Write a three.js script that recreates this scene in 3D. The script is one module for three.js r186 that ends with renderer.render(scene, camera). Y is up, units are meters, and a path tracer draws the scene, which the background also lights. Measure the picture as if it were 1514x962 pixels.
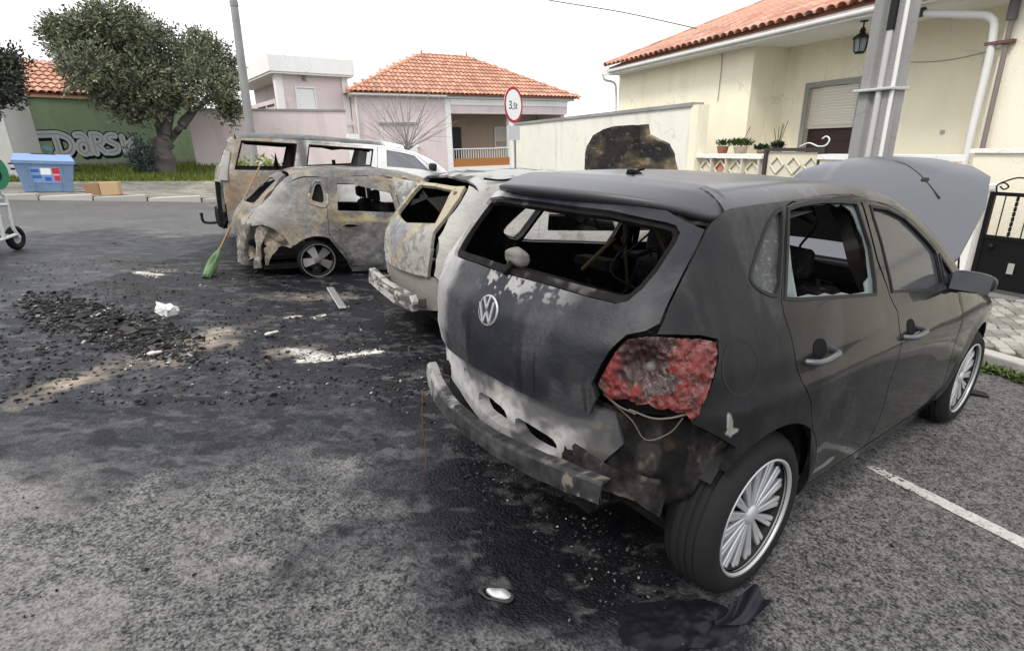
import * as THREE from 'three';
import { mergeGeometries, mergeVertices } from 'three/addons/utils/BufferGeometryUtils.js';
import { RoundedBoxGeometry } from 'three/addons/geometries/RoundedBoxGeometry.js';

// ---------------------------------------------------------------- camera, sky, sun, exposure
const scene = new THREE.Scene();
const camera = new THREE.PerspectiveCamera(62.03, 1024 / 650, 0.05, 1500);
camera.position.set(0, 1.477, 0);
camera.rotation.order = 'YXZ';
camera.rotation.set(-18.44 * Math.PI / 180, 0, -1.27 * Math.PI / 180);
camera.updateMatrixWorld(true);
const renderer = new THREE.WebGLRenderer({ antialias: true });
renderer.toneMapping = THREE.LinearToneMapping;
renderer.toneMappingExposure = 1.9;
renderer.shadowMap.enabled = true;
{ // overcast sky: bright white, a little brighter overhead
  const w = 64, h = 32, d = new Float32Array(w * h * 4);
  for (let j = 0; j < h; j++) for (let i = 0; i < w; i++) {
    const el = (j + .5) / h * Math.PI - Math.PI / 2, s = Math.max(0, Math.sin(el));
    const L = el < 0 ? .5 : .8 + .4 * s;
    const k = (j * w + i) * 4; d[k] = L * .985; d[k + 1] = L; d[k + 2] = L * 1.035; d[k + 3] = 1;
  }
  const t = new THREE.DataTexture(d, w, h, THREE.RGBAFormat, THREE.FloatType);
  t.mapping = THREE.EquirectangularReflectionMapping; t.magFilter = t.minFilter = THREE.LinearFilter; t.wrapS = THREE.RepeatWrapping; t.needsUpdate = true;
  scene.background = t; scene.environment = t;
}
const sun = new THREE.DirectionalLight(0xfff6ea, 1.2);
sun.position.set(-14, 26, 12); sun.target.position.set(0, 0, -6);
sun.castShadow = true; sun.shadow.radius = 26; sun.shadow.mapSize.set(4096, 4096);
Object.assign(sun.shadow.camera, { left: -40, right: 40, top: 40, bottom: -40, near: 1, far: 120 });
scene.add(sun, sun.target);

// ---------------------------------------------------------------- small tools
const V3 = (x, y, z) => new THREE.Vector3(x, y, z);
const R = d => d * Math.PI / 180;
let seed = 12345;
const rnd = () => { seed = (seed * 1664525 + 1013904223) >>> 0; return seed / 4294967296; };
const rr = (a, b) => a + (b - a) * rnd();
const clamp = (x, a = 0, b = 1) => Math.min(b, Math.max(a, x));
const sst = (a, b, x) => { const t = clamp((x - a) / (b - a)); return t * t * (3 - 2 * t); };
const mix = (a, b, t) => a + (b - a) * t;
const mix3 = (a, b, t) => [mix(a[0], b[0], t), mix(a[1], b[1], t), mix(a[2], b[2], t)];
function h2(i, j) { let n = Math.imul(i, 374761393) + Math.imul(j, 668265263) | 0; n = Math.imul(n ^ (n >>> 13), 1274126177); return ((n ^ (n >>> 16)) >>> 0) / 4294967296; }
function noise(x, y) {
  const i = Math.floor(x), j = Math.floor(y), fx = x - i, fy = y - j, u = fx * fx * (3 - 2 * fx), v = fy * fy * (3 - 2 * fy);
  return mix(mix(h2(i, j), h2(i + 1, j), u), mix(h2(i, j + 1), h2(i + 1, j + 1), u), v);
}
function fbm(x, y, o = 4) { let s = 0, a = .5, n = 0; for (let k = 0; k < o; k++) { s += a * noise(x, y); n += a; a *= .5; x = x * 2.03 + 17.3; y = y * 2.03 + 9.1; } return s / n; }
const l2s = c => c <= .0031308 ? c * 12.92 : 1.055 * Math.pow(c, 1 / 2.4) - .055;
const LUT = new Uint8Array(16385); for (let i = 0; i <= 16384; i++) LUT[i] = Math.round(255 * l2s(i / 16384));
const e8 = c => LUT[c <= 0 ? 0 : c >= 1 ? 16384 : (c * 16384) | 0];
const s2l = c => { c /= 255; return c <= .04045 ? c / 12.92 : Math.pow((c + .055) / 1.055, 2.4); };
const S8 = (r, g, b) => [s2l(r), s2l(g), s2l(b)];
// texture of w x h texels from fn(a, b) -> [r, g, b, roughness] in linear values; a, b run over the given range
function tex(w, h, a0, a1, b0, b1, fn, rough = true) {
  const c = new Uint8Array(w * h * 4), q = rough ? new Uint8Array(w * h * 4) : null;
  for (let j = 0; j < h; j++) for (let i = 0; i < w; i++) {
    const v = fn(a0 + (i + .5) / w * (a1 - a0), b0 + (j + .5) / h * (b1 - b0)), k = (j * w + i) * 4;
    c[k] = e8(v[0]); c[k + 1] = e8(v[1]); c[k + 2] = e8(v[2]); c[k + 3] = 255;
    if (q) { q[k] = 255; q[k + 1] = 255 * clamp(v[3]); q[k + 2] = 0; q[k + 3] = 255; }
  }
  const mk = (d, srgb) => { const t = new THREE.DataTexture(d, w, h, THREE.RGBAFormat); t.magFilter = THREE.LinearFilter; t.minFilter = THREE.LinearMipmapLinearFilter; t.generateMipmaps = true; t.wrapS = t.wrapT = THREE.RepeatWrapping; if (srgb) t.colorSpace = THREE.SRGBColorSpace; t.anisotropy = 8; t.needsUpdate = true; return t; };
  return { map: mk(c, true), roughnessMap: q ? mk(q, false) : null };
}
function bumpTex(w, h, fn) {   // tiling height texture
  const c = new Uint8Array(w * h * 4);
  for (let j = 0; j < h; j++) for (let i = 0; i < w; i++) { const v = 255 * clamp(fn(i, j)), k = (j * w + i) * 4; c[k] = c[k + 1] = c[k + 2] = v; c[k + 3] = 255; }
  const t = new THREE.DataTexture(c, w, h, THREE.RGBAFormat); t.magFilter = THREE.LinearFilter; t.minFilter = THREE.LinearMipmapLinearFilter; t.generateMipmaps = true; t.wrapS = t.wrapT = THREE.RepeatWrapping; t.needsUpdate = true; return t;
}
const tileNoise = (i, j, n, cell) => { // value noise that wraps after n cells
  const x = i / cell, y = j / cell, a = Math.floor(x), b = Math.floor(y), u = x - a, v = y - b, s = u * u * (3 - 2 * u), t = v * v * (3 - 2 * v), q = k => ((k % n) + n) % n;
  return mix(mix(h2(q(a), q(b)), h2(q(a + 1), q(b)), s), mix(h2(q(a), q(b + 1)), h2(q(a + 1), q(b + 1)), s), t);
};
const M = (rgb, rough = .8, o = {}) => new THREE.MeshPhysicalMaterial({ color: new THREE.Color().setRGB(...rgb), roughness: rough, side: THREE.DoubleSide, specularIntensity: rough > .3 ? .3 : 1, ...o });
const MP = (rgb, rough = .8, o = {}) => new THREE.MeshPhysicalMaterial({ color: new THREE.Color().setRGB(...rgb), roughness: rough, side: THREE.DoubleSide, ...o });

// names, labels
const taken = new Map();
const numbered = n => { const k = taken.get(n) || 0; taken.set(n, k + 1); return k ? n + '_' + String(k).padStart(3, '0') : n; };
function mark(o, label, category, group, kind) { if (label) o.userData.label = label; if (category) o.userData.category = category; if (group) o.userData.group = group; if (kind) o.userData.kind = kind; return o; }
function thing(name, label, category, group) { const g = new THREE.Group(); g.name = numbered(name); scene.add(g); return mark(g, label, category, group); }
function part(name, geo, mat, parent) {
  const m = new THREE.Mesh(Array.isArray(geo) ? merge(geo) : geo, mat); m.name = name; m.castShadow = m.receiveShadow = true; parent.add(m); return m;
}
function single(name, geo, mat, label, category, group) { const m = part(numbered(name), geo, mat, scene); return mark(m, label, category, group); }
function struct(name, geo, mat) { const m = part(name, geo, mat, scene); m.userData.kind = 'structure'; return m; }
function merge(list) {
  const l = list.map(g => { let q = g.index ? g.toNonIndexed() : g.clone(); for (const k of Object.keys(q.attributes)) if (!['position', 'normal', 'uv', 'color'].includes(k)) q.deleteAttribute(k); return q; });
  const allUv = l.every(g => g.attributes.uv), allC = l.every(g => g.attributes.color);
  l.forEach(g => { if (!allUv) g.deleteAttribute('uv'); if (!allC) g.deleteAttribute('color'); });
  return mergeGeometries(l);
}
const box = (w, h, d, x = 0, y = 0, z = 0) => new THREE.BoxGeometry(w, h, d).translate(x, y, z);
const rbox = (w, h, d, r, x = 0, y = 0, z = 0, s = 2) => new RoundedBoxGeometry(w, h, d, s, Math.min(r, w / 2.01, h / 2.01, d / 2.01)).translate(x, y, z);
const boxAB = (x0, x1, y0, y1, z0, z1) => new THREE.BoxGeometry(x1 - x0, y1 - y0, z1 - z0).translate((x0 + x1) / 2, (y0 + y1) / 2, (z0 + z1) / 2);
const cyl = (r0, r1, h, n = 16, x = 0, y = 0, z = 0) => new THREE.CylinderGeometry(r0, r1, h, n).translate(x, y, z);
function bar(a, b, r, n = 8, r2 = r) { // round bar from a to b
  const d = b.clone().sub(a), L = d.length(), g = new THREE.CylinderGeometry(r2, r, L, n); g.translate(0, L / 2, 0);
  g.applyQuaternion(new THREE.Quaternion().setFromUnitVectors(V3(0, 1, 0), d.normalize())); return g.translate(a.x, a.y, a.z);
}
const tube = (pts, r, seg = 24, n = 6, closed = false) => new THREE.TubeGeometry(new THREE.CatmullRomCurve3(pts, closed), seg, r, n, closed);
function worldUV(g, s = 1) { // box-projected uv in metres
  const q = g.index ? g.toNonIndexed() : g, p = q.attributes.position, n = q.attributes.normal, uv = new Float32Array(p.count * 2);
  for (let i = 0; i < p.count; i++) {
    const ax = Math.abs(n.getX(i)), ay = Math.abs(n.getY(i)), az = Math.abs(n.getZ(i));
    const a = ay > ax && ay > az ? [p.getX(i), p.getZ(i)] : ax > az ? [p.getZ(i), p.getY(i)] : [p.getX(i), p.getY(i)];
    uv[2 * i] = a[0] / s; uv[2 * i + 1] = a[1] / s;
  }
  q.setAttribute('uv', new THREE.BufferAttribute(uv, 2)); return q;
}
function jitter(g, amp, f = 3) { // lumpy distortion of a mesh, shared corners move together
  const p = g.attributes.position;
  for (let i = 0; i < p.count; i++) {
    const x = p.getX(i), y = p.getY(i), z = p.getZ(i);
    p.setXYZ(i, x + amp * (noise(x * f + 3.1 + z * 1.7, y * f + 8 + z * f) - .5) * 2, y + amp * (noise(y * f + 13 - z, x * f + z * f + 4) - .5) * 2, z + amp * (noise(z * f + 23 + y, x * f + y * f * .7 + 41) - .5) * 2);
  }
  g.computeVertexNormals(); return g;
}

// ---------------------------------------------------------------- photo pixel -> ray, ground, street frame
const IW = 1514, IH = 962, FP = 800, EYE = camera.position.clone();
const cq = camera.quaternion;
const ray = (u, v) => V3((u - IW / 2) / FP, -(v - IH / 2) / FP, -1).applyQuaternion(cq);
const GA = -.0668, GB = .02705;                      // the street falls towards the houses on the right
const gy = (x, z) => GA * x + GB * z;
const GN = V3(-GA, 1, -GB).normalize();
function onGround(u, v, dy = 0) { const d = ray(u, v); const t = (dy - EYE.y) / (d.y - GA * d.x - GB * d.z); return EYE.clone().addScaledVector(d, t); }
function atDist(u, v, r) { const d = ray(u, v); return EYE.clone().addScaledVector(d, r / Math.hypot(d.x, d.z)); }
const ST = R(22), dU = V3(-Math.sin(ST), 0, -Math.cos(ST)), dV = V3(Math.cos(ST), 0, -Math.sin(ST));
const UV = (U, Vv, y) => dU.clone().multiplyScalar(U).addScaledVector(dV, Vv).setY(y);
function onV(u, v, v0) { const d = ray(u, v), t = (v0 - EYE.dot(dV)) / d.dot(dV), p = EYE.clone().addScaledVector(d, t); return [p.dot(dU), p.y]; }
// ---------------------------------------------------------------- road and ground
const asph = bumpTex(512, 512, (i, j) => .25 * tileNoise(i, j, 128, 4) + .45 * tileNoise(i + 3, j + 5, 64, 8) + .3 * tileNoise(i, j, 256, 2));
const P_ = (u, v) => { const p = onGround(u, v); return [p.x, p.z]; };
// soot spilled round the burnt cars: [u, v, radius across, radius along] measured on the road in the photo
const sootBlobs = [[470, 430, 2.9], [330, 430, 2.7], [160, 430, 2.9], [40, 470, 2.4], [560, 480, 2.0], [640, 520, 1.5], [720, 660, .95], [820, 760, .7], [900, 800, .6], [300, 380, 2.8], [150, 500, 1.5], [40, 540, 1.1], [420, 560, 1.3], [540, 580, 1.1], [690, 590, 1.0], [990, 905, .3], [330, 590, 1.0], [200, 570, .9], [860, 860, .4], [60, 380, 3.0]]
  .map(([u, v, r]) => [...P_(u, v), r]);
const deepBlobs = [[470, 425, 2.1], [380, 400, 1.6], [250, 470, 1.2], [140, 480, 1.3], [60, 430, 1.6], [200, 400, 1.8], [330, 460, 1.0], [600, 520, 1.0], [700, 600, .6], [760, 700, .55], [850, 800, .5], [20, 540, .8], [480, 500, .8], [620, 470, .9], [720, 640, .5], [800, 740, .5], [890, 790, .42], [950, 830, .22], [660, 560, .45], [520, 400, 1.2], [90, 520, .5], [960, 905, .13], [1010, 930, .1]].map(([u, v, r]) => [...P_(u, v), r]);
const segs = (l) => l.map(([u0, v0, u1, v1, r, k]) => [...P_(u0, v0), ...P_(u1, v1), r, k]);
const sandSegs = segs([[50, 585, 180, 545, .16, .8], [180, 545, 320, 500, .2, 1], [230, 530, 330, 490, .13, .8], [330, 490, 420, 470, .1, .4], [400, 440, 500, 440, .16, .7], [250, 400, 190, 400, .12, .6], [420, 520, 460, 512, .1, .9], [120, 560, 40, 590, .12, .6]]);
const ashSegs = segs([[450, 533, 486, 531, .05, 1], [502, 528, 560, 520, .042, 1], [430, 518, 470, 527, .05, .7], [450, 522, 480, 528, .08, .4], [205, 403, 235, 407, .06, .8], [425, 470, 440, 468, .03, .8], [465, 470, 480, 466, .03, .8]]);
const wornSegs = segs([[0, 640, 110, 640, .16, 1], [0, 690, 120, 690, .2, .9], [0, 730, 60, 730, .22, .7], [100, 880, 140, 905, .07, .7], [30, 930, 120, 940, .12, .6], [350, 830, 390, 835, .035, .8], [300, 780, 330, 790, .06, .5], [720, 935, 800, 930, .05, .8], [130, 660, 170, 665, .07, .6], [310, 690, 330, 694, .03, .6], [0, 850, 40, 840, .08, .6], [250, 735, 280, 720, .05, .5], [270, 830, 300, 850, .05, .4], [0, 950, 40, 940, .06, .6]]);
const wetSegs = segs([[130, 425, 240, 440, .3, 1], [170, 470, 210, 480, .12, 1], [20, 500, 60, 480, .15, .7], [230, 480, 260, 470, .08, .7], [90, 380, 200, 390, .2, .6], [60, 330, 240, 320, .5, .5]]);
const segD = (x, z, s) => { const ax = s[0], az = s[1], bx = s[2] - ax, bz = s[3] - az; const t = clamp(((x - ax) * bx + (z - az) * bz) / (bx * bx + bz * bz + 1e-9)); const ex = x - ax - t * bx, ez = z - az - t * bz; return Math.sqrt(ex * ex + ez * ez) / s[4]; };
const hyp = (a, b) => Math.sqrt(a * a + b * b);
const near = (l, x, z, m) => l.filter(s => segD(x, z, s) < 3 + m / s[4]);
let cell = null;
const roadCells = new Map();
function roadColor(x, z, fine) {
  // only the stains near this half-metre cell matter
  const ci = Math.floor(x * 2), cj = Math.floor(z * 2);
  if (!cell || cell.i !== ci || cell.j !== cj) { const mx = (ci + .5) / 2, mz = (cj + .5) / 2, k = ci + ',' + cj; cell = roadCells.get(k); if (!cell) { const nb = l => l.filter(b => hyp(mx - b[0], mz - b[1]) < b[2] * 1.9 + .4); cell = { i: ci, j: cj, worn: near(wornSegs, mx, mz, .4), soot: nb(sootBlobs), deep: nb(deepBlobs), sand: near(sandSegs, mx, mz, .4), ash: near(ashSegs, mx, mz, .4), wet: near(wetSegs, mx, mz, .4) }; roadCells.set(k, cell); } }
  const n1 = fbm(x * 1.3 + 5, z * 1.3, 3), n2 = fbm(x * 6 + 31, z * 6 + 7, 3), n3 = noise(x * 25, z * 25);
  // aggregate: pale chips in dark binder
  let chip;
  if (fine) { const a = noise(x * 150, z * 150), b = noise(x * 240 + 9, z * 240 + 4), d = noise(x * 34 + 3, z * 34); chip = clamp(.48 + 1.9 * (a * .5 + b * .5 - .5) + .45 * (d - .5)); if (h2(Math.floor(x * 160), Math.floor(z * 160)) > .985) chip = 1; }
  else chip = .46 + .3 * (noise(x * 40, z * 40) - .5);
  const wear = clamp(.35 + .9 * (n1 - .45) + .5 * (n2 - .5));
  let c = mix3([.014, .014, .0145], [.195, .192, .184], chip * (.7 + .35 * wear));
  let rough = .82 - .08 * chip;
  let worn = 0; for (const s of cell.worn) { const d = segD(x, z, s) + (n2 - .5) * 1.5 + (n3 - .5) * .8; worn = Math.max(worn, s[5] * sst(1.25, .75, d)); }
  worn = Math.max(worn, .6 * sst(.70, .78, n2 * .6 + n1 * .4 + .06 * n3));
  c = mix3(c, [.17 + .05 * n3, .165 + .05 * n3, .152 + .045 * n3], worn * (.35 + .55 * chip));
  // soot
  let s = 0; for (const b of cell.soot) { const d = hyp(x - b[0], z - b[1]) / b[2] + (n1 - .5) * .7 + (n2 - .5) * .55; if (d < 1.2) s = Math.max(s, sst(1.1, .62, d)); }
  let dp = 0; for (const b of cell.deep) { const d = hyp(x - b[0], z - b[1]) / b[2] + (n1 - .5) * .6 + (n2 - .5) * .8; if (d < 1.3) dp = Math.max(dp, sst(1.12, .6, d)); }
  const grain = clamp(.55 + .9 * (n3 - .4));
  c = mix3(c, [.006 + .024 * chip, .0064 + .0255 * chip, .009 + .034 * chip], s * (.8 + .2 * n2));
  c = mix3(c, [.0025 + .010 * chip * n2, .0025 + .0105 * chip * n2, .0038 + .014 * chip * n2], dp * (.75 + .25 * grain));
  { // broken residue in the soot: grey ash films and clinkers, in streaks
    const r1 = fbm(x * 4.3 + 60, z * 9 + 20, 4), r2 = fbm(x * 15 + 8, z * 21, 3), res = Math.max(s * .8, dp) * sst(.5, .62, r1 * .55 + r2 * .45) * (.3 + .7 * n3); c = mix3(c, [.085 + .05 * n3, .084 + .05 * n3, .084 + .05 * n3], res * .5);
    const blk = s * sst(.56, .66, fbm(x * 7 + 90, z * 11 + 4, 3)); c = mix3(c, [.006, .006, .007], blk * .7); }
  rough = mix(rough, .62, s); rough = mix(rough, .42, dp);
  for (const g of cell.sand) { const d = segD(x, z, g) + (n2 - .5) * 1.7 + (n3 - .5) * 1.1; const k = g[5] * sst(1.25, .4, d) * (.12 + .88 * grain) * (.35 + .65 * sst(.36, .56, fbm(x * 3.1 + 40, z * 3.1, 3))); if (k > 0) { c = mix3(c, [.2 + .16 * n3, .168 + .135 * n3, .138 + .105 * n3], k * .9); rough = mix(rough, .95, k); } }
  for (const g of cell.ash) { const d = segD(x, z, g) + (n2 - .5) * 1.6 + (n3 - .5) * 1.2; const k = g[5] * sst(1.25, .6, d); if (k > 0) { c = mix3(c, [.6, .57, .5], k * sst(.2, .75, grain * .6 + n2 * .5)); rough = mix(rough, .95, k); } }
  for (const g of cell.wet) { const d = segD(x, z, g) + (n2 - .5) * 2.2 + (n1 - .5) * 1.6; const k = g[5] * sst(1.0, .55, d); if (k > 0) { rough = mix(rough, .16, k); c = mix3(c, [c[0] * .8, c[1] * .82, c[2] * .9], k); } }
  return [c[0], c[1], c[2], rough];
}
function sheet(x0, x1, z0, z1, lift, nx, nz) { // sheet lying on the sloping street, uv 0..1
  const g = new THREE.PlaneGeometry(x1 - x0, z1 - z0, nx, nz).rotateX(-Math.PI / 2).translate((x0 + x1) / 2, 0, (z0 + z1) / 2), p = g.attributes.position, uv = g.attributes.uv;
  for (let i = 0; i < p.count; i++) { const x = p.getX(i), z = p.getZ(i); p.setY(i, gy(x, z) + lift); uv.setXY(i, (x - x0) / (x1 - x0), (z - z0) / (z1 - z0)); }
  g.computeVertexNormals(); return g;
}
{
  const far = M([.075, .073, .07], .95);
  struct('ground', sheet(-260, 260, -320, 60, -.06, 8, 8), far);
  const b1 = asph.clone(); b1.repeat.set(40, 40); b1.needsUpdate = true;
  const a = tex(1024, 1024, -22, 10, -26, 6, (x, z) => roadColor(x, z, false));
  struct('road', sheet(-22, 10, -26, 6, 0, 4, 4), MP([1, 1, 1], 1, { ...a, bumpMap: b1, bumpScale: .004, specularIntensity: .7 }));
  const b2 = asph.clone(); b2.repeat.set(14, 14); b2.needsUpdate = true;
  const c = tex(2048, 2048, -4.6, 4.4, -8.4, .6, (x, z) => roadColor(x, z, true));
  struct('road_surface', sheet(-4.6, 4.4, -8.4, .6, .004, 4, 4), MP([1, 1, 1], 1, { ...c, bumpMap: b2, bumpScale: .007, specularIntensity: .32 }));
}
{ // worn white parking line: ragged flakes of paint left on the aggregate
  const a = onGround(1285, 690), b = onGround(1514, 805), d = b.clone().sub(a).normalize(), L = 1.9;
  const w = .045, side = V3(-d.z, 0, d.x).normalize();
  const t = tex(1024, 64, 0, L, -w, w, (s, q) => { const n = fbm(s * 40, q * 40 + 3, 3), m = noise(s * 130, q * 130), k = .8 + .25 * n - .3 * sst(.5, .8, m); return [.42 * k, .415 * k, .39 * k, .85]; });
  const al = bumpTex(1024, 64, (i, j) => { const s = i / 1024 * L, q = (j / 64 - .5) * 2; const n = fbm(s * 26, q * 2.2 + 7, 4), m = noise(s * 95, q * 5); const edge = 1 - Math.abs(q); return (n * .7 + m * .5 + Math.min(edge, .3) * .9 + .25 * sst(.12, .4, s) - .25 * sst(.12, 0, s) > .68) ? 1 : 0; });
  const p = [], uv = [], idx = [];
  for (let i = 0; i <= 20; i++) for (const q of [-1, 1]) { const pt = a.clone().addScaledVector(d, i / 20 * L).addScaledVector(side, q * w); p.push(pt.x, gy(pt.x, pt.z) + .008, pt.z); uv.push(i / 20, q > 0 ? 1 : 0); }
  for (let i = 0; i < 20; i++) { const k = 2 * i; idx.push(k, k + 1, k + 2, k + 1, k + 3, k + 2); }
  const g = new THREE.BufferGeometry(); g.setAttribute('position', new THREE.Float32BufferAttribute(p, 3)); g.setAttribute('uv', new THREE.Float32BufferAttribute(uv, 2)); g.setIndex(idx); g.computeVertexNormals();
  struct('parking_line', g, M([1, 1, 1], 1, { ...t, alphaMap: al, alphaTest: .5 }));
}
// ---------------------------------------------------------------- car-body toolkit: one implicit body per car, panels cut out of its surface
function curve(pts) { // monotone cubic through [x, y] pairs
  const n = pts.length, x = pts.map(p => p[0]), y = pts.map(p => p[1]), d = [], m = [];
  for (let i = 0; i < n - 1; i++) d.push((y[i + 1] - y[i]) / (x[i + 1] - x[i]));
  m[0] = d[0]; m[n - 1] = d[n - 2];
  for (let i = 1; i < n - 1; i++) m[i] = d[i - 1] * d[i] <= 0 ? 0 : 2 * d[i - 1] * d[i] / (d[i - 1] + d[i]);
  return t => {
    if (t <= x[0]) return y[0] + (t - x[0]) * m[0]; if (t >= x[n - 1]) return y[n - 1] + (t - x[n - 1]) * m[n - 1];
    let i = 0; while (t > x[i + 1]) i++;
    const h = x[i + 1] - x[i], s = (t - x[i]) / h, s2 = s * s, s3 = s2 * s;
    return (2 * s3 - 3 * s2 + 1) * y[i] + (s3 - 2 * s2 + s) * h * m[i] + (-2 * s3 + 3 * s2) * y[i + 1] + (s3 - s2) * h * m[i + 1];
  };
}
const smax = (a, b, k) => { const h = Math.max(k - Math.abs(a - b), 0) / k; return Math.max(a, b) + h * h * k * .25; };
function makeBody(P) { // x forward from the rear axle, y up, z to the car's right
  const roof = curve(P.roof), side = curve(P.side), rear = curve(P.rear), front = curve(P.front);
  const tr = P.planRear, tf = P.planFront;
  const f = (x, y, z) => {
    const az = Math.abs(z);
    let zs = side(y);
    if (x < tr[0]) zs -= tr[1] * ((tr[0] - x) / tr[2]) ** 2;
    if (x > tf[0]) zs -= tf[1] * ((x - tf[0]) / tf[2]) ** 2;
    for (const wx of P.wheels) { const dx = x - wx, dy = y - P.wheelY, r = Math.sqrt(dx * dx + dy * dy) - P.arch; zs += P.flare * Math.exp(-r * r / .0025); }
    if (P.crease) { const q = (y - P.crease[0] - P.crease[1] * x) / .035; zs += P.crease[2] * (1 / (1 + Math.exp(q * 3)) - .5) * sst(.25, .1, Math.abs(q) * .035); }
    const a = az - zs, b = y - (roof(x) - P.crown * az * az), c = rear(y) + (P.rearCurve + (P.rearCurveTop || 0) * sst(1.0, 1.4, y)) * az * az - x, e = x - (front(y) - P.frontCurve * az * az);
    return smax(smax(smax(a, b, P.kRoof), c, P.kRear), e, .15);
  };
  return f;
}
const grad = (f, x, y, z) => { const e = .0015; return V3(f(x + e, y, z) - f(x - e, y, z), f(x, y + e, z) - f(x, y - e, z), f(x, y, z + e) - f(x, y, z - e)).normalize(); };
// projection frames: a point is O + a*ea + b*eb, the surface is searched along ed (into the body)
const FR = {
  right: { O: V3(0, 0, 1.4), ea: V3(1, 0, 0), eb: V3(0, 1, 0), ed: V3(0, 0, -1) },
  left: { O: V3(0, 0, -1.4), ea: V3(1, 0, 0), eb: V3(0, 1, 0), ed: V3(0, 0, 1) },
  rear: { O: V3(-1.8, 0, 0), ea: V3(0, 0, 1), eb: V3(0, 1, 0), ed: V3(1, 0, 0) },
  top: { O: V3(0, 2.6, 0), ea: V3(1, 0, 0), eb: V3(0, 0, 1), ed: V3(0, -1, 0) },
  front: { O: V3(5, 0, 0), ea: V3(0, 0, 1), eb: V3(0, 1, 0), ed: V3(-1, 0, 0) },
  diag: { O: V3(-1.2, 0, 1.2), ea: V3(1, 0, 1).normalize(), eb: V3(0, 1, 0), ed: V3(1, 0, -1).normalize() },
  diagL: { O: V3(-1.2, 0, -1.2), ea: V3(1, 0, -1).normalize(), eb: V3(0, 1, 0), ed: V3(1, 0, 1).normalize() },
};
function solve(f, fr, a, b, off = 0, tmax = 2.6) {
  const p = fr.O.clone().addScaledVector(fr.ea, a).addScaledVector(fr.eb, b), d = fr.ed; let t0 = 0, t1 = null;
  for (let t = .05; t < tmax; t += .05) { if (f(p.x + d.x * t, p.y + d.y * t, p.z + d.z * t) + off < 0) { t1 = t; break; } t0 = t; }
  if (t1 === null) { // missed: closest approach
    let best = 1e9, bt = 0; for (let t = 0; t < tmax; t += .02) { const v = f(p.x + d.x * t, p.y + d.y * t, p.z + d.z * t) + off; if (v < best) { best = v; bt = t; } } return p.addScaledVector(d, bt);
  }
  for (let k = 0; k < 22; k++) { const t = (t0 + t1) / 2; if (f(p.x + d.x * t, p.y + d.y * t, p.z + d.z * t) + off < 0) t1 = t; else t0 = t; }
  return p.addScaledVector(d, t1);
}
function inset(poly, d) { // shrink a polygon by d (grow for negative)
  const n = poly.length, area = THREE.ShapeUtils.area(poly.map(p => ({ x: p[0], y: p[1] }))), s = area > 0 ? 1 : -1;
  return poly.map((p, i) => {
    const a = poly[(i + n - 1) % n], c = poly[(i + 1) % n];
    let e1 = [p[0] - a[0], p[1] - a[1]], e2 = [c[0] - p[0], c[1] - p[1]]; const l1 = Math.hypot(...e1) || 1e-9, l2 = Math.hypot(...e2) || 1e-9;
    const n1 = [-e1[1] / l1 * s, e1[0] / l1 * s], n2 = [-e2[1] / l2 * s, e2[0] / l2 * s]; let m = [n1[0] + n2[0], n1[1] + n2[1]]; const k = Math.max(.5, (m[0] * m[0] + m[1] * m[1]) / 2);
    return [p[0] + m[0] * d / k, p[1] + m[1] * d / k];
  });
}
function smooth(poly, it = 1, keep = .0) { // Chaikin corner rounding
  for (let k = 0; k < it; k++) { const o = []; for (let i = 0; i < poly.length; i++) { const a = poly[i], b = poly[(i + 1) % poly.length]; o.push([a[0] * .78 + b[0] * .22, a[1] * .78 + b[1] * .22], [a[0] * .22 + b[0] * .78, a[1] * .22 + b[1] * .78]); } poly = o; }
  return poly;
}
function clipConvex(poly, ax, v, keepLess) { // clip a convex polygon by a grid line
  const o = []; const ins = p => keepLess ? p[ax] <= v : p[ax] >= v;
  for (let i = 0; i < poly.length; i++) { const a = poly[i], b = poly[(i + 1) % poly.length], ia = ins(a), ib = ins(b); if (ia) o.push(a); if (ia !== ib) { const t = (v - a[ax]) / (b[ax] - a[ax]); const q = [a[0] + (b[0] - a[0]) * t, a[1] + (b[1] - a[1]) * t]; q[ax] = v; o.push(q); } }
  return o;
}
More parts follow.
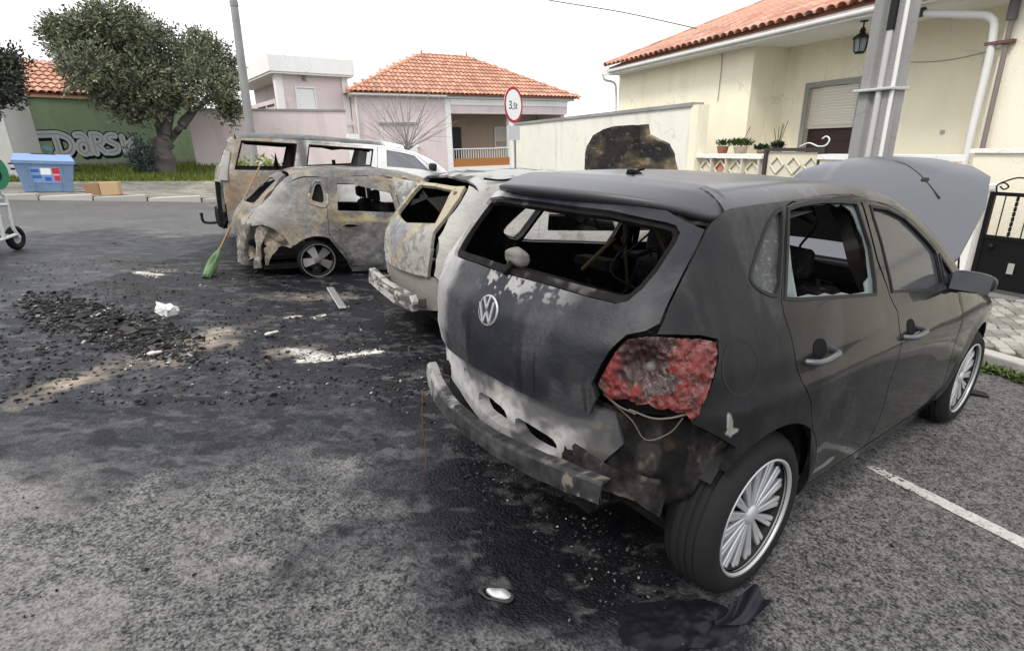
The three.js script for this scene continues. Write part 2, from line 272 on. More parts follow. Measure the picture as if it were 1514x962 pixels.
// a sheet-metal panel: polygon (with holes) in a projection frame, laid on the body surface at depth off, edges folded in by lip
function panel(f, fr, poly, { holes = [], cell = .04, off = 0, lip = .018, gap = 0, wob = null, uv = null } = {}) {
  if (gap) poly = inset(poly, gap);
  const toV = l => l.map(p => new THREE.Vector2(p[0], p[1]));
  let c = toV(poly); if (THREE.ShapeUtils.isClockWise(c)) { c.reverse(); poly = [...poly].reverse(); }
  const hs = holes.map(h => { let q = toV(h); if (!THREE.ShapeUtils.isClockWise(q)) q.reverse(); return q; });
  const tri = THREE.ShapeUtils.triangulateShape(c, hs), all = [...c, ...hs.flat()].map(v => [v.x, v.y]);
  const P = [], N = [], T = [], idx = [], seen = new Map();
  const pt = (a, b, o2 = 0) => {
    const key = Math.round(a * 20000) + ',' + Math.round(b * 20000) + ',' + o2; if (seen.has(key)) return seen.get(key);
    let w = 0; if (wob) w = wob(a, b);
    const p = solve(f, fr, a, b, off + w), n = grad(f, p.x, p.y, p.z);
    if (wob) { // normal follows the dents
      const e = .012, p1 = solve(f, fr, a + e, b, off + wob(a + e, b)), p2 = solve(f, fr, a, b + e, off + wob(a, b + e)); const m = p1.sub(p).cross(p2.sub(p)).normalize(); if (m.dot(n) < 0) m.negate(); if (m.lengthSq() > .5) n.copy(m);
    }
    if (o2) p.addScaledVector(n, -o2);
    P.push(p.x, p.y, p.z); N.push(n.x, n.y, n.z); T.push(uv ? (a - uv[0]) / (uv[1] - uv[0]) : a, uv ? (b - uv[2]) / (uv[3] - uv[2]) : b);
    const k = P.length / 3 - 1; seen.set(key, k); return k;
  };
  const flip = fr.ea.clone().cross(fr.eb).dot(fr.ed) > 0;
  for (const t of tri) {
    let pg = t.map(i => all[i]); const b0 = Math.min(...pg.map(p => p[0])), b1 = Math.max(...pg.map(p => p[0]));
    for (let i = Math.floor(b0 / cell); i <= Math.floor(b1 / cell); i++) {
      let s = clipConvex(clipConvex(pg, 0, i * cell, false), 0, (i + 1) * cell, true); if (s.length < 3) continue;
      const c0 = Math.min(...s.map(p => p[1])), c1 = Math.max(...s.map(p => p[1]));
      for (let j = Math.floor(c0 / cell); j <= Math.floor(c1 / cell); j++) {
        const q = clipConvex(clipConvex(s, 1, j * cell, false), 1, (j + 1) * cell, true); if (q.length < 3) continue;
        const id = q.map(p => pt(p[0], p[1])).filter((v, k, l) => v !== l[(k + 1) % l.length]);
        for (let k = 1; k + 1 < id.length; k++) if (id[0] !== id[k] && id[k] !== id[k + 1] && id[0] !== id[k + 1]) flip ? idx.push(id[0], id[k + 1], id[k]) : idx.push(id[0], id[k], id[k + 1]);
      }
    }
  }
  if (lip) for (const ring of [poly, ...hs.map(h => h.map(v => [v.x, v.y]))]) { // folded edge
    const ds = []; for (let i = 0; i < ring.length; i++) { const a = ring[i], b = ring[(i + 1) % ring.length], L = Math.hypot(b[0] - a[0], b[1] - a[1]), n = Math.max(1, Math.round(L / cell)); for (let k = 0; k < n; k++) ds.push([a[0] + (b[0] - a[0]) * k / n, a[1] + (b[1] - a[1]) * k / n]); }
    for (let i = 0; i < ds.length; i++) {
      const a = ds[i], b = ds[(i + 1) % ds.length], base = P.length / 3;
      for (const q of [a, b]) { const p = solve(f, fr, q[0], q[1], off + (wob ? wob(q[0], q[1]) : 0)), n = grad(f, p.x, p.y, p.z); const tx = uv ? (q[0] - uv[0]) / (uv[1] - uv[0]) : q[0], ty = uv ? (q[1] - uv[2]) / (uv[3] - uv[2]) : q[1]; P.push(p.x, p.y, p.z, p.x - n.x * lip, p.y - n.y * lip, p.z - n.z * lip); T.push(tx, ty, tx, ty); }
      const A = V3(P[3 * base], P[3 * base + 1], P[3 * base + 2]), B = V3(P[3 * base + 6], P[3 * base + 7], P[3 * base + 8]), Cc = V3(P[3 * base + 3], P[3 * base + 4], P[3 * base + 5]); const m = B.sub(A).cross(Cc.sub(A)).normalize(); for (let k = 0; k < 4; k++) N.push(m.x, m.y, m.z);
      idx.push(base, base + 2, base + 1, base + 1, base + 2, base + 3);
    }
  }
  const g = new THREE.BufferGeometry(); g.setAttribute('position', new THREE.Float32BufferAttribute(P, 3)); g.setAttribute('normal', new THREE.Float32BufferAttribute(N, 3)); g.setAttribute('uv', new THREE.Float32BufferAttribute(T, 2)); g.setIndex(idx); return g;
}
// a car standing on the sloping street; px() traces photo pixels onto its body
function makeCar(name, label, cx, cz, yaw, sink, P) {
  const g = thing(name, label, 'car');
  const fx = V3(Math.sin(R(yaw)), 0, -Math.cos(R(yaw))); fx.addScaledVector(GN, -fx.dot(GN)).normalize(); const rx = fx.clone().cross(GN);
  const m = new THREE.Matrix4().makeBasis(fx, GN, rx); g.quaternion.setFromRotationMatrix(m); g.position.set(cx, gy(cx, cz), cz);
  const f0 = makeBody(P), f = (x, y, z) => f0(x, y + sink, z);   // burnt-out cars sit lower on bare rims
  const inv = g.quaternion.clone().invert();
  const lo = EYE.clone().sub(g.position).applyQuaternion(inv);
  const local = (u, v) => ray(u, v).applyQuaternion(inv).normalize();
  const hit = (u, v, off = 0) => { const d = local(u, v); let t0 = 0, t1 = null, best = 1e9, bt = 0; for (let t = .5; t < 22; t += .03) { const q = f(lo.x + d.x * t, lo.y + d.y * t, lo.z + d.z * t) + off; if (q < best) { best = q; bt = t; } if (q < 0) { t1 = t; t0 = t - .03; break; } } if (t1 === null) return lo.clone().addScaledVector(d, bt); for (let k = 0; k < 20; k++) { const t = (t0 + t1) / 2; f(lo.x + d.x * t, lo.y + d.y * t, lo.z + d.z * t) + off < 0 ? t1 = t : t0 = t; } return lo.clone().addScaledVector(d, t1); };
  const px = (fr, list, off = 0) => list.map(([u, v]) => { const p = hit(u, v, off); const q = p.sub(fr.O); return [q.dot(fr.ea), q.dot(fr.eb)]; });
  // curve where the side turns into the roof, for each x: [x, y, z]
  const edge = x => { let a = .9 - sink, b = 1.75 - sink; for (let k = 0; k < 24; k++) { const y = (a + b) / 2, p = solve(f, FR.right, x, y), n = grad(f, p.x, p.y, p.z); if (n.y > .6 || p.z < .15) b = y; else a = y; } const p = solve(f, FR.right, x, a); return [x, a, p.z]; };
  return { g, f, hit, px, edge, local, lo, sink };
}
const flipX = l => l.map(([a, b]) => [-a, b]);   // mirror a rear-frame outline
const symRear = half => [...half, ...flipX(half).reverse()];
const arcPts = (cx, cy, r, a0, a1, n) => Array.from({ length: n + 1 }, (_, i) => { const a = R(a0 + (a1 - a0) * i / n); return [cx + r * Math.cos(a), cy + r * Math.sin(a)]; });
// ---------------------------------------------------------------- shared car pieces
const charred = (() => { const t = tex(256, 256, 0, 1, 0, 1, (a, b) => { const n = fbm(a * 9, b * 9, 4), m = fbm(a * 30 + 5, b * 30, 2); const k = .006 + .018 * n * m + .05 * sst(.64, .8, n * .6 + m * .4); return [k * 1.05, k, k * .95, .75 + .2 * n]; }); return MP([1, 1, 1], 1, { ...t, specularIntensity: .15 }); })();
const sootMetal = M([.022, .022, .023], .62, { metalness: .2 });
const ashMetal = M([.12, .116, .108], .8);
const blackPlastic = M([.016, .016, .017], .55);
const rubber = M([.012, .012, .0125], .78, { bumpMap: bumpTex(128, 128, (i, j) => .5 + .5 * Math.sin(j * .4) * (i % 16 < 12 ? 1 : 0)), bumpScale: .0015 });
const silver = M([.42, .43, .44], .38, { metalness: .5 });
const darkHub = M([.012, .012, .012], .7);
function wheelGeoms(rTyre, wTyre, rRim) { // axis along z, outer face towards +z
  const h = wTyre / 2, prof = [[rRim - .012, -h + .012], [rRim + .01, -h], [rTyre - .045, -h - .006], [rTyre - .012, -h + .02], [rTyre, -h + .045]];
  for (const zz of [-.045, -.015, .015, .045]) prof.push([rTyre, zz - .004], [rTyre - .007, zz - .0035], [rTyre - .007, zz + .0035], [rTyre, zz + .004]);
  prof.push([rTyre, h - .045], [rTyre - .012, h - .02], [rTyre - .045, h + .006], [rRim + .01, h], [rRim - .012, h - .012]);
  const lathe = (p, n = 56) => new THREE.LatheGeometry(p.map(q => new THREE.Vector2(q[0], q[1])), n).rotateX(Math.PI / 2);
  const tyre = lathe(prof);
  const rim = lathe([[rRim - .006, h - .02], [rRim - .008, h - .006], [rRim - .005, h], [rRim + .004, h + .001], [rRim + .002, h - .01]]);
  const barrel = lathe([[rRim - .035, -h + .02], [rRim - .01, -h + .01], [rRim - .04, -.02], [rRim - .026, h - .035], [rRim - .013, h - .02]]);
  return { tyre, rim, barrel, lathe };
}
function multiSpokeWheel(parent, x, y, z, sideSign, steer = 0) { // silver wheel with slim paired spokes
  const w = new THREE.Group(); w.name = 'wheel'; w.position.set(x, y, z); w.rotation.y = (sideSign > 0 ? 0 : Math.PI) + steer; parent.add(w);
  const { tyre, rim, lathe } = WG; part('tyre', tyre, rubber, w); part('rim', rim, silver, w); part('wheel_barrel', WG.barrel, darkHub, w);
  for (let k = 0; k < 15; k++) for (const d of [-1, 1]) { const s = part('spoke', SPK, silver, w); s.rotation.z = k * Math.PI / 7.5 + d * .058; }
  part('hub_cap', HUB, silver, w); part('brake_drum', DRUM, darkHub, w);
  return w;
}
const WG = wheelGeoms(.31, .19, .222);
const SPK = (() => { // one curved blade, rooted in the hub
  const s = new THREE.Shape([new THREE.Vector2(-.004, .035), new THREE.Vector2(.004, .035), new THREE.Vector2(.0075, .213), new THREE.Vector2(-.0075, .213)]);
  const g = new THREE.ExtrudeGeometry(s, { depth: .012, bevelEnabled: true, bevelSize: .0025, bevelThickness: .003, bevelSegments: 1, steps: 1 });
  const p = g.attributes.position; for (let i = 0; i < p.count; i++) { const r = p.getY(i); p.setZ(i, p.getZ(i) + .052 + .028 * Math.sin(clamp((r - .03) / .19) * Math.PI) - .0 * r); } g.computeVertexNormals(); return g;
})();
const HUB = WG.lathe([[0, .082], [.018, .081], [.03, .076], [.042, .066], [.046, .05]], 24);
const DRUM = WG.lathe([[0, .03], [.1, .03], [.13, .02], [.13, -.05], [.2, -.06]], 28);
const STEELW = wheelGeoms(.245, .17, .2);
function bareWheel(parent, x, y, z, sideSign) { // burnt steel wheel: the tyre has burnt away to a collar of cord
  const w = new THREE.Group(); w.name = 'wheel'; w.position.set(x, y, z); w.rotation.y = sideSign > 0 ? 0 : Math.PI; parent.add(w);
  part('tyre_remains', jitter(STEELW.lathe([[.19, -.07], [.225, -.08], [.232, 0], [.226, .07], [.205, .078]], 40), .008, 14), charred, w); part('rim', STEELW.rim, ashMetal, w); part('wheel_barrel', STEELW.barrel, charred, w);
  for (let k = 0; k < 5; k++) { // five broad spokes
    const s = new THREE.Shape([new THREE.Vector2(-.03, .03), new THREE.Vector2(.03, .03), new THREE.Vector2(.055, .19), new THREE.Vector2(-.055, .19)]);
    const g = new THREE.ExtrudeGeometry(s, { depth: .014, bevelEnabled: true, bevelSize: .004, bevelThickness: .004, bevelSegments: 1 }).translate(0, 0, .03); const m = part('spoke', g, k < 2 ? M([.3, .29, .28], .6) : k === 2 ? charred : ashMetal, w); m.rotation.z = k * Math.PI * .4 + .5;
  }
  part('hub_cap', STEELW.lathe([[0, .065], [.03, .062], [.045, .045], [.05, .03]], 20), ashMetal, w); part('brake_drum', DRUM, charred, w); return w;
}
function seat(parent, x, z, y0, name = 'seat_frame', mat = charred) { // charred seat: cushion, back, headrest
  const c = jitter(rbox(.5, .14, .46, .05, x, y0, z, 3), .02, 6), b = rbox(.14, .56, .44, .05, 0, .28, 0, 3).rotateZ(.28).translate(x - .2, y0 + .03, z), hd = rbox(.09, .15, .24, .04, 0, 0, 0, 3).translate(x - .4, y0 + .66, z);
  const m = part(name, [c, jitter(b, .02, 6)], mat, parent); part('headrest', merge([jitter(hd, .012, 9), bar(V3(x - .37, y0 + .5, z - .06), V3(x - .4, y0 + .62, z - .06), .007), bar(V3(x - .37, y0 + .5, z + .06), V3(x - .4, y0 + .62, z + .06), .007)]), mat, m); return m;
}

// ---------------------------------------------------------------- grey hatchback in front
const POLO = {
  roof: [[-.75, 1.30], [-.40, 1.395], [0, 1.447], [.45, 1.470], [.85, 1.468], [1.2, 1.44], [1.5, 1.375], [1.85, 1.19], [2.15, .995], [2.4, .93], [2.8, .84], [3.1, .72], [3.3, .5]],
  side: [[0, .70], [.18, .745], [.3, .79], [.45, .815], [.6, .825], [.75, .822], [.88, .80], [.98, .765], [1.1, .715], [1.25, .65], [1.38, .59], [1.5, .53], [1.7, .4]],
  rear: [[.2, -.55], [.4, -.60], [.7, -.62], [.85, -.625], [.95, -.615], [1.03, -.585], [1.12, -.535], [1.25, -.465], [1.36, -.40], [1.5, -.30], [1.7, -.15]],
  front: [[0, 3.1], [.3, 3.22], [.55, 3.24], [.8, 3.12], [1.1, 2.9], [1.6, 2.5]],
  planRear: [.35, .10, .95], planFront: [1.8, .11, 1.4], wheels: [0, 2.47], wheelY: .305, arch: .36, flare: .012, crease: [.80, .03, .012],
  crown: .075, kRoof: .09, kRear: .12, rearCurve: .38, rearCurveTop: .24, frontCurve: .3,
};
{
  const car = makeCar('burnt_hatchback', 'dark grey hatchback with burnt rear, melted red tail lamp and raised bonnet', .345, -2.227, 53.06, 0, POLO);
  const { g, f, px, edge, hit } = car;
  // --- paint: dark grey with a soot and dust film, ash-white where the left corner burnt through
  const sideTex = tex(1024, 400, -.7, 3.3, 0, 1.6, (x, y) => {
    const n = fbm(x * 3 + 2, y * 3, 4), m = fbm(x * 14, y * 14 + 3, 3), q = noise(x * 70, y * 70);
    const soot = clamp(sst(1.15, .1, x + (n - .5) * .7) * .8 + .2 * sst(.55, .7, n));
    let c = mix3([.006, .0063, .008], [.009, .0094, .0105], m), r = mix(.16, .46, soot) + .08 * (m - .5);
    const dust = clamp(.3 + 1.2 * (m - .5) + .5 * (q - .5)) * .35; c = mix3(c, [.1, .098, .092], dust * .2);
    const chipMark = sst(1.15, .8, Math.hypot((x + .262 + .25 * (y - .73)) / .011, (y - .735) / .034) + 1.4 * (m - .5)) + sst(1.15, .8, Math.hypot((x + .25) / .026, (y - .712) / .010) + 1.2 * (m - .5)); c = mix3(c, [.3, .29, .27], .75 * clamp(chipMark));
    const sm = sst(1.1, .7, Math.hypot((x - .52) / .1, (y - .345) / .022) + (m - .5)); c = mix3(c, [.3, .285, .24], sm * .6);
    const ash = sst(.54, .66, fbm(x * 5 + 70, y * 2.2 + 5, 4)) * (.4 + .6 * q) * mix(.25, 1, soot); c = mix3(c, [.075, .073, .07], ash * .45); r += .2 * ash;
    const drip = sst(.60, .70, fbm(x * 34, y * 2.5 + 9, 3)) * sst(.55, 1.0, y) * soot; c = mix3(c, [.006, .006, .006], drip * .7);
    return [c[0], c[1], c[2], clamp(r, .12, .9)];
  });
  const paintSide = MP([1, 1, 1], 1, { ...sideTex, clearcoat: .06, clearcoatRoughness: .25, specularIntensity: .3 }), paintDoor = MP([1, 1, 1], 1, { ...sideTex, clearcoat: .36, clearcoatRoughness: .04, specularIntensity: .12 });
  const uvS = [-.7, 3.3, 0, 1.6];
  const rearTex = tex(768, 768, -.8, .8, .3, 1.5, (z, y) => {
    const n = fbm(z * 4 + 9, y * 4, 4), m = fbm(z * 16, y * 16 + 5, 3), q = noise(z * 90, y * 90);
    let c = [.010 + .008 * m, .011 + .008 * m, .0145 + .01 * m], r = .5 + .15 * (n - .3);
    const brn = clamp(.65 + .7 * (n - .5)) * sst(.16, .42, y - .62); c = mix3(c, [.028, .027, .027], .5 * sst(.5, .62, n));
    // ash-white burn at the left edge and in flakes under the window
    const e = sst(-.27, -.44, z + (n - .5) * .16 + (m - .5) * .12 - .1 * (y - .9)); const e2 = e * (.7 + .3 * q);
    c = mix3(c, [.36 + .06 * m, .355 + .06 * m, .35 + .06 * m], e2); r = mix(r, .8, e);
    const band = sst(.10, .01, Math.abs(y - 1.055) + (n - .5) * .12) * sst(.3, .1, Math.abs(z - .1)); const fl = sst(.50, .58, m * .8 + q * .2) * sst(.055, .01, Math.abs(y - 1.06) + (n - .5) * .06) * sst(.28, .14, Math.abs(z - .1));
    c = mix3(c, [.34, .33, .33], fl * .7); r = mix(r, .75, fl);
    const ash = sst(.52, .66, fbm(z * 5 + 30, y * 3.2, 4)) * (.4 + .6 * q); c = mix3(c, [.07, .07, .074], ash * .5); const run = sst(.58, .7, fbm(z * 26, y * 2.4 + 3, 3)) * sst(1.08, .8, y); c = mix3(c, [.007, .007, .008], run * .6); r += .18 * ash - .1 * run;
    return [c[0], c[1], c[2], clamp(r - .08, .2, .9)];
  });
  const blister = bumpTex(512, 512, (i, j) => .4 * tileNoise(i, j, 32, 16) + .35 * tileNoise(i + 7, j, 85, 6) * tileNoise(i, j, 16, 32) + .25 * tileNoise(i, j, 170, 3)); blister.repeat.set(3, 3);
  const paintRear = MP([1, 1, 1], 1, { ...rearTex, bumpMap: blister, bumpScale: .0016, clearcoat: .05, clearcoatRoughness: .3, specularIntensity: .36 });
  const uvR = [-.8, .8, .3, 1.5];
  const roofTex = tex(512, 320, -.6, 1.7, -.8, .8, (x, z) => { const n = fbm(x * 3, z * 3 + 7, 4), m = fbm(x * 18, z * 18, 3), q = noise(x * 80, z * 80); const k = .013 + .014 * n * m + .03 * sst(.62, .75, m * .7 + q * .3); return [k, k * 1.02, k * 1.1, .40 + .2 * n]; });
  const paintRoof = MP([1, 1, 1], 1, { ...roofTex, clearcoat: .55, clearcoatRoughness: .22 });
  const paintPlain = MP([.036, .038, .045], .35, { clearcoat: .4, clearcoatRoughness: .2 });
  // --- side outlines traced on the right flank [x, y]
  const S = l => px(FR.right, l);
  const bTop = S([[1272, 296]])[0], bMid = S([[1297, 385]])[0], bGap = [[.945, .995], [1.0, .93], [1.005, .822], [.985, .724], [.975, .614], [1.0, .50], [1.02, .27]];
  const rail = S([[1259, 287], [1225, 288], [1195, 292], [1172, 298]]);
  const rearShut = [[.055, 1.075], [.055, 1.026], [.078, .962], [.09, .865], [.119, .798], [.184, .717]];
  const arch = arcPts(0, .305, .372, 172, 5, 26), archF = arcPts(2.47, .305, .365, 172, 8, 22);
  const archDoor = arcPts(0, .305, .372, 64, 5, 10).filter(p => p[0] > .2);
  const rearDoor = [...rearShut, ...archDoor, [.41, .27], ...bGap.slice().reverse(), bMid, bTop, ...rail, ...S([[1163, 304], [1160, 360], [1156, 425]])];
  const rearWin = S([[1166, 309], [1184, 303], [1215, 298], [1242, 298], [1266, 300], [1276, 330], [1287, 364], [1294, 410], [1295, 434], [1225, 438], [1184, 441], [1161, 440], [1164, 380]]);
  const aLine = S([[1410, 404], [1391, 375], [1372, 350], [1350, 327], [1330, 312], [1312, 303], [1296, 298]]);
  const frontDoor = [...bGap, [2.0, .25], [2.03, .317], [1.955, .445], [1.885, .578], [1.88, .672], [1.872, .801], [1.86, .90], [1.87, .985], ...aLine, [bTop[0] + .012, bTop[1]], [bMid[0] + .012, bMid[1]]];
  const frontWin = S([[1288, 305], [1312, 309], [1337, 322], [1356, 340], [1374, 359], [1384, 372], [1392, 409], [1394, 418], [1378, 427], [1335, 429], [1320, 430], [1314, 400], [1303, 355], [1292, 320]]);
  const frontTri = S([[1390, 378], [1407, 403], [1406, 415], [1397, 416]]);
  const quarterWin = smooth(S([[1108, 408], [1118, 376], [1134, 333], [1146, 314], [1157, 307], [1156, 370], [1152, 437], [1132, 433], [1114, 421]]), 1);
  // aperture of both doors in the body side
  const aperture = [...rearShut, ...archDoor, [.41, .265], [2.0, .245], [2.04, .317], [1.96, .445], [1.89, .578], [1.885, .672], [1.877, .801], [1.865, .90], [1.875, .99], ...aLine, bTop, ...rail, ...S([[1163, 304], [1160, 360], [1156, 425]])];
  const topEdge = []; for (let x = -.12; x <= 2.02; x += .06) { const e = edge(x); topEdge.push([e[0], e[1]]); }
  const seamS = px(FR.right, [[1052, 329], [1045, 340], [1028, 375], [1010, 410], [990, 451], [979, 480], [972, 494]]);
  const lampOut = S([[1000, 494], [1036, 495], [1062, 501], [1063, 528], [1055, 563], [1036, 606], [1023, 626]]);
  // the right side: quarter, roof rail, sill in one pressing; mirrored for the left
  const qLow = S([[1040, 634], [1066, 647], [1090, 662]]);
  const bodySide = [...topEdge.slice().reverse(), ...seamS, ...lampOut, ...qLow, ...arch.filter(p => p[0] > -.33 || p[1] > .5).slice(2), [.40, .2], [1.0, .165], [1.95, .16], [2.08, .25], ...archF.slice(0, 8), [1.9, .60], [1.895, .80], [1.885, .93], [1.98, .985]];
  const dent = (x, y) => .0025 * (fbm(x * 5, y * 5, 2) - .5);
  for (const [frn, sgn] of [['right', 1], ['left', -1]]) {
    const fr = FR[frn], rightSide = sgn > 0, cell = rightSide ? .03 : .07;
    const bs = part('body_side', panel(f, fr, bodySide, { holes: [inset(aperture, -.001), quarterWin], cell, uv: uvS, lip: .03, wob: rightSide ? dent : null }), paintSide, g);
    const d1 = part('rear_door', panel(f, fr, rearDoor, { holes: [rearWin], cell, gap: .0035, uv: uvS, lip: .02, wob: dent }), paintDoor, g);
    const d2 = part('front_door', panel(f, fr, frontDoor, { holes: [frontWin, frontTri], cell, gap: .0035, uv: uvS, lip: .02, wob: dent }), paintDoor, g);
    // charred inner skins
    part('inner_panel', panel(f, fr, aperture.map(([x, y]) => [x, Math.min(y, 1.02)]).filter((p, i, l) => !i || Math.hypot(p[0] - l[i - 1][0], p[1] - l[i - 1][1]) > .004), { cell: .12, off: .055, lip: 0 }), charred, g);
    part('pillar_trim', panel(f, fr, [bGap[0], bMid, bTop, [bTop[0] + .1, bTop[1] - .01], [bMid[0] + .1, bMid[1]], [bGap[0][0] + .09, 1.0]].map(([x, y]) => [x - .05, y]), { cell: .08, off: .045, lip: .05 }), charred, g);
    // fender
    const fTop = []; for (let x = 1.98; x <= 3.0; x += .06) { const e = edge(x); fTop.push([e[0], e[1]]); }
    part('front_fender', panel(f, fr, [[1.90, .60], [1.9, .80], [1.89, .925], ...fTop, [3.02, .66], [2.9, .5], ...archF.slice(8).reverse().map(p => p).filter(p => p[0] < 2.86), [2.0, .52]], { cell, gap: .003, uv: uvS, lip: .03 }), paintDoor, g);
    // trim: window seals as thin frames
    const seal = (w, n, o = .0) => part(n, panel(f, fr, inset(w, -.008), { holes: [inset(w, .004)], cell: .05, off: -.004 + o, lip: .012 }), blackPlastic, rightSide ? d1 : d1);
    seal(rearWin, 'window_seal'); seal(frontWin, 'window_seal'); seal(frontTri, 'window_seal');
    part('window_seal', panel(f, fr, inset(quarterWin, -.007), { holes: [inset(quarterWin, .004)], cell: .05, off: -.004, lip: .012 }), blackPlastic, bs);
    if (rightSide) {
      const glass = MP([.07, .075, .085], .1, { transmission: .4, thickness: 0, ior: 1.5, specularIntensity: .55 });
      const filmTex = tex(256, 256, -.1, .3, 1.05, 1.4, (x, y) => { const n = fbm(x * 30, y * 30, 4), q = fbm(x * 90, y * 90, 2); const k = .022 + .035 * n + .05 * sst(.6, .74, q * .7 + n * .3); return [k, k * 1.06, k * 1.1, .35 + .3 * n]; });
      part('window_glass', panel(f, fr, inset(frontWin, -.006), { cell: .05, off: .012, lip: 0 }), glass, d2);
      part('window_glass', panel(f, fr, inset(frontTri, -.006), { cell: .05, off: .012, lip: 0 }), glass, d2);
      part('quarter_glass', panel(f, fr, inset(quarterWin, -.006), { cell: .02, off: .01, lip: 0, uv: [-.1, .3, 1.05, 1.4], wob: (x, y) => .004 * fbm(x * 40, y * 40, 2) }), MP([1, 1, 1], 1, { ...filmTex, clearcoat: .08, clearcoatRoughness: .2, specularIntensity: .45 }), bs);
      // shards left in the broken rear window: a blade at the back edge, a ragged rim elsewhere
      const shardMat = MP([.2, .25, .25], .2, { transmission: .4, thickness: 0, specularIntensity: .6 });
      part('glass_shard', panel(f, fr, S([[1163, 309], [1169, 312], [1170, 337], [1176, 395], [1183, 440], [1160, 441]]), { cell: .04, off: .012, lip: .004 }), shardMat, d1);
      const hole = S([[1171, 312], [1180, 309], [1196, 304], [1212, 304], [1234, 301], [1244, 306], [1250, 302], [1263, 312], [1270, 325], [1275, 340], [1281, 352], [1286, 372], [1288, 392], [1290, 410], [1283, 419], [1285, 432], [1275, 434], [1262, 436], [1250, 433], [1236, 437], [1225, 434], [1214, 438], [1200, 436], [1184, 440], [1176, 395], [1170, 337]]);
      part('glass_rim', panel(f, fr, inset(rearWin, -.006), { holes: [hole], cell: .04, off: .012, lip: .004 }), shardMat, d1);
    }
    // door handles
    for (const [door, hx, hy] of [[d1, .26, .872], [d2, 1.14, .824]]) {
      const p = solve(f, fr, hx, hy), n = grad(f, p.x, p.y, p.z), o = n.z > 0 ? 1 : -1;
      const cup = panel(f, fr, arcPts(0, 0, 1, 0, 345, 23).map(([a, b]) => [hx - .005 + a * .05, hy + .022 + b * .034]), { cell: .03, off: -.0025, lip: .004 });
      part('handle_cup', cup, M([.004, .004, .004], .9), door);
      part('door_handle', tube([V3(hx - .1, hy - .012, p.z - o * .01), V3(hx - .075, hy - .008, p.z + o * .03), V3(hx, hy, p.z + o * .04), V3(hx + .065, hy + .004, p.z + o * .03), V3(hx + .085, hy + .004, p.z - o * .01)], .0125, 20, 8), paintPlain, door);
    }
  }
  // --- roof
  const rl = []; for (let x = -.12; x <= 1.56; x += .06) { const e = edge(x); rl.push([e[0], e[2]]); }
  part('roof', panel(f, FR.top, [...rl, ...rl.slice().reverse().map(([a, b]) => [a, -b])], { cell: .05, uv: [-.6, 1.7, -.8, .8], lip: .02, wob: (a, b) => .003 * (fbm(a * 4, b * 4, 2) - .5) }), paintRoof, g);
  { const ws = []; for (let x = 1.57; x <= 2.06; x += .07) { const e = edge(x); ws.push([e[0], e[2] - .045]); } part('windscreen', panel(f, FR.top, [...ws, ...ws.slice().reverse().map(([a, b]) => [a, -b])], { cell: .08, off: .008, lip: 0 }), MP([.03, .03, .031], .35, { transmission: .25, thickness: 0, specularIntensity: .5 }), g); }
  part('roof_lining', panel(f, FR.top, [[-.05, .5], [1.5, .52], [1.5, -.52], [-.05, -.5]], { cell: .15, off: .05, lip: 0 }), charred, g);
  { const p = hit(937, 257); const b = part('antenna_base', merge([jitter(rbox(.06, .018, .04, .008, 0, 0, 0, 3).translate(p.x, p.y + .006, p.z), .008, 24), bar(V3(p.x - .02, p.y, p.z - .02), V3(p.x + .05, p.y + .022, p.z + .01), .005), bar(V3(p.x, p.y + .008, p.z), V3(p.x - .06, p.y + .01, p.z + .05), .004)]), charred, g); }
  // --- tailgate
  const Rr = l => px(FR.rear, l);
  const halfOut = [[0, 1.368], [.3, 1.362], [.46, 1.35], ...Rr([[1046, 338], [1030, 372], [1010, 409], [990, 450], [978, 479], [955, 491], [928, 496], [906, 520], [881, 566], [888, 588], [872, 616], [833, 610]]), [0, .705]];
  const halfHole = [[0, 1.338], [.3, 1.334], ...Rr([[985, 328], [1000, 333], [1006, 344], [999, 360], [973, 400], [951, 426], [929, 445], [910, 449]]), [.2, 1.084], [0, 1.084]];
  const outline = symRear(halfOut).filter((p, i, l) => Math.hypot(p[0] - l[(i + 1) % l.length][0], p[1] - l[(i + 1) % l.length][1]) > 1e-4), holeR = symRear(halfHole).filter((p, i, l) => Math.hypot(p[0] - l[(i + 1) % l.length][0], p[1] - l[(i + 1) % l.length][1]) > 1e-4);
  const tgWob = (z, y) => -.014 * sst(.05, -.03, y - (1.0 - .035 * Math.abs(z) * 2)) * sst(.68, .8, y) + .006 * (fbm(z * 5, y * 5 + 3, 2) - .5) + .003 * (fbm(z * 22, y * 22, 2) - .5) * sst(.25, .0, Math.abs(y - 1.03));
  const tg = part('tailgate', panel(f, FR.rear, outline, { holes: [holeR], cell: .025, gap: .004, uv: uvR, lip: .03, wob: tgWob }), paintRear, g);
  part('window_surround', panel(f, FR.rear, inset(holeR, -.002), { holes: [inset(holeR, .022)], cell: .05, off: .018, lip: .02 }), charred, tg);
  // glazing strip with bonding marks beside the opening on the right
  part('tailgate_lining', panel(f, FR.rear, symRear([[0, 1.07], [.45, 1.07], [.5, .95], [.42, .74], [0, .73]]), { cell: .15, off: .06, lip: 0 }), charred, tg);
  { // roof spoiler
    const Z = []; for (let i = 0; i <= 36; i++) Z.push(-.565 + 1.13 * i / 36);
    const sec = z => { const q = Math.abs(z) / .565, xr = -.42 + .235 * q * q + .05 * q ** 8, yt = 1.392 - .02 * q * q - .035 * q ** 6; const xf = -.13 + .06 * q * q, pf = solve(f, FR.top, xf, z), yf = pf.y + .006 - .012 * q ** 8; return [[xf, yf], [mix(xf, xr, .5), mix(yf, yt, .5) + .008], [xr + .02, yt + .002], [xr, yt - .008], [xr + .012, yt - .03], [xr + .05, yt - .05 + .012 * q], [xr + .13, yt - .05], [xf, yf - .04]]; };
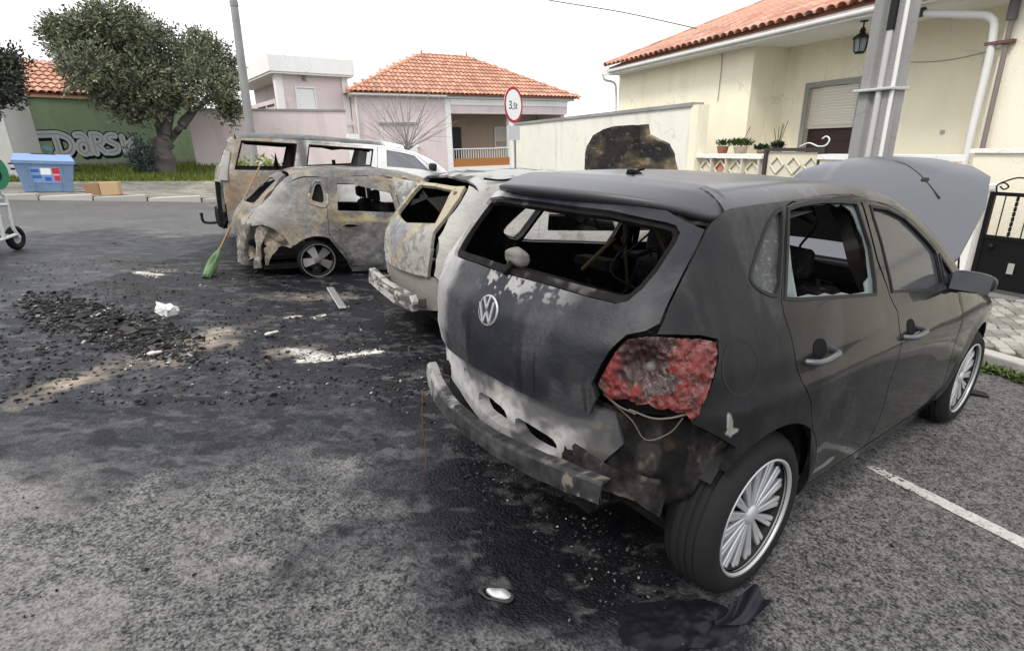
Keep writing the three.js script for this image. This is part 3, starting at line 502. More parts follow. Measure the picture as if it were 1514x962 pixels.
    const pos = [], ix = []; Z.forEach(z => sec(z).forEach(p => pos.push(p[0], p[1], z))); const m = 8;
    for (let i = 0; i < Z.length - 1; i++) for (let j = 0; j < m; j++) { const a = i * m + j, b = i * m + (j + 1) % m, c2 = a + m, d = b + m; ix.push(a, c2, b, b, c2, d); }
    for (const [s, fl] of [[0, 1], [(Z.length - 1) * m, 0]]) for (let j = 1; j < m - 1; j++) fl ? ix.push(s, s + j, s + j + 1) : ix.push(s, s + j + 1, s + j);
    let q = new THREE.BufferGeometry(); q.setAttribute('position', new THREE.Float32BufferAttribute(pos, 3)); q.setIndex(ix); q = q.toNonIndexed(); q.computeVertexNormals(); q = mergeVertices(q.deleteAttribute('normal')); q.computeVertexNormals();
    part('spoiler', q, MP([.03, .03, .033], .45, { clearcoat: .12, clearcoatRoughness: .4 }), tg);
  }
  part('roof_end', panel(f, FR.rear, symRear([[0, 1.40], [.4, 1.385], [.585, 1.345], [.59, 1.30], [.5, 1.31], [0, 1.335]]), { cell: .08, off: .03, lip: .0 }), charred, tg);
  { // round maker's badge: ring and the two letters
    const p = hit(726, 459), n = grad(f, p.x, p.y, p.z), em = new THREE.Group(); em.name = 'badge'; em.position.copy(p).addScaledVector(n, .012); em.quaternion.setFromUnitVectors(V3(0, 0, 1), n); tg.add(em);
    const up = V3(0, 1, 0).applyQuaternion(em.quaternion); em.quaternion.premultiply(new THREE.Quaternion().setFromAxisAngle(n, 0));
    const chrome = M([.42, .42, .43], .35, { metalness: .6 });
    part('badge_disc', new THREE.CylinderGeometry(.054, .054, .01, 32).rotateX(Math.PI / 2), M([.03, .03, .033], .5), em);
    part('badge_ring', new THREE.TorusGeometry(.052, .0055, 8, 36), chrome, em);
    const st = (x0, y0, x1, y1) => { const d = Math.hypot(x1 - x0, y1 - y0); return new THREE.BoxGeometry(.0085, d + .004, .006).rotateZ(-Math.atan2(x1 - x0, y1 - y0)).translate((x0 + x1) / 2, (y0 + y1) / 2, .008); };
    part('badge_letters', [st(-.018, .047, 0, .006), st(.018, .047, 0, .006), st(-.04, .028, -.019, -.044), st(-.019, -.044, 0, -.004), st(0, -.004, .019, -.044), st(.019, -.044, .04, .028)], chrome, em);
  }
  { // burnt wiper motor cover standing at the window's lower edge
    const p = hit(752, 402); part('wiper_motor', jitter(rbox(.06, .07, .09, .025, p.x + .03, p.y + .05, p.z + .0, 4), .012, 16), M([.14, .135, .125], .85), tg);
    part('wiper_spindle', bar(V3(p.x - .012, p.y - .005, p.z - .02), V3(p.x + .03, p.y + .05, p.z + .01), .014, 8), charred, tg);
  }
  // --- tail lamp on the right, half melted
  const lampPoly = px(FR.diag, [[884, 566], [897, 540], [909, 520], [929, 500], [957, 496], [1000, 497], [1034, 498], [1058, 503], [1059, 528], [1051, 563], [1034, 603], [1022, 619], [1012, 607], [1000, 609], [988, 601], [972, 604], [958, 594], [942, 597], [926, 587], [908, 589], [893, 577]]);
  const lc = px(FR.diag, [[960, 540]])[0], dk = px(FR.diag, [[930, 592], [1010, 612]]);
  const melt = (a, b) => { const d = Math.hypot(a - lc[0], (b - lc[1])); const w = fbm(a * 28, b * 28, 3) - .5, fine = fbm(a * 80 + 30 * b, b * 40, 2) - .5; return -.014 + .055 * Math.exp(-d * d / .0035) + .022 * w + .014 * fine + .006 * sst(.8, .96, 1 - Math.abs(2 * fbm(a * 22 + b * 9, b * 30 - a * 16 + 3, 3) - 1)); };
  const lampTex = tex(512, 512, -.15, .4, .7, 1.1, (a, b) => {
    const n = fbm(a * 16, b * 16, 4), m = fbm(a * 34 + b * 12, b * 34 - a * 18, 3), d = Math.hypot(a - lc[0], b - lc[1]);
    const str = fbm(a * 18 + b * 18, (b - a) * 110, 2);
    let c = mix3([.19, .016, .012], [.09, .014, .013], m); c = mix3(c, [.13, .07, .065], .45 * sst(.50, .66, str) * sst(-.02, .12, a - lc[0] + .04)); c = mix3(c, [.018, .013, .012], .9 * sst(.42, .56, n * .5 + m * .34 + .26 * Math.exp(-d * d / .009))); const rg = 1 - Math.abs(2 * fbm(a * 22 + b * 9, b * 30 - a * 16 + 3, 3) - 1); c = mix3(c, [.03, .012, .011], .6 * sst(.84, .97, rg)); const th = 1 - Math.abs(2 * fbm(a * 42 + b * 60, b * 52 - a * 44, 2) - 1); c = mix3(c, [.22, .18, .17], .55 * sst(.93, .985, th) * sst(-.04, .06, a - lc[0] + .03));
    return [c[0] * .8, c[1] * .8, c[2] * .8, .4 + .4 * m];
  });
  const lamp = part('tail_lamp', panel(f, FR.diag, lampPoly, { cell: .008, lip: .05, wob: melt, uv: [-.15, .4, .7, 1.1] }), MP([1, 1, 1], 1, { ...lampTex, clearcoat: .08, clearcoatRoughness: .3, specularIntensity: .7 }), g);
  { const p = hit(962, 545, .03); part('lamp_bulb', new THREE.SphereGeometry(.018, 14, 10).translate(p.x + .012, p.y, p.z - .008), M([.1, .09, .08], .35), lamp);
    const w0 = hit(893, 582, .01), w1 = hit(935, 622, .03), w2 = hit(965, 618, .0), w3 = hit(1010, 618, .0), w4 = hit(955, 650, .05), w5 = hit(990, 640, .03);
    part('lamp_wire', [tube([w0, w1.clone().lerp(w0, .5), w1, w4, w5, w3], .0025, 30, 5), tube([hit(930, 605, -.005), w2, hit(990, 618, -.005), hit(1016, 612, -.004)], .0032, 16, 5), tube([hit(897, 585, .0), hit(915, 600, .005), hit(940, 612, -.003)], .0032, 12, 5)], M([.11, .095, .08], .7), lamp);
    part('lamp_base', panel(f, FR.diag, px(FR.diag, [[890, 566], [909, 526], [930, 504], [1030, 504], [1052, 512], [1046, 563], [1030, 604], [1018, 626], [940, 622], [898, 592]]), { cell: .05, off: .06, lip: .0 }), M([.006, .006, .006], .9), lamp); }
  { // the left lamp has burnt away: bleached corner of bare metal
    part('left_corner_metal', panel(f, FR.diagL, lampPoly.map(([a, b]) => [a, b]), { cell: .02, off: .02, lip: .04, wob: (a, b) => .02 * (fbm(a * 14, b * 14, 3) - .5) }), M([.33, .325, .315], .85), g);
  }
  // --- fuel flap
  { const c0 = S([[1096, 543]])[0]; const ring = arcPts(c0[0], c0[1], .078, 0, 354, 30).map(([x, y]) => [c0[0] + (x - c0[0]) * 1.02, y]); part('fuel_flap', panel(f, FR.right, ring, { cell: .03, off: .010, lip: .02, uv: uvS, wob: (x, y) => .002 * fbm(x * 60, y * 60, 2) }), M([.007, .007, .0075], .75), g);
    part('fuel_flap_gap', panel(f, FR.right, arcPts(c0[0], c0[1], .088, 0, 354, 30), { holes: [arcPts(c0[0], c0[1], .079, 0, 354, 30)], cell: .05, off: -.0015, lip: .012 }), blackPlastic, g); }
  // --- exposed rear end below the tailgate
  const bareTex = tex(512, 256, -.7, .7, .3, .8, (z, y) => {
    const n = fbm(z * 6, y * 6, 4), m = fbm(z * 24, y * 24 + 4, 3); let c = mix3([.15, .148, .145], [.36, .36, .36], sst(.3, .65, n + .25 * (m - .5)));
    const dark = sst(.34, .52, z + (n - .5) * .3); c = mix3(c, [.03, .029, .028], dark * .9); c = mix3(c, [.2, .18, .13], .5 * sst(.6, .7, m)); c = mix3(c, [.05, .05, .055], .7 * sst(.56, .68, 1 - n)); return [c[0], c[1], c[2], .75];
  });
  const bare = M([1, 1, 1], 1, { ...bareTex });
  const holes = [[[-.10, .588], [-.02, .592], [.07, .582], [.095, .55], [.085, .50], [-.06, .50], [-.11, .53]], [[.135, .575], [.22, .57], [.30, .555], [.33, .53], [.32, .482], [.17, .486], [.13, .53]]].map(h => smooth(h, 1));
  part('rear_panel', panel(f, FR.rear, [[-.52, .70], [-.3, .735], [0, .74], [.3, .735], [.52, .72], [.55, .62], [.47, .50], [.41, .485], [.36, .55], [.345, .455], [.1, .455], [-.1, .46], [-.3, .485], [-.46, .52], [-.54, .6]], { holes: [...holes, arcPts(-.23, .62, .02, 0, 340, 12)], cell: .02, off: .035, lip: .05, uv: [-.7, .7, .3, .8], wob: (z, y) => .02 * (fbm(z * 9, y * 9, 3) - .5) }), bare, g);
  part('boot_floor', [boxAB(-.45, .5, .40, .43, -.42, .42)], charred, g);
  const sootTex = tex(256, 256, 0, 1, 0, 1, (a, b) => { const n = fbm(a * 14, b * 5, 4), m = fbm(a * 40 + 5, b * 22, 3), q = noise(a * 120, b * 120); let c = mix3([.006, .0058, .0056], [.024, .0225, .021], sst(.4, .65, n)); c = mix3(c, [.075, .066, .053], .6 * sst(.6, .7, m * .6 + n * .4)); c = mix3(c, [.05, .034, .022], .4 * sst(.62, .72, fbm(a * 9 + 8, b * 9, 3))); return [c[0] * (.7 + .6 * q), c[1] * (.7 + .6 * q), c[2] * (.7 + .6 * q), .85]; }), sooty = M([1, 1, 1], 1, { ...sootTex });
  const under = (l, n, off, seedOff, mat = sooty) => part(n, panel(f, FR.diag, l, { cell: .02, off, lip: .02, wob: (a, b) => .03 * (fbm(a * 9 + seedOff, b * 7, 3) - .5) + .022 * (fbm(a * 30, b * 20 + seedOff, 3) - .5) }), mat, g);
  under(px(FR.diag, [[880, 590], [900, 600], [930, 615], [1020, 622], [1064, 648], [1095, 668], [1062, 690], [1015, 735], [985, 748], [940, 722], [900, 700], [868, 660]], .06), 'inner_quarter', .06, 3);
  under(px(FR.diag, [[846, 655], [905, 690], [975, 708], [983, 730], [975, 760], [940, 735], [895, 720], [850, 690]], -.0), 'bumper_bracket', -.02, 9);
  // wheel housings
  for (const [wx, s] of [[0, 1], [0, -1], [2.47, 1], [2.47, -1]]) {
    const pos = [], ix = []; const n = 18; for (let i = 0; i <= n; i++) { const a = R(-8 + 150 * i / n), r = .365; for (const z of [.79, .5]) pos.push(wx + r * Math.cos(a), .305 + r * Math.sin(a), s * (z - (z > .6 ? .02 : 0))); }
    for (let i = 0; i < n; i++) { const k = 2 * i; ix.push(k, k + 1, k + 2, k + 1, k + 3, k + 2); } const q = new THREE.BufferGeometry(); q.setAttribute('position', new THREE.Float32BufferAttribute(pos, 3)); q.setIndex(ix); q.computeVertexNormals(); part('wheel_housing', q, blackPlastic, g);
  }
  { // bumper beam hanging loose: bowed C-section, bleached at its left end
    const tx = tex(512, 64, 0, 1, 0, 1, (s, t) => { const n = fbm(s * 12, t * 3, 4), m = fbm(s * 50, t * 9, 2); let c = mix3([.010, .010, .011], [.05, .05, .05], n * m * 2); c = mix3(c, [.26, .255, .24], .85 * sst(.3, .1, s + (n - .5) * .4 + (m - .5) * .3)); c = mix3(c, [.2, .18, .14], .6 * sst(.6, .7, m) * sst(.75, .95, s)); return [c[0], c[1], c[2], .6]; });
    const N = 40, sec = [[0, .038], [-.04, .04], [-.052, .03], [-.056, .0], [-.052, -.034], [-.036, -.042], [0, -.04], [-.02, -.034], [-.04, -.028], [-.046, 0], [-.04, .03], [-.02, .033]], m = sec.length, pos = [], uv = [], ix = [];
    for (let i = 0; i <= N; i++) { const s = i / N, z = mix(-.56, .56, s), x = -.635 + .40 * z * z, y = .490 + .022 * sst(.3, .0, s) - .012 * s; sec.forEach((p, j) => { pos.push(x + p[0] + .008 * (noise(s * 14, j) - .5), y + p[1] * (1 + .1 * Math.sin(s * 9)) + .006 * (noise(s * 20, j + 9) - .5), z); uv.push(s, j / m); }); }
    for (let i = 0; i < N; i++) for (let j = 0; j < m; j++) { const a = i * m + j, b = i * m + (j + 1) % m; ix.push(a, b, a + m, b, b + m, a + m); }
    const q = new THREE.BufferGeometry(); q.setAttribute('position', new THREE.Float32BufferAttribute(pos, 3)); q.setAttribute('uv', new THREE.Float32BufferAttribute(uv, 2)); q.setIndex(ix); const qf = q.toNonIndexed(); qf.computeVertexNormals(); const bb = part('bumper_beam', qf, M([1, 1, 1], 1, { ...tx }), g);
    part('beam_bracket', rbox(.12, .06, .06, .01, -.46, .55, -.46), charred, bb); part('beam_bracket', rbox(.12, .08, .06, .01, -.5, .5, .4), charred, bb);
    const w = V3(-.735, .55, -.28); part('hanging_wire', tube([w, V3(-.745, .45, -.27), V3(-.735, .3, -.26), V3(-.74, .2, -.25)], .0025, 20, 4), M([.12, .05, .03], .7), bb);
  }
  // --- bonnet, raised on its hinges at the windscreen
  {
    const hx = 2.17, hy = .985, ang = 57, poly = [[2.13, .60], [2.3, .645], [2.7, .64], [2.95, .58], [3.06, .45], [3.12, .2], [3.125, 0]]; const full = [...poly, ...poly.slice(0, -1).reverse().map(([a, b]) => [a, -b])];
    const rot = q => { q.translate(-hx, -hy, 0); q.rotateZ(R(ang)); q.translate(hx, hy, 0); return q; };
    const q = panel(f, FR.top, full, { cell: .05, lip: .025, wob: (a, b) => -.012 * sst(.05, -.02, Math.abs(b) - .42 + .12 * (a - 2.2)) });
    const bonnet = part('bonnet', rot(q), MP([.062, .066, .077], .36, { clearcoat: .2, clearcoatRoughness: .18, specularIntensity: .8 }), g);
    part('bonnet_frame', rot(merge([panel(f, FR.top, inset(full, .03), { holes: [inset(full, .14)], cell: .1, off: .03, lip: .02 }), panel(f, FR.top, [[2.25, .06], [3.0, .06], [3.0, -.06], [2.25, -.06]], { cell: .12, off: .03, lip: .02 })])), sootMetal, bonnet);
    const onHood = (a, b) => { const p = solve(f, FR.top, a, b); return V3(p.x, p.y + .008, p.z).sub(V3(hx, hy, 0)).applyAxisAngle(V3(0, 0, 1), R(ang)).add(V3(hx, hy, 0)); };
    part('washer_hose', tube([onHood(3.1, -.12), onHood(3.02, .08), onHood(2.93, .2), onHood(2.84, .29), onHood(2.72, .40)], .006, 24, 6), blackPlastic, bonnet);
    { const c = onHood(2.86, .27); part('washer_jet', jitter(rbox(.035, .025, .045, .01, 0, 0, 0, 3), .004, 20).rotateZ(R(ang)).translate(c.x, c.y, c.z), blackPlastic, bonnet); }
    part('bonnet_stay', bar(V3(2.9, .78, .55), onHood(2.75, .5).add(V3(.05, -.03, 0)), .006), sootMetal, g);
  }
  // --- front end, cowl, engine
  part('front_bumper', panel(f, FR.front, symRear([[0, .66], [.45, .66], [.68, .62], [.74, .5], [.74, .3], [.6, .22], [0, .2]]), { cell: .08, lip: .03 }), paintPlain, g);
  part('cowl', [boxAB(2.0, 2.2, .86, .95, -.68, .68)], blackPlastic, g);
  part('engine', [jitter(rbox(.55, .4, .8, .05, 2.62, .52, .05, 4), .03, 6), jitter(rbox(.3, .12, .5, .04, 2.6, .78, -.1, 4), .02, 8), boxAB(3.0, 3.05, .3, .72, -.5, .5)], charred, g);
  part('headlamp', [rbox(.18, .14, .3, .05, 3.0, .66, .52, 3)], M([.3, .31, .32], .3), g); part('headlamp', [rbox(.18, .14, .3, .05, 3.0, .66, -.52, 3)], M([.3, .31, .32], .3), g);
  // --- mirrors
  for (const s of [1, -1]) {
    const sh = new THREE.SphereGeometry(1, 24, 16), p = sh.attributes.position;
    for (let i = 0; i < p.count; i++) { let x = p.getX(i), y = p.getY(i), z = p.getZ(i); const sg = v => Math.sign(v) * Math.pow(Math.abs(v), .65); x = x < 0 ? sg(x) * .03 : sg(x) * .085; const t = (z + 1) / 2; y = sg(y) * mix(.08, .052, t) + .01 * t; z = sg(z) * .118; p.setXYZ(i, x, y, z); } sh.computeVertexNormals();
    const m = part('door_mirror', sh, M([.02, .021, .023], .35), g); m.position.set(1.735, .995, s * .852); m.scale.set(.8, .8, .8 * s);
    part('mirror_glass', new THREE.PlaneGeometry(.2, .11).rotateY(-Math.PI / 2).translate(-.034, .006, 0), M([.1, .11, .115], .15, { metalness: .4 }), m);
    part('mirror_arm', rbox(.07, .03, .13, .012, .02, -.06, -.12), blackPlastic, m);
  }
  // --- wheels
  for (const [wx, s] of [[0, 1], [0, -1], [2.47, 1], [2.47, -1]]) multiSpokeWheel(g, wx, .309, s * .715, s, wx > 1 ? (s > 0 ? -.02 : .02) : 0);
  // --- burnt-out cabin
  part('floor_pan', [boxAB(-.2, 2.0, .2, .25, -.6, .6), boxAB(-.42, -.3, .25, .42, -.4, .4), boxAB(1.98, 2.04, .2, .92, -.66, .66)], charred, g);
  seat(g, 1.25, .34, .42); seat(g, 1.25, -.34, .42);
  part('rear_seat_back', jitter(rbox(.14, .55, 1.14, .05, 0, .27, 0, 5).rotateZ(.3).translate(.12, .45, 0), .03, 6), charred, g);
  part('rear_seat_base', jitter(rbox(.5, .16, 1.14, .05, .42, .42, 0, 4), .03, 6), charred, g);
  part('dashboard', jitter(rbox(.35, .3, 1.25, .08, 1.85, .8, 0, 5), .04, 5), charred, g);
  { const w = part('steering_wheel', new THREE.TorusGeometry(.18, .012, 8, 28).rotateY(Math.PI / 2).rotateZ(.4).translate(1.58, .86, -.34), charred, g); part('steering_column', bar(V3(1.58, .86, -.34), V3(1.8, .78, -.34), .02), charred, w); }
  for (const s of [.34, -.34]) for (const d of [-.14, .14]) part('seat_rod', bar(V3(1.05, .48, s + d), V3(.88, 1.02, s + d), .011, 6), sootMetal, g);
  for (const x of [.55, 1.05]) part('roof_bow', tube([V3(x, 1.3, -.56), V3(x, 1.395, -.3), V3(x, 1.415, 0), V3(x, 1.395, .3), V3(x, 1.3, .56)], .016, 20, 6), charred, g);
  { seed = 31; for (let i = 0; i < 16; i++) { const a = V3(rr(-.35, .6), rr(.75, 1.05), rr(-.5, .5)), b = a.clone().add(V3(rr(-.25, .25), rr(.05, .34), rr(-.2, .2))); part('burnt_wreckage', i % 3 ? bar(a, b, rr(.004, .012), 6) : jitter(rbox(.1, .03, .16, .01, a.x, a.y, a.z, 2), .03, 12), [charred, sootMetal, M([.07, .05, .03], .7)][i % 3], g); } }
  for (const [a, b, c2, d2] of [[.2, 1.38, .25, .4], [.6, 1.39, -.2, .5], [-.1, 1.36, .1, .35], [.9, 1.38, .35, .3]]) part('hanging_strip', tube([V3(a, b, c2), V3(a + .03, b - d2 * .4, c2 + .05), V3(a - .02, b - d2 * .8, c2 + .02), V3(a + .06, b - d2, c2 + .1)], .006, 16, 5), charred, g);
}
// ---------------------------------------------------------------- three burnt-out cars behind
const PAL = { ash: [.40, .395, .375], bone: [.3, .285, .25], ochre: [.27, .205, .11], rust: [.17, .11, .06], soot: [.06, .058, .056], grey: [.15, .15, .15], blue: [.12, .125, .145] };
function burnt(sd, w) { // fire pattern: bleached metal, ochre oxide, soot tongues; w weights each tone
  return (x, y) => {
    const wx = x + .35 * (fbm(x * 1.6 + sd, y * 1.6, 3) - .5), wy = y + .35 * (fbm(x * 1.6, y * 1.6 + sd + 7, 3) - .5);
    const a = fbm(wx * 2.4 + sd, wy * 1.9 + 3, 4), b = fbm(wx * 4 + sd * 2, wy * 2.2 + 11, 4), c = fbm(wx * 3.2 + 31 + sd, wy * 3.2, 4), q = fbm(x * 26 + sd, y * 26, 3), r = noise(x * 90, y * 90);
    let k = mix3(PAL.bone, PAL.ash, sst(.38, .6, a)); k = mix3(k, PAL.grey, w.grey * sst(.47, .56, 1 - a + .22 * (q - .5))); k = mix3(k, PAL.ochre, w.ochre * sst(.51, .58, b + .12 * (q - .5))); k = mix3(k, PAL.rust, w.rust * sst(.55, .62, c + .12 * (q - .5))); k = mix3(k, PAL.soot, w.soot * sst(.50, .58, 1 - c + .3 * (q - .5)));
    const s = .55 + .75 * q + .2 * (r - .5); return [k[0] * s, k[1] * s, k[2] * s, .78 + .15 * q];
  };
}
const wobB = (k, s) => (a, b) => k * (fbm(a * 3.3 + s, b * 3.3, 2) - .5) + k * .35 * (fbm(a * 12, b * 12 + s, 2) - .5);
const flake = bumpTex(512, 512, (i, j) => .3 * tileNoise(i, j, 32, 16) + .4 * tileNoise(i + 7, j, 85, 6) * tileNoise(i, j, 16, 32) * 1.6 + .3 * tileNoise(i, j, 170, 3)); flake.repeat.set(4, 2.5);
const glossless = (t, o = {}) => M([1, 1, 1], 1, { ...t, bumpMap: flake, bumpScale: .006, ...o });
const beamMat = glossless(tex(128, 128, 0, 1, 0, 1, (x, y) => { const n = fbm(x * 8, y * 8, 4), q = fbm(x * 30, y * 30, 2), k = mix(.08, .34, sst(.35, .6, n + .3 * (q - .5))); return [k, k * .97, k * .9, .75]; }));
function cabin(g, y0, zw, x1, name) {
  part('floor_pan', [boxAB(-.6, x1 + .35, y0, y0 + .05, -zw, zw), boxAB(x1 + .3, x1 + .36, y0, y0 + .65, -zw, zw)], charred, g);
  seat(g, x1 - .55, .36, y0 + .2); seat(g, x1 - .55, -.36, y0 + .2);
  part('rear_seat_back', jitter(rbox(.12, .5, 1.1, .05, 0, .25, 0, 4).rotateZ(.3).translate(.12, y0 + .22, 0), .04, 6), charred, g);
  part('dashboard', jitter(rbox(.3, .28, 1.2, .08, x1 + .12, y0 + .55, 0, 4), .05, 5), charred, g);
  part('steering_wheel', new THREE.TorusGeometry(.18, .011, 8, 24).rotateY(Math.PI / 2).rotateZ(.4).translate(x1 - .15, y0 + .62, -.36), charred, g);
}

{ // ---- pale hatchback beside the grey one: tailgate shut, bonnet raised
  const P = { roof: [[-.9, 1.25], [-.5, 1.365], [-.1, 1.435], [.4, 1.475], [.9, 1.485], [1.3, 1.455], [1.6, 1.37], [1.95, 1.15], [2.25, .99], [2.6, .93], [3.0, .82], [3.3, .66]],
    side: [[0, .72], [.2, .77], [.4, .825], [.6, .84], [.8, .835], [.95, .80], [1.1, .74], [1.25, .675], [1.38, .61], [1.5, .55], [1.7, .42]],
    rear: [[.2, -.72], [.4, -.76], [.65, -.765], [.85, -.75], [.97, -.70], [1.1, -.605], [1.25, -.49], [1.36, -.40], [1.5, -.3], [1.7, -.15]], front: [[0, 3.15], [.4, 3.3], [.7, 3.2], [1.1, 2.9]],
    planRear: [.2, .10, .9], planFront: [1.9, .11, 1.4], wheels: [0, 2.5], wheelY: .3, arch: .35, flare: .012, crown: .075, kRoof: .09, kRear: .13, rearCurve: .2, frontCurve: .3 };
  const car = makeCar('burnt_hatchback', 'burnt-out pale hatchback with bleached tailgate and scorched raised bonnet', -.364, -5.031, 59.5, .073, P), { g, f, px, edge, hit } = car, sk = .073;
  const sideT = tex(512, 256, -.9, 3.3, 0, 1.6, (() => { const b = burnt(4, { ochre: .15, rust: .1, grey: .45, soot: .35 }); return (x, y) => { const c = b(x, y); const p = fbm(x * 7, y * 7, 3); const k = sst(.25, .55, p + .3 * (.6 - x)); return [mix(c[0], .34, k * .7), mix(c[1], .335, k * .7), mix(c[2], .32, k * .7), c[3]]; }; })());
  const side = glossless(sideT), uvS = [-.9, 3.3, 0, 1.6];
  const topE = []; for (let x = -.3; x <= 2.1; x += .08) { const e = edge(x); topE.push([e[0], e[1]]); }
  const Y = (l) => l.map(([x, y]) => [x, y - sk]);
  const arch = Y(arcPts(0, .3, .36, 172, 4, 16)), archF = Y(arcPts(2.5, .3, .36, 172, 8, 14));
  const rd = Y([[.16, .98], [.2, .75], [.3, .52], [.4, .3], [.42, .26], [1.08, .24], [1.06, .6], [1.08, .97], [1.0, 1.37], [.42, 1.365], [.25, 1.3]]), rw = Y([[.26, 1.01], [1.02, .99], [.95, 1.33], [.46, 1.335], [.34, 1.28]]);
  const fd = Y([[1.08, .24], [2.05, .25], [1.98, .5], [1.95, .93], [1.9, 1.0], [1.45, 1.30], [1.2, 1.36], [1.0, 1.37], [1.08, .97], [1.06, .6]]), fw = Y([[1.13, .99], [1.8, .98], [1.42, 1.25], [1.2, 1.32], [1.07, 1.335]]);
  const ap = Y([[.16, .98], [.2, .75], [.3, .52], [.4, .3], [.42, .255], [2.05, .24], [1.99, .5], [1.955, .93], [1.91, 1.005], [1.45, 1.31], [1.2, 1.37], [.42, 1.372], [.25, 1.305]]);
  const seam = px(FR.right, [[693, 274], [685, 290], [664, 322], [650, 352], [645, 385], [643, 408]]);
  const bs = [...topE.slice().reverse(), ...seam, ...Y([[-.66, .62], [-.62, .42], [-.4, .36]]), ...arch, ...Y([[.42, .19], [2.02, .18], [2.12, .28]]), ...archF.slice(0, 7), ...Y([[1.97, .6], [1.97, .93], [2.05, .99]])];
  for (const [n, s] of [['right', 1], ['left', -1]]) {
    const fr = FR[n], cell = .06;
    part('body_side', panel(f, fr, bs, { holes: [ap], cell, uv: uvS, lip: .03, wob: wobB(.02, s) }), side, g);
    part('rear_door', panel(f, fr, rd, { holes: [rw], cell, gap: .004, uv: uvS, lip: .02, wob: wobB(.02, s + 3) }), side, g);
    part('front_door', panel(f, fr, fd, { holes: [fw], cell, gap: .004, uv: uvS, lip: .02, wob: wobB(.02, s + 5) }), side, g);
    part('inner_panel', panel(f, fr, Y([[.2, .97], [.45, .3], [2.0, .3], [1.93, .95]]), { cell: .2, off: .06, lip: 0 }), charred, g);
    part('cabin_lining', panel(f, fr, Y([[-.5, 1.2], [-.6, .6], [.12, .5], [.14, 1.0], [.24, 1.33], [-.2, 1.36]]), { cell: .12, off: .05, lip: 0 }), charred, g);
    const fT = []; for (let x = 2.08; x <= 3.05; x += .1) { const e = edge(x); fT.push([e[0], e[1]]); }
    part('front_fender', panel(f, fr, [...Y([[1.98, .6], [1.98, .93]]), ...fT, ...Y([[3.05, .6], [2.95, .48]]), ...archF.slice(6).reverse().filter(p => p[0] < 2.9), ...Y([[2.1, .5]])], { cell, uv: uvS, lip: .03 }), side, g);
  }
  const rl = []; for (let x = -.3; x <= 1.62; x += .08) { const e = edge(x); rl.push([e[0], e[2]]); }
  part('roof', panel(f, FR.top, [...rl, ...rl.slice().reverse().map(([a, b]) => [a, -b])], { cell: .06, uv: uvS, lip: .02, wob: wobB(.03, 9) }), glossless(tex(256, 256, -.9, 3.3, 0, 1.6, (x, y) => { const n = fbm(x * 4, y * 4, 4), q = fbm(x * 24, y * 24, 2), k = mix(.07, .3, sst(.35, .52, n + .2 * (q - .5))); return [k, k, k * .98, .8]; })), g);
  { // strip of roof seal hanging off the edge
    const e = [-.1, .3, .7, 1.1].map(x => { const q = edge(x); return V3(q[0], q[1] + .045, q[2] - .03); }); part('roof_strip', tube([e[0].clone().add(V3(-.15, .01, 0)), e[0], e[1].add(V3(0, .02, 0)), e[2].add(V3(0, .035, 0)), e[3]], .009, 24, 5), charred, g); }
  // tailgate
  const tgT = tex(512, 512, -.8, .8, .4, 1.5, (() => { const b = burnt(9, { ochre: .25, rust: 0, grey: .35, soot: .15 }); return (z, y) => {
    const c = b(z * 1.2, y * .8), n = fbm(z * 6, y * 3, 3), q = fbm(z * 30, y * 30, 2); const vx = z + .08, t = clamp((y - .52) / .42); const inV = sst(.06, -.05, Math.abs(vx) - .33 * t + (n - .5) * .16) * sst(.97, .9, y); const rimV = sst(.09, .02, Math.abs(Math.abs(vx) - .34 * t) + (n - .5) * .05) * sst(1.0, .9, y);
    let k = mix3([.30, .295, .275], c, .45); k = mix3(k, [.13 + .12 * q, .135 + .12 * q, .15 + .13 * q], inV * (.6 + .4 * q)); k = mix3(k, [.3, .24, .12], rimV * .6); const fr = sst(.88, 1.0, y); k = mix3(k, [.36, .29, .17], fr * (.35 + .5 * n)); k = mix3(k, [.1, .098, .095], .6 * sst(.52, .64, q * .5 + n * .5)); return [k[0], k[1], k[2], .8]; }; })());
  const tg = (l) => px(FR.rear, l);
  const half = [[0, 1.345 - sk], [.35, 1.335 - sk], ...tg([[690, 274], [680, 292], [662, 318], [641, 344], [637, 370], [632, 411]]), [0, .60 - sk]];
  const hh = [[0, 1.31 - sk], [.35, 1.30 - sk], ...tg([[671, 278], [660, 298], [644, 330]]), [0, 1.0 - sk]];
  const tgp = part('tailgate', panel(f, FR.rear, symRear(half), { holes: [symRear(hh)], cell: .03, gap: .006, lip: .03, uv: [-.8, .8, .4, 1.5], wob: (z, y) => .015 * (fbm(z * 4, y * 4, 2) - .5) - .02 * sst(.03, -.02, y - .9) * sst(.03, -.03, Math.abs(z) - .42) + .03 * sst(.62, .5, y) * 0 }), glossless(tgT), g);
  part('tailgate_lining', panel(f, FR.rear, symRear([[0, .98 - sk], [.42, .97 - sk], [.45, .62 - sk], [0, .62 - sk]]), { cell: .2, off: .06, lip: 0 }), charred, tgp);
  for (const s of [1, -1]) part('glass_remnant', (() => { const p = solve(f, FR.rear, s * .43, 1.27 - sk); return jitter(rbox(.02, .05, .03, .006, p.x + .01, p.y, p.z), .012, 20); })(), ashMetal, tgp);
  // empty lamp recess on each corner
  const lampP = px(FR.diag, [[691, 280], [690, 292], [669, 342], [658, 375], [648, 396], [643, 400], [642, 372], [648, 350], [670, 318], [684, 294]]);
  for (const fr of [FR.diag, FR.diagL]) part('lamp_recess', panel(f, fr, inset(lampP, -.02), { cell: .04, off: .05, lip: 0, wob: wobB(.05, 2) }), M([.075, .074, .074], .8), g);
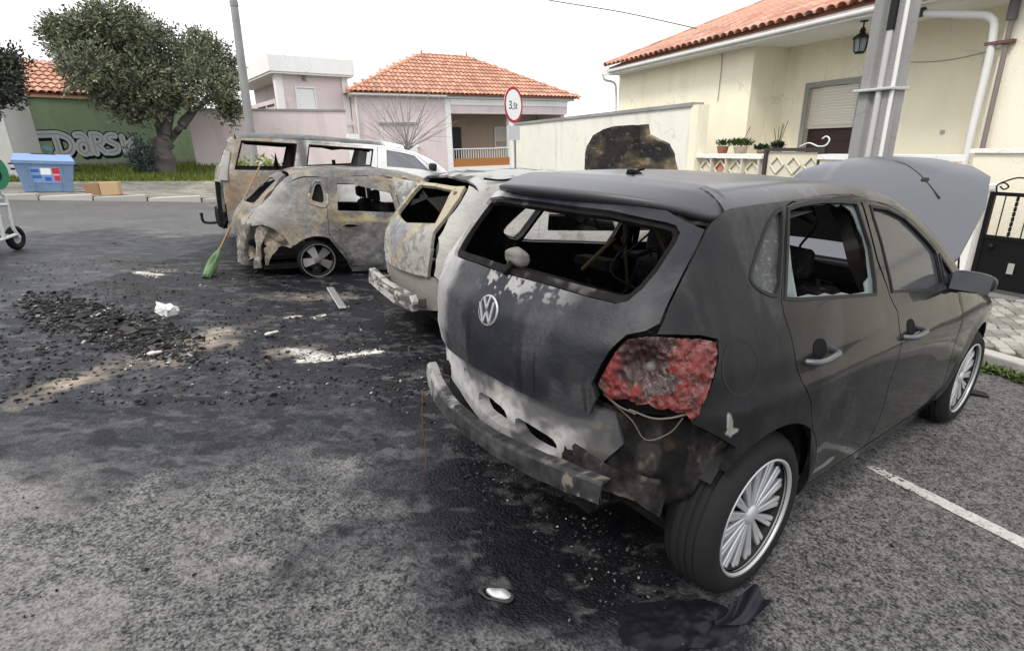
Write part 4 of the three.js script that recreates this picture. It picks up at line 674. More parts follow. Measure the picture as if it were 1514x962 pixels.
  // rear valance, bumper beam
  part('rear_panel', panel(f, FR.rear, symRear([[0, .62 - sk], [.55, .62 - sk], [.7, .55 - sk], [.68, .38 - sk], [.3, .3 - sk], [0, .3 - sk]]), { cell: .05, off: .03, lip: .03, wob: wobB(.03, 6) }), M([.17, .165, .15], .85), g);
  { const s = new THREE.Shape([[-.4, -.055], [-.3, -.06], [0, -.05], [.3, -.062], [.6, -.05], [.61, .02], [.58, .06], [.2, .055], [-.2, .06], [-.4, .055]].map(p => new THREE.Vector2(...p))); for (const [a, b] of [[-.3, .022], [-.18, .016], [-.05, .026], [.2, .022], [.4, .026]]) { const h = new THREE.Path(); h.absellipse(a, .0, b * 1.25, b, 0, Math.PI * 2); s.holes.push(h); }
    const q = new THREE.ExtrudeGeometry(s, { depth: .05, bevelEnabled: true, bevelSize: .008, bevelThickness: .008, bevelSegments: 1, curveSegments: 10 }).rotateY(-Math.PI / 2); const p = q.attributes.position; for (let i = 0; i < p.count; i++) { const z = p.getZ(i); p.setX(i, p.getX(i) + .12 * z * z - .87); p.setY(i, p.getY(i) + .46 - sk - .04 * z); } q.computeVertexNormals(); part('bumper_beam', jitter(q, .012, 9), beamMat, g); part('beam_bracket', rbox(.14, .08, .07, .01, -.76, .4 - sk, .42), ashMetal, g); part('beam_bracket', rbox(.14, .08, .07, .01, -.76, .42 - sk, -.42), ashMetal, g); }
  { // scorched bonnet standing open, creased across its middle
    const hx = 2.28, hy = .98 - sk, ang = 93, full = [[2.22, .64], [2.6, .66], [2.95, .62], [3.12, .52], [3.17, .3], [3.28, .24], [3.3, 0], [3.26, -.4], [3.05, -.62], [2.6, -.66], [2.22, -.64]];
    const bt = tex(256, 256, 2.2, 3.25, -.7, .7, (z, x) => { const n = fbm(x * 5, z * 5, 4), q = fbm(x * 22, z * 22, 3); let c = mix3([.022, .021, .02], [.075, .062, .042], sst(.42, .66, n)); c = mix3(c, [.2, .15, .09], .7 * sst(.6, .68, n * .75 + q * .25) * sst(-.1, .3, z)); c = mix3(c, [.2, .19, .17], .35 * sst(.7, .75, q)); return [c[0], c[1], c[2], .7]; });
    // the panel stands upright over the windscreen; its rim is where the photo shows it
    const fb = (x, y, z) => 1.82 + .1 * z * z - .16 * (y - 1.0) + .05 * Math.exp(-(((z - .16) / .035) ** 2)) - x, cast = (u, v) => { const d = car.local(u, v), o = car.lo; let t = 3; for (let k = 0; k < 40; k++) { const p = o.clone().addScaledVector(d, t); t += fb(p.x, p.y, p.z) / d.x; } const p = o.clone().addScaledVector(d, t); return [p.z, p.y]; };
    const rim = [[862, 290], [865, 252], [865, 232], [868, 216], [878, 200], [890, 192], [905, 187], [930, 185], [955, 184], [957, 199], [972, 206], [986, 213], [993, 228], [998, 250], [1002, 290]].map(([u, v]) => cast(u, v));
    const q = panel(fb, { ...FR.rear, O: V3(.6, 0, 0) }, rim.map(([a, b]) => [a, b]), { cell: .025, lip: .05, uv: [-.75, .75, .8, 1.7], wob: (a, b) => .04 * (fbm(a * 5, b * 5, 3) - .5) + .012 * (fbm(a * 18, b * 18, 2) - .5) }); part('bonnet', q, glossless(bt), g); }
  part('front_bumper', panel(f, FR.front, symRear([[0, .6], [.6, .56], [.7, .4], [.6, .22], [0, .2]]), { cell: .12, lip: .03 }), charred, g);
  part('engine', jitter(rbox(.6, .4, .9, .05, 2.7, .45, 0, 4), .05, 6), charred, g);
  cabin(g, .16, .66, 1.8);
  for (const [wx, s] of [[0, 1], [0, -1], [2.5, 1], [2.5, -1]]) bareWheel(g, wx, .232, s * .72, s);
}

{ // ---- burnt hatchback with its rear corner torn open
  const sk = .154, P = { roof: [[-1.0, 1.12], [-.6, 1.30], [-.25, 1.40], [.2, 1.44], [.7, 1.455], [1.1, 1.44], [1.5, 1.36], [1.9, 1.17], [2.25, 1.0], [2.7, .92], [3.1, .8], [3.35, .6]],
    side: [[0, .72], [.2, .77], [.4, .82], [.6, .835], [.8, .83], [.93, .80], [1.05, .755], [1.2, .69], [1.32, .635], [1.45, .56], [1.7, .42]],
    rear: [[.1, -.80], [.4, -.86], [.65, -.86], [.8, -.83], [.95, -.74], [1.1, -.60], [1.25, -.44], [1.38, -.29], [1.5, -.15], [1.7, .1]], front: [[0, 3.15], [.4, 3.3], [.7, 3.2], [1.1, 2.9]],
    planRear: [.3, .13, 1.0], planFront: [1.9, .11, 1.4], wheels: [0, 2.55], wheelY: .30, arch: .35, flare: .018, crown: .075, kRoof: .1, kRear: .18, rearCurve: .2, frontCurve: .3 };
  const car = makeCar('burnt_hatchback', 'burnt-out beige and grey hatchback with crumpled rear corner and bare rear wheel', -2.765, -7.25, 60.6, sk, P), { g, f, px, edge, hit } = car;
  const Y = (l) => l.map(([x, y]) => [x, y - sk]), S = l => px(FR.right, l);
  const base = burnt(2, { ochre: .42, rust: .15, grey: .75, soot: .55 });
  const sideT = tex(768, 320, -1, 3.3, -.15, 1.5, (x, y) => { let c = base(x, y); const n = fbm(x * 5 + 4, y * 5, 4), q = fbm(x * 22, y * 22, 3);
    const doorDark = sst(.42, .12, Math.hypot((x - .85) / 1.1, (y - .32) / .9) + (n - .5) * .5) * .8; c = [...mix3(c, [.11 + .08 * q, .11 + .08 * q, .11 + .08 * q], doorDark), c[3]];
    const belt = sst(.07, .0, Math.abs(y - .72 + .05 * x) + (n - .5) * .2) * sst(.1, .4, x); c = [...mix3(c, [.34, .27, .14], belt * .65), c[3]];
    const low = sst(.22, .05, y + (n - .5) * .25); c = [...mix3(c, [.05, .049, .048], low * .8), c[3]];
    const rear = sst(-.25, -.55, x + (n - .5) * .4); c = [...mix3(c, [.26 + .1 * q, .25 + .1 * q, .23 + .1 * q], rear * .5), c[3]]; return c; });
  const side = glossless(sideT), uvS = [-1, 3.3, -.15, 1.5];
  const topE = []; for (let x = -.22; x <= 2.1; x += .07) { const e = edge(x); topE.push([e[0], e[1]]); }
  const shut = S([[482, 262], [483, 311], [486, 346], [494, 359], [508, 372], [516, 388]]);
  const rw = S([[498, 271], [573, 272], [587, 314], [499, 311]]);
  const bx = rw[2][0] + .06, bt = rw[1][0] + .06;
  const archR = Y(arcPts(0, .30, .36, 150, 4, 18));
  const rd = [...shut, [.42, .1], [bx, .08], [bx, .55], [bx, rw[2][1] - .01], [bt, rw[1][1] + .04], ...S([[560, 265], [500, 263]])];
  const fwY = rw[2][1], fw = [[bx + .07, fwY], [1.85, fwY + .02], [1.5, 1.22 - sk], [bt + .07, 1.33 - sk]];
  const fd = [[bx, .08], [2.05, .1], [1.98, .35], [1.95, .8], [1.93, fwY + .03], [1.52, 1.27 - sk], [bt + .02, 1.375 - sk], [bt, rw[1][1] + .04], [bx, rw[2][1] - .01], [bx, .55]];
  const ap = [...shut, [.42, .095], [2.05, .095], [1.985, .35], [1.955, .8], [1.935, fwY + .035], [1.52, 1.275 - sk], [bt + .02, 1.38 - sk], ...S([[560, 264], [500, 262]])];
  const qw = smooth(S([[466, 272], [474, 272], [478, 284], [479, 300], [468, 298], [460, 295], [462, 288]]), 1);
  const rearEdge = S([[430, 257], [420, 263], [410, 274], [400, 288], [388, 300], [372, 311], [358, 320], [353, 330], [355, 342], [370, 334], [388, 332], [404, 338], [420, 350], [430, 364]]);
  const archF = Y(arcPts(2.55, .30, .36, 172, 8, 14));
  const bs = [...topE.slice().reverse(), ...rearEdge, ...archR.slice(2), [.42, .04], [2.02, .03], [2.14, .1], ...archF.slice(0, 7), [1.97, .5], [1.97, .85], [2.08, .9]];
  const dents = (a, b) => .03 * (fbm(a * 3.3, b * 3.3, 2) - .5) + .022 * (fbm(a * 9, b * 9, 3) - .5) + .05 * sst(-.2, -.8, a) * (fbm(a * 6 + 3, b * 6, 3) - .5);
  for (const [n, s] of [['right', 1], ['left', -1]]) {
    const fr = FR[n], cell = s > 0 ? .035 : .08;
    const b = part('body_side', panel(f, fr, s > 0 ? bs : [...topE.slice().reverse(), ...Y([[-.45, 1.2], [-.75, .8], [-.72, .4]]), ...archR, [.42, .04], [2.02, .03], [2.14, .1], ...archF.slice(0, 7), [1.97, .5], [1.97, .85], [2.08, .9]], { holes: [ap, ...(s > 0 ? [qw] : [])], cell, uv: uvS, lip: .03, wob: dents }), side, g);
    const d = part('rear_door', panel(f, fr, rd, { holes: [rw], cell, gap: .006, uv: uvS, lip: .03, wob: dents }), side, g);
    part('front_door', panel(f, fr, fd, { holes: [fw], cell: .06, gap: .006, uv: uvS, lip: .03, wob: dents }), side, g);
    if (s > 0) { const h = S([[518, 333]])[0], p = solve(f, fr, ...h); part('handle_recess', new THREE.SphereGeometry(.04, 12, 8).scale(1.7, .5, .25).translate(p.x, p.y, p.z), charred, d); part('door_handle', tube([V3(p.x - .085, p.y, p.z), V3(p.x - .05, p.y + .02, p.z + .03), V3(p.x + .05, p.y + .015, p.z + .03), V3(p.x + .085, p.y - .005, p.z)], .011, 14, 6), ashMetal, d);
      part('quarter_backing', panel(f, fr, inset(qw, -.04), { cell: .06, off: .05, lip: 0 }), charred, b); part('quarter_trim', panel(f, fr, inset(qw, -.05), { holes: [inset(qw, -.03)], cell: .05, off: -.008, lip: .02 }), side, b); }
    part('inner_panel', panel(f, fr, [[.2, rw[3][1] - .02], [.45, .15], [2.0, .15], [1.93, fwY - .03]], { cell: .2, off: .06, lip: 0 }), charred, g);
    const fT = []; for (let x = 2.1; x <= 3.05; x += .1) { const e = edge(x); fT.push([e[0], e[1]]); }
    part('front_fender', panel(f, fr, [[1.98, .5], [1.98, .83], ...fT, [3.05, .5], [2.95, .36], ...archF.slice(6).reverse().filter(p => p[0] < 2.92), [2.1, .4]], { cell: .08, uv: uvS, lip: .03 }), side, g);
  }
  const rl = []; for (let x = -.22; x <= 1.56; x += .07) { const e = edge(x); rl.push([e[0], e[2]]); }
  part('roof', panel(f, FR.top, [...rl, ...rl.slice().reverse().map(([a, b]) => [a, -b])], { cell: .06, uv: uvS, lip: .02, wob: wobB(.05, 21) }), glossless(sideT), g);
  // what is left of the tail: inner quarter, bent posts, floor
  const crush = (sd, k) => (a, b) => k * (fbm(a * 8 + sd, b * 6, 3) - .5) + k * .5 * (fbm(a * 22, b * 16 + sd, 2) - .5);
  const D = (l, off = 0) => px(FR.diag, l, off), rough = glossless(tex(256, 256, 0, 1, 0, 1, (() => { const b = burnt(14, { ochre: .5, rust: .4, grey: .6, soot: .6 }); return (x, y) => b(x * 2, y * 2); })()));
  part('inner_quarter', panel(f, FR.diag, D([[396, 330], [412, 334], [425, 348], [432, 366], [414, 364], [400, 372], [394, 385], [392, 368], [384, 352], [378, 340]], .05), { cell: .025, off: .05, lip: .02, wob: crush(1, .09) }), rough, g);
  part('bent_post', panel(f, FR.diag, D([[352, 340], [360, 332], [372, 330], [366, 348], [360, 372], [366, 392], [350, 386], [351, 365]], .0), { cell: .025, off: .0, lip: .04, wob: crush(4, .06) }), rough, g);
  part('bent_post', panel(f, FR.diag, D([[376, 338], [386, 332], [392, 344], [384, 362], [386, 396], [374, 397], [377, 372]], .02), { cell: .025, off: .03, lip: .04, wob: crush(7, .06) }), rough, g);
  part('rear_cross_member', panel(f, FR.rear, symRear([[0, .38], [.55, .36], [.6, .24], [.5, .16], [0, .16]]), { cell: .06, off: .04, lip: .06, wob: crush(3, .08) }), rough, g);
  part('tailgate', panel(f, FR.rear, symRear([[0, 1.365 - sk], [.4, 1.35 - sk], [.56, 1.2 - sk], [.62, 1.0 - sk], [.6, .8 - sk], [.5, .62 - sk], [0, .6 - sk]]), { holes: [symRear([[0, 1.3 - sk], [.4, 1.28 - sk], [.5, 1.02 - sk], [0, 1.0 - sk]])], cell: .06, lip: .03, uv: [-1, 3.3, -.15, 1.5], wob: crush(12, .04) }), side, g);
  part('boot_floor', [boxAB(-.75, .3, .2, .24, -.55, .55)], charred, g);
  part('torn_skin', jitter(panel(f, FR.diag, D([[392, 366], [402, 358], [412, 366], [404, 376], [398, 392], [392, 392]], .02), { cell: .02, off: .01, lip: .012 }), .015, 14), rough, g);
  part('bonnet', panel(f, FR.top, [[2.25, .62], [2.7, .64], [3.1, .5], [3.25, 0], [3.1, -.5], [2.7, -.64], [2.25, -.62]], { cell: .1, lip: .03, wob: wobB(.04, 5) }), side, g);
  part('front_bumper', panel(f, FR.front, symRear([[0, .5], [.6, .46], [.7, .3], [.6, .12], [0, .1]]), { cell: .12, lip: .03 }), charred, g);
  cabin(g, .1, .66, 1.8);
  for (const [wx, s] of [[0, 1], [0, -1], [2.55, 1], [2.55, -1]]) bareWheel(g, wx, s > 0 && wx === 0 ? .205 : .232, s * .735, s);
}

{ // ---- white people carrier, burnt at the back
  const P = { roof: [[-1.0, 1.60], [-.6, 1.68], [-.2, 1.72], [.5, 1.74], [1.2, 1.73], [1.8, 1.715], [2.2, 1.665], [2.5, 1.575], [2.75, 1.44], [3.05, 1.22], [3.3, 1.04], [3.5, .95], [3.75, .75]],
    side: [[0, .78], [.2, .82], [.45, .875], [.7, .885], [.95, .875], [1.12, .85], [1.3, .80], [1.5, .735], [1.65, .675], [1.8, .6], [2, .5]],
    rear: [[.1, -.76], [.4, -.82], [.8, -.83], [1.05, -.81], [1.2, -.765], [1.4, -.68], [1.6, -.58], [1.72, -.50], [2, -.3]], front: [[0, 3.6], [.4, 3.75], [.7, 3.68], [1.1, 3.4]],
    planRear: [.1, .08, .9], planFront: [2.4, .12, 1.4], wheels: [0, 2.83], wheelY: .33, arch: .38, flare: .015, crown: .07, kRoof: .1, kRear: .12, rearCurve: .18, frontCurve: .25 };
  const car = makeCar('burnt_people_carrier', 'white people carrier burnt out at the back, rear side windows gone, tow bar showing', -4.13, -9.48, 63.1, 0, P), { g, f, px, edge, hit } = car;
  const S = l => px(FR.right, l), base = burnt(27, { ochre: .5, rust: .45, grey: .5, soot: .45 });
  const sideT = tex(768, 320, -.9, 3.8, 0, 1.9, (x, y) => { const c = base(x * 1.2, y * 1.2), n = fbm(x * 3, y * 3 + 9, 4), q = fbm(x * 20, y * 20, 2);
    const w = sst(.75, 1.45, x + (n - .5) * .6 + .12 * (q - .5)); let k = mix3(c, [.62, .62, .62], w);
    const brown = sst(.09, -.02, Math.max(Math.abs(x + .12) - .52, Math.abs(y - .82) - .23) + (n - .5) * .12); k = mix3(k, mix3([.25, .18, .105], [.13, .095, .06], q), brown * .7);
    const top = sst(1.62, 1.68, y + (n - .5) * .12) * sst(1.9, .4, x + (n - .5)); k = mix3(k, [.07, .068, .066], top * .8); const bp = sst(.1, .03, Math.abs(x - .50 + .1 * (y - 1.2)) + (n - .5) * .06) * sst(1.1, 1.2, y); k = mix3(k, [.09, .088, .088], bp * .9); return [k[0], k[1], k[2], mix(.8, .3, w)]; });
  const side = glossless(sideT), uvS = [-.9, 3.8, 0, 1.9];
  const w1 = S([[356, 207], [439, 212], [434, 252], [346, 251]]), w2 = S([[456, 212], [552, 218], [549, 246], [452, 251]]), w3 = S([[571, 221], [597, 221], [612, 227], [636, 253], [620, 250], [572, 246]]).map(([x, y]) => [Math.min(x, 2.62), y]);
  const cl = (l, m) => l.map(([x, y]) => [x, Math.min(y, edge(x)[1] - m)]);
  const topE = []; for (let x = -.46; x <= 2.95; x += .09) { const e = edge(x); topE.push([e[0], e[1]]); }
  const arch = arcPts(0, .33, .385, 172, 4, 16), archF = arcPts(2.83, .33, .385, 172, 8, 14);
  const d2 = [[.44, 1.1], [.43, .8], [.42, .25], [1.62, .25], [1.62, 1.12], [w2[1][0] + .07, w2[1][1] + .05], [w2[0][0] - .05, w2[0][1] + .05]], d3 = [[1.62, .25], [2.36, .26], [2.4, .6], [2.62, .98], [2.74, 1.12], [2.66, 1.26], [2.34, 1.55], [2.15, 1.61], [w2[1][0] + .07, w2[1][1] + .05], [1.62, 1.12]];
  const ap = [[.44, 1.1], [.43, .8], [.42, .245], [2.365, .255], [2.405, .6], [2.625, .98], [2.745, 1.12], [2.665, 1.265], [2.34, 1.555], [2.15, 1.615], [w2[1][0] + .07, w2[1][1] + .055], [w2[0][0] - .05, w2[0][1] + .055]];
  const bs = [...topE.slice().reverse(), ...S([[340, 200], [330, 225], [322, 250]]), [-.70, .95], [-.68, .3], [-.4, .26], ...arch, [.42, .18], [2.35, .18], [2.45, .3], ...archF.slice(0, 7), [2.45, .62], [2.67, .98], [2.8, 1.1], [2.9, 1.12]];
  for (const [n, s] of [['right', 1], ['left', -1]]) {
    const fr = FR[n], cell = s > 0 ? .05 : .1, wb = wobB(.015, s);
    part('body_side', panel(f, fr, bs, { holes: [cl(ap, .03), w1], cell, uv: uvS, lip: .05, wob: wb }), side, g);
    const p2 = part('sliding_door', panel(f, fr, cl(d2, .03), { holes: [cl(w2, .065)], cell, gap: .005, uv: uvS, lip: .05, wob: wb }), side, g);
    const p3 = part('front_door', panel(f, fr, cl(d3, .03), { holes: [cl(w3, .065)], cell, gap: .005, uv: uvS, lip: .03 }), side, g);
    part('inner_panel', panel(f, fr, [[-.6, 1.08], [-.6, .4], [2.3, .4], [2.5, 1.0]], { cell: .2, off: .08, lip: 0 }), charred, g);
    part('window_seal', panel(f, fr, inset(w1, -.012), { holes: [inset(w1, .02)], cell: .08, off: .01, lip: .03 }), charred, g); part('window_seal', panel(f, fr, inset(cl(w2, .065), -.012), { holes: [inset(cl(w2, .065), .02)], cell: .08, off: .01, lip: .03 }), charred, p2);
    if (s > 0) { part('window_glass', panel(f, fr, inset(cl(w3, .065), -.01), { cell: .08, off: .014, lip: 0 }), MP([.16, .17, .19], .08, { transmission: .35, thickness: 0 }), p3); part('sagging_lining', panel(f, fr, [[w1[0][0], w1[0][1]], [w1[1][0], w1[1][1]], [w1[1][0] - .1, w1[1][1] - .05], [w1[1][0] * .5, w1[0][1] - .075], [w1[0][0] + .05, w1[0][1] - .06]], { cell: .08, off: .12, lip: 0 }), charred, g); part('sagging_lining', panel(f, fr, [w2[0], w2[1], [w2[1][0] - .05, w2[1][1] - .08], [1.2, w2[0][1] - .05], [.95, w2[0][1] - .085], [.7, w2[0][1] - .04]], { cell: .08, off: .12, lip: 0 }), charred, g);
      const mp = hit(633, 250); part('door_mirror', jitter(rbox(.1, .13, .2, .04, mp.x + .05, mp.y + .04, mp.z + .1, 3), .004), blackPlastic, g); }
    const fT = []; for (let x = 2.98; x <= 3.5; x += .1) { const e = edge(x); fT.push([e[0], e[1]]); }
    part('front_fender', panel(f, fr, [[2.47, .62], [2.69, .98], [2.9, 1.08], ...fT, [3.5, .6], [3.3, .5], ...archF.slice(6).reverse().filter(p => p[0] < 3.22), [2.5, .5]], { cell: .1, uv: uvS, lip: .03 }), side, g);
  }
  const rl = []; for (let x = -.46; x <= 2.2; x += .09) { const e = edge(x); rl.push([e[0], e[2]]); }
  part('roof', panel(f, FR.top, [...rl, ...rl.slice().reverse().map(([a, b]) => [a, -b])], { cell: .08, uv: [-.9, 3.8, -1, 1], lip: .02, wob: wobB(.02, 3) }), glossless(tex(256, 128, -.9, 3.8, -1, 1, (x, z) => { const n = fbm(x * 3, z * 3, 4), q = fbm(x * 18, z * 18, 2), w = sst(1.3, 2.0, x + (n - .5)); const k = mix(.07 + .12 * n * q, .55, w); return [k, k, k, .6]; })), g);
  // tailgate opening at the back, corner posts and tow bar
  part('tailgate', panel(f, FR.rear, symRear([[0, 1.66], [.5, 1.64], [.66, 1.3], [.72, 1.0], [.7, .5], [0, .5]]), { holes: [symRear([[0, 1.58], [.48, 1.56], [.58, 1.2], [0, 1.2]])], cell: .06, gap: .008, lip: .04, wob: wobB(.02, 8) }), glossless(tex(256, 256, 0, 1, 0, 1, (x, y) => base(x * 2 + 5, y * 2))), g);
  for (const fr of [FR.diag, FR.diagL]) part('tail_lamp', panel(f, fr, [[-.02, 1.42], [.1, 1.42], [.12, 1.0], [-.06, 1.0]].map(([a, b]) => [a + .02, b]), { cell: .06, off: -.01, lip: .05, wob: wobB(.05, 3) }), M([.24, .235, .225], .8), g);
  part('rear_bumper', panel(f, FR.rear, symRear([[0, .52], [.78, .52], [.8, .4], [.7, .26], [0, .24]]), { cell: .06, off: -.03, lip: .06, wob: wobB(.06, 5) }), charred, g);
  part('corner_strip', jitter(boxAB(-.80, -.74, .3, .98, .64, .72), .012, 6), charred, g);
  part('tow_bar', [tube([V3(-.75, .3, .05), V3(-.95, .28, .05), V3(-1.04, .3, .05), V3(-1.06, .4, .05)], .022, 16, 8), bar(V3(-.76, .28, -.5), V3(-.76, .28, .5), .025), new THREE.SphereGeometry(.028, 12, 8).translate(-1.06, .42, .05)], sootMetal, g);
  part('bonnet', panel(f, FR.top, [[3.0, .68], [3.4, .66], [3.6, .4], [3.65, 0], [3.6, -.4], [3.4, -.66], [3.0, -.68]], { cell: .12, lip: .03 }), M([.62, .62, .62], .3), g);
  part('front_bumper', panel(f, FR.front, symRear([[0, .7], [.65, .66], [.78, .5], [.7, .25], [0, .22]]), { cell: .15, lip: .03 }), M([.62, .62, .62], .35), g);
  cabin(g, .3, .72, 2.2);
  part('seat_stub', jitter(boxAB(.75, .95, .6, 1.22, .2, .5), .04, 5), charred, g); part('seat_stub', bar(V3(1.05, .9, .4), V3(1.0, 1.36, .4), .03), charred, g); part('third_row_post', jitter(new THREE.ConeGeometry(.09, .5, 8).translate(.12, 1.2, .2), .02, 8), charred, g);
  for (const [wx, s] of [[0, 1], [0, -1], [2.83, 1], [2.83, -1]]) bareWheel(g, wx, .232, s * .76, s);
}
// ---------------------------------------------------------------- right-hand side of the street: pavement, walls, cream house
// things here are built in a street frame: U along the street, V across it
function stThing(name, label, category, U0, V0, y0, group) {
  const g = thing(name, label, category, group), p = UV(U0, V0, y0); g.position.copy(p); g.rotation.y = ST;
  const L = (U, v, y) => V3(v - V0, y - y0, -(U - U0));
  const B = (Ua, Ub, Va, Vb, ya, yb) => { const a = L(Ua, Va, ya), b = L(Ub, Vb, yb); return worldUV(boxAB(Math.min(a.x, b.x), Math.max(a.x, b.x), Math.min(a.y, b.y), Math.max(a.y, b.y), Math.min(a.z, b.z), Math.max(a.z, b.z))); };
  return { g, L, B };
}
const plaster = (rgb, sd, k = .1, stain = 0) => { // lime-washed render in metres, 4 m tile
  const t = tex(512, 512, 0, 4, 0, 4, (x, y) => { const n = fbm(x * 1.5 + sd, y * 1.1, 4), m = fbm(x * 9, y * 3 + sd, 3), q = noise(x * 60, y * 60); const s = 1 + k * (n - .5) * 2 + k * .6 * (m - .5) + .05 * (q - .5), d = Math.min(1, stain * sst(.5, .7, fbm(x * 3 + sd, y * .6, 4)) + .35 * sst(.985, .998, 1 - Math.abs(2 * fbm(x * .9 + sd * 3, y * .9 + 4, 4) - 1))); return [mix(rgb[0] * s, rgb[0] * .55, d), mix(rgb[1] * s, rgb[1] * .56, d), mix(rgb[2] * s, rgb[2] * .55, d), .9]; }, false);
  t.map.repeat.set(.25, .25); const b = bumpTex(256, 256, (i, j) => tileNoise(i, j, 64, 4) * .6 + tileNoise(i, j, 128, 2) * .4); b.repeat.set(1.2, 1.2);
  return M([1, 1, 1], .92, { map: t.map, bumpMap: b, bumpScale: .003 });
};
const creamWall = plaster([.80, .755, .60], 3, .06, .14), greyWall = plaster([.69, .675, .60], 8, .08, .4), whiteTrim = plaster([.72, .72, .70], 5, .05, .1), creamPale = plaster([.76, .72, .6], 11, .05, .15);
const concrete = plaster([.26, .26, .255], 21, .2, .4), ironBlack = M([.012, .012, .013], .45, { metalness: .3 }), stoneGrey = plaster([.2, .19, .175], 17, .25, .3), pvc = M([.62, .62, .6], .45);
const PY = -.255, KV = 5.2;                     // pavement level, kerb line
{ // kerb of limestone blocks
  const k = new THREE.Group(); k.name = 'kerb'; k.userData.kind = 'structure'; scene.add(k); const p = UV(0, KV, 0); k.position.copy(p); k.rotation.y = ST;
  const mats = [0, 1, 2].map(i => plaster([.26 + .03 * i, .255 + .028 * i, .235 + .025 * i], 31 + i, .25, .5));
  for (let i = -4; i < 24; i++) { const q = jitter(rbox(.16, .34, .985, .02, .08, PY - .165, -i - .5, 2), .006, 5); part('kerb_stone', worldUV(q), mats[(i + 9) % 3], k); }
  const pv = new THREE.Group(); pv.name = 'pavement'; pv.userData.kind = 'structure'; scene.add(pv); pv.position.copy(UV(0, KV, 0)); pv.rotation.y = ST;
  part('paving_bed', worldUV(boxAB(.155, 2.3, PY - .3, PY - .022, -24, 4)), plaster([.075, .075, .055], 41, .3, .3), pv);
  // small limestone setts laid on the diagonal
  const setG = [0, 1, 2, 3].map(i => { seed = 900 + i; return jitter(rbox(.098, .05, .098, .014, 0, -.024, 0, 1), .004, 30); });
  const setM = [M([.25, .24, .215], .8), M([.2, .19, .17], .8), M([.30, .285, .255], .8), M([.16, .152, .135], .8)];
  seed = 77; const list = []; const st = .107;
  for (let a = -60; a < 60; a++) for (let b = -60; b < 60; b++) { const x = .2 + (a - b) * st * .7071 + .9, u = 3.2 + (a + b) * st * .7071; if (x < .235 || x > 2.0 || u < .6 || u > 6.4) continue; list.push([x + rr(-.006, .006), u + rr(-.006, .006), rr(-.004, .004), rr(-.08, .08), rnd()]); }
  list.sort((p, q) => Math.hypot(p[1] - 2.6, p[0] - .9) - Math.hypot(q[1] - 2.6, q[0] - .9));
  const rest = []; list.forEach(([x, u, dy, r, t], i) => { const gi = Math.floor(t * 3.99); if (i < 300) { const m = part('sett', setG[gi], setM[(gi * 7 + i) % 4], pv); m.position.set(x, PY + dy, -u); m.rotation.y = Math.PI / 4 + r; } else rest.push(setG[gi].clone().rotateY(Math.PI / 4 + r).translate(x, PY + dy, -u)); });
  const m = part('setts', merge(rest), setM[0], pv); m.userData.kind = 'stuff';
  for (let i = 0; i < 9; i++) part('edging_stone', worldUV(jitter(rbox(.16, .09, .3, .015, 2.09, PY - .03, -2.1 - i * .31, 1), .006, 9)), [stoneGrey, concrete][i % 2], pv);
}
{ // tall rendered boundary wall
  const { g, B } = stThing('boundary_wall', 'tall weathered cream boundary wall with coping beside the cream house', 'wall', 13, 7.5, PY);
  part('wall', B(8.92, 17.6, 7.4, 7.6, PY, 2.1), greyWall, g); part('coping', B(8.88, 17.7, 7.36, 7.64, 2.1, 2.17), concrete, g); part('end_pier', B(8.72, 8.92, 7.38, 7.64, PY, 2.12), creamWall, g);
}
{ // low garden wall with pierced blocks and rail
  const { g, B, L } = stThing('garden_wall', 'low cream garden wall of pierced diamond blocks with pot ledge', 'wall', 7.9, 7.5, PY);
  part('plinth', B(7.15, 8.7, 7.4, 7.6, PY, .78), creamWall, g); part('ledge', B(7.1, 8.72, 7.7, 8.0, PY, 1.24), creamWall, g);
  part('rail', B(7.12, 8.72, 7.42, 7.58, 1.17, 1.23), whiteTrim, g);
  const dm = M([.62, .58, .46], .9), pk = M([.42, .22, .15], .9), fr = M([.6, .57, .48], .9);
  for (let i = 0; i < 4; i++) { const u = 8.52 - i * .38; part('infill_panel', B(u - .18, u + .18, 7.53, 7.56, .8, 1.16), i === 1 ? pk : dm, g);
    for (const [a, b] of [[-1, 0], [0, 1], [1, 0], [0, -1]]) { const a2 = -b, b2 = a; const p0 = L(u + a * .15, 7.5, .98 + b * .15), p1 = L(u + a2 * .15, 7.5, .98 + b2 * .15); part('lattice_bar', bar(p0, p1, .018, 6), fr, g); } 
    part('post', B(u - .2, u - .178, 7.43, 7.57, .78, 1.17), fr, g); }
  const g2 = stThing('garden_gate', 'dark framed garden gate with cream lattice and white scroll on top', 'gate', 6.7, 7.5, PY);
  part('gate_post', g2.B(7.06, 7.12, 7.46, 7.52, PY, 1.34), M([.05, .045, .045], .6), g2.g); part('top_rail', g2.B(6.1, 7.06, 7.46, 7.52, 1.29, 1.34), M([.05, .045, .045], .6), g2.g); part('gate_post', g2.B(6.04, 6.1, 7.46, 7.52, PY, 1.34), M([.05, .045, .045], .6), g2.g);
  part('infill_panel', g2.B(6.1, 7.06, 7.5, 7.53, PY + .1, 1.28), dm, g2.g);
  for (let i = 0; i < 3; i++) for (const [a, b] of [[-1, 0], [0, 1], [1, 0], [0, -1]]) { const u = 6.85 - i * .32; part('lattice_bar', bar(g2.L(u + a * .13, 7.48, 1.08 + b * .13), g2.L(u - b * .13, 7.48, 1.08 + a * .13), .016, 6), fr, g2.g); }
  part('scroll', tube([g2.L(6.45, 7.48, 1.36), g2.L(6.3, 7.48, 1.41), g2.L(6.12, 7.48, 1.36), g2.L(6.0, 7.48, 1.38), g2.L(5.96, 7.48, 1.46), g2.L(6.02, 7.48, 1.5), g2.L(6.08, 7.48, 1.47)], .011, 36, 6), pvc, g2.g);
}
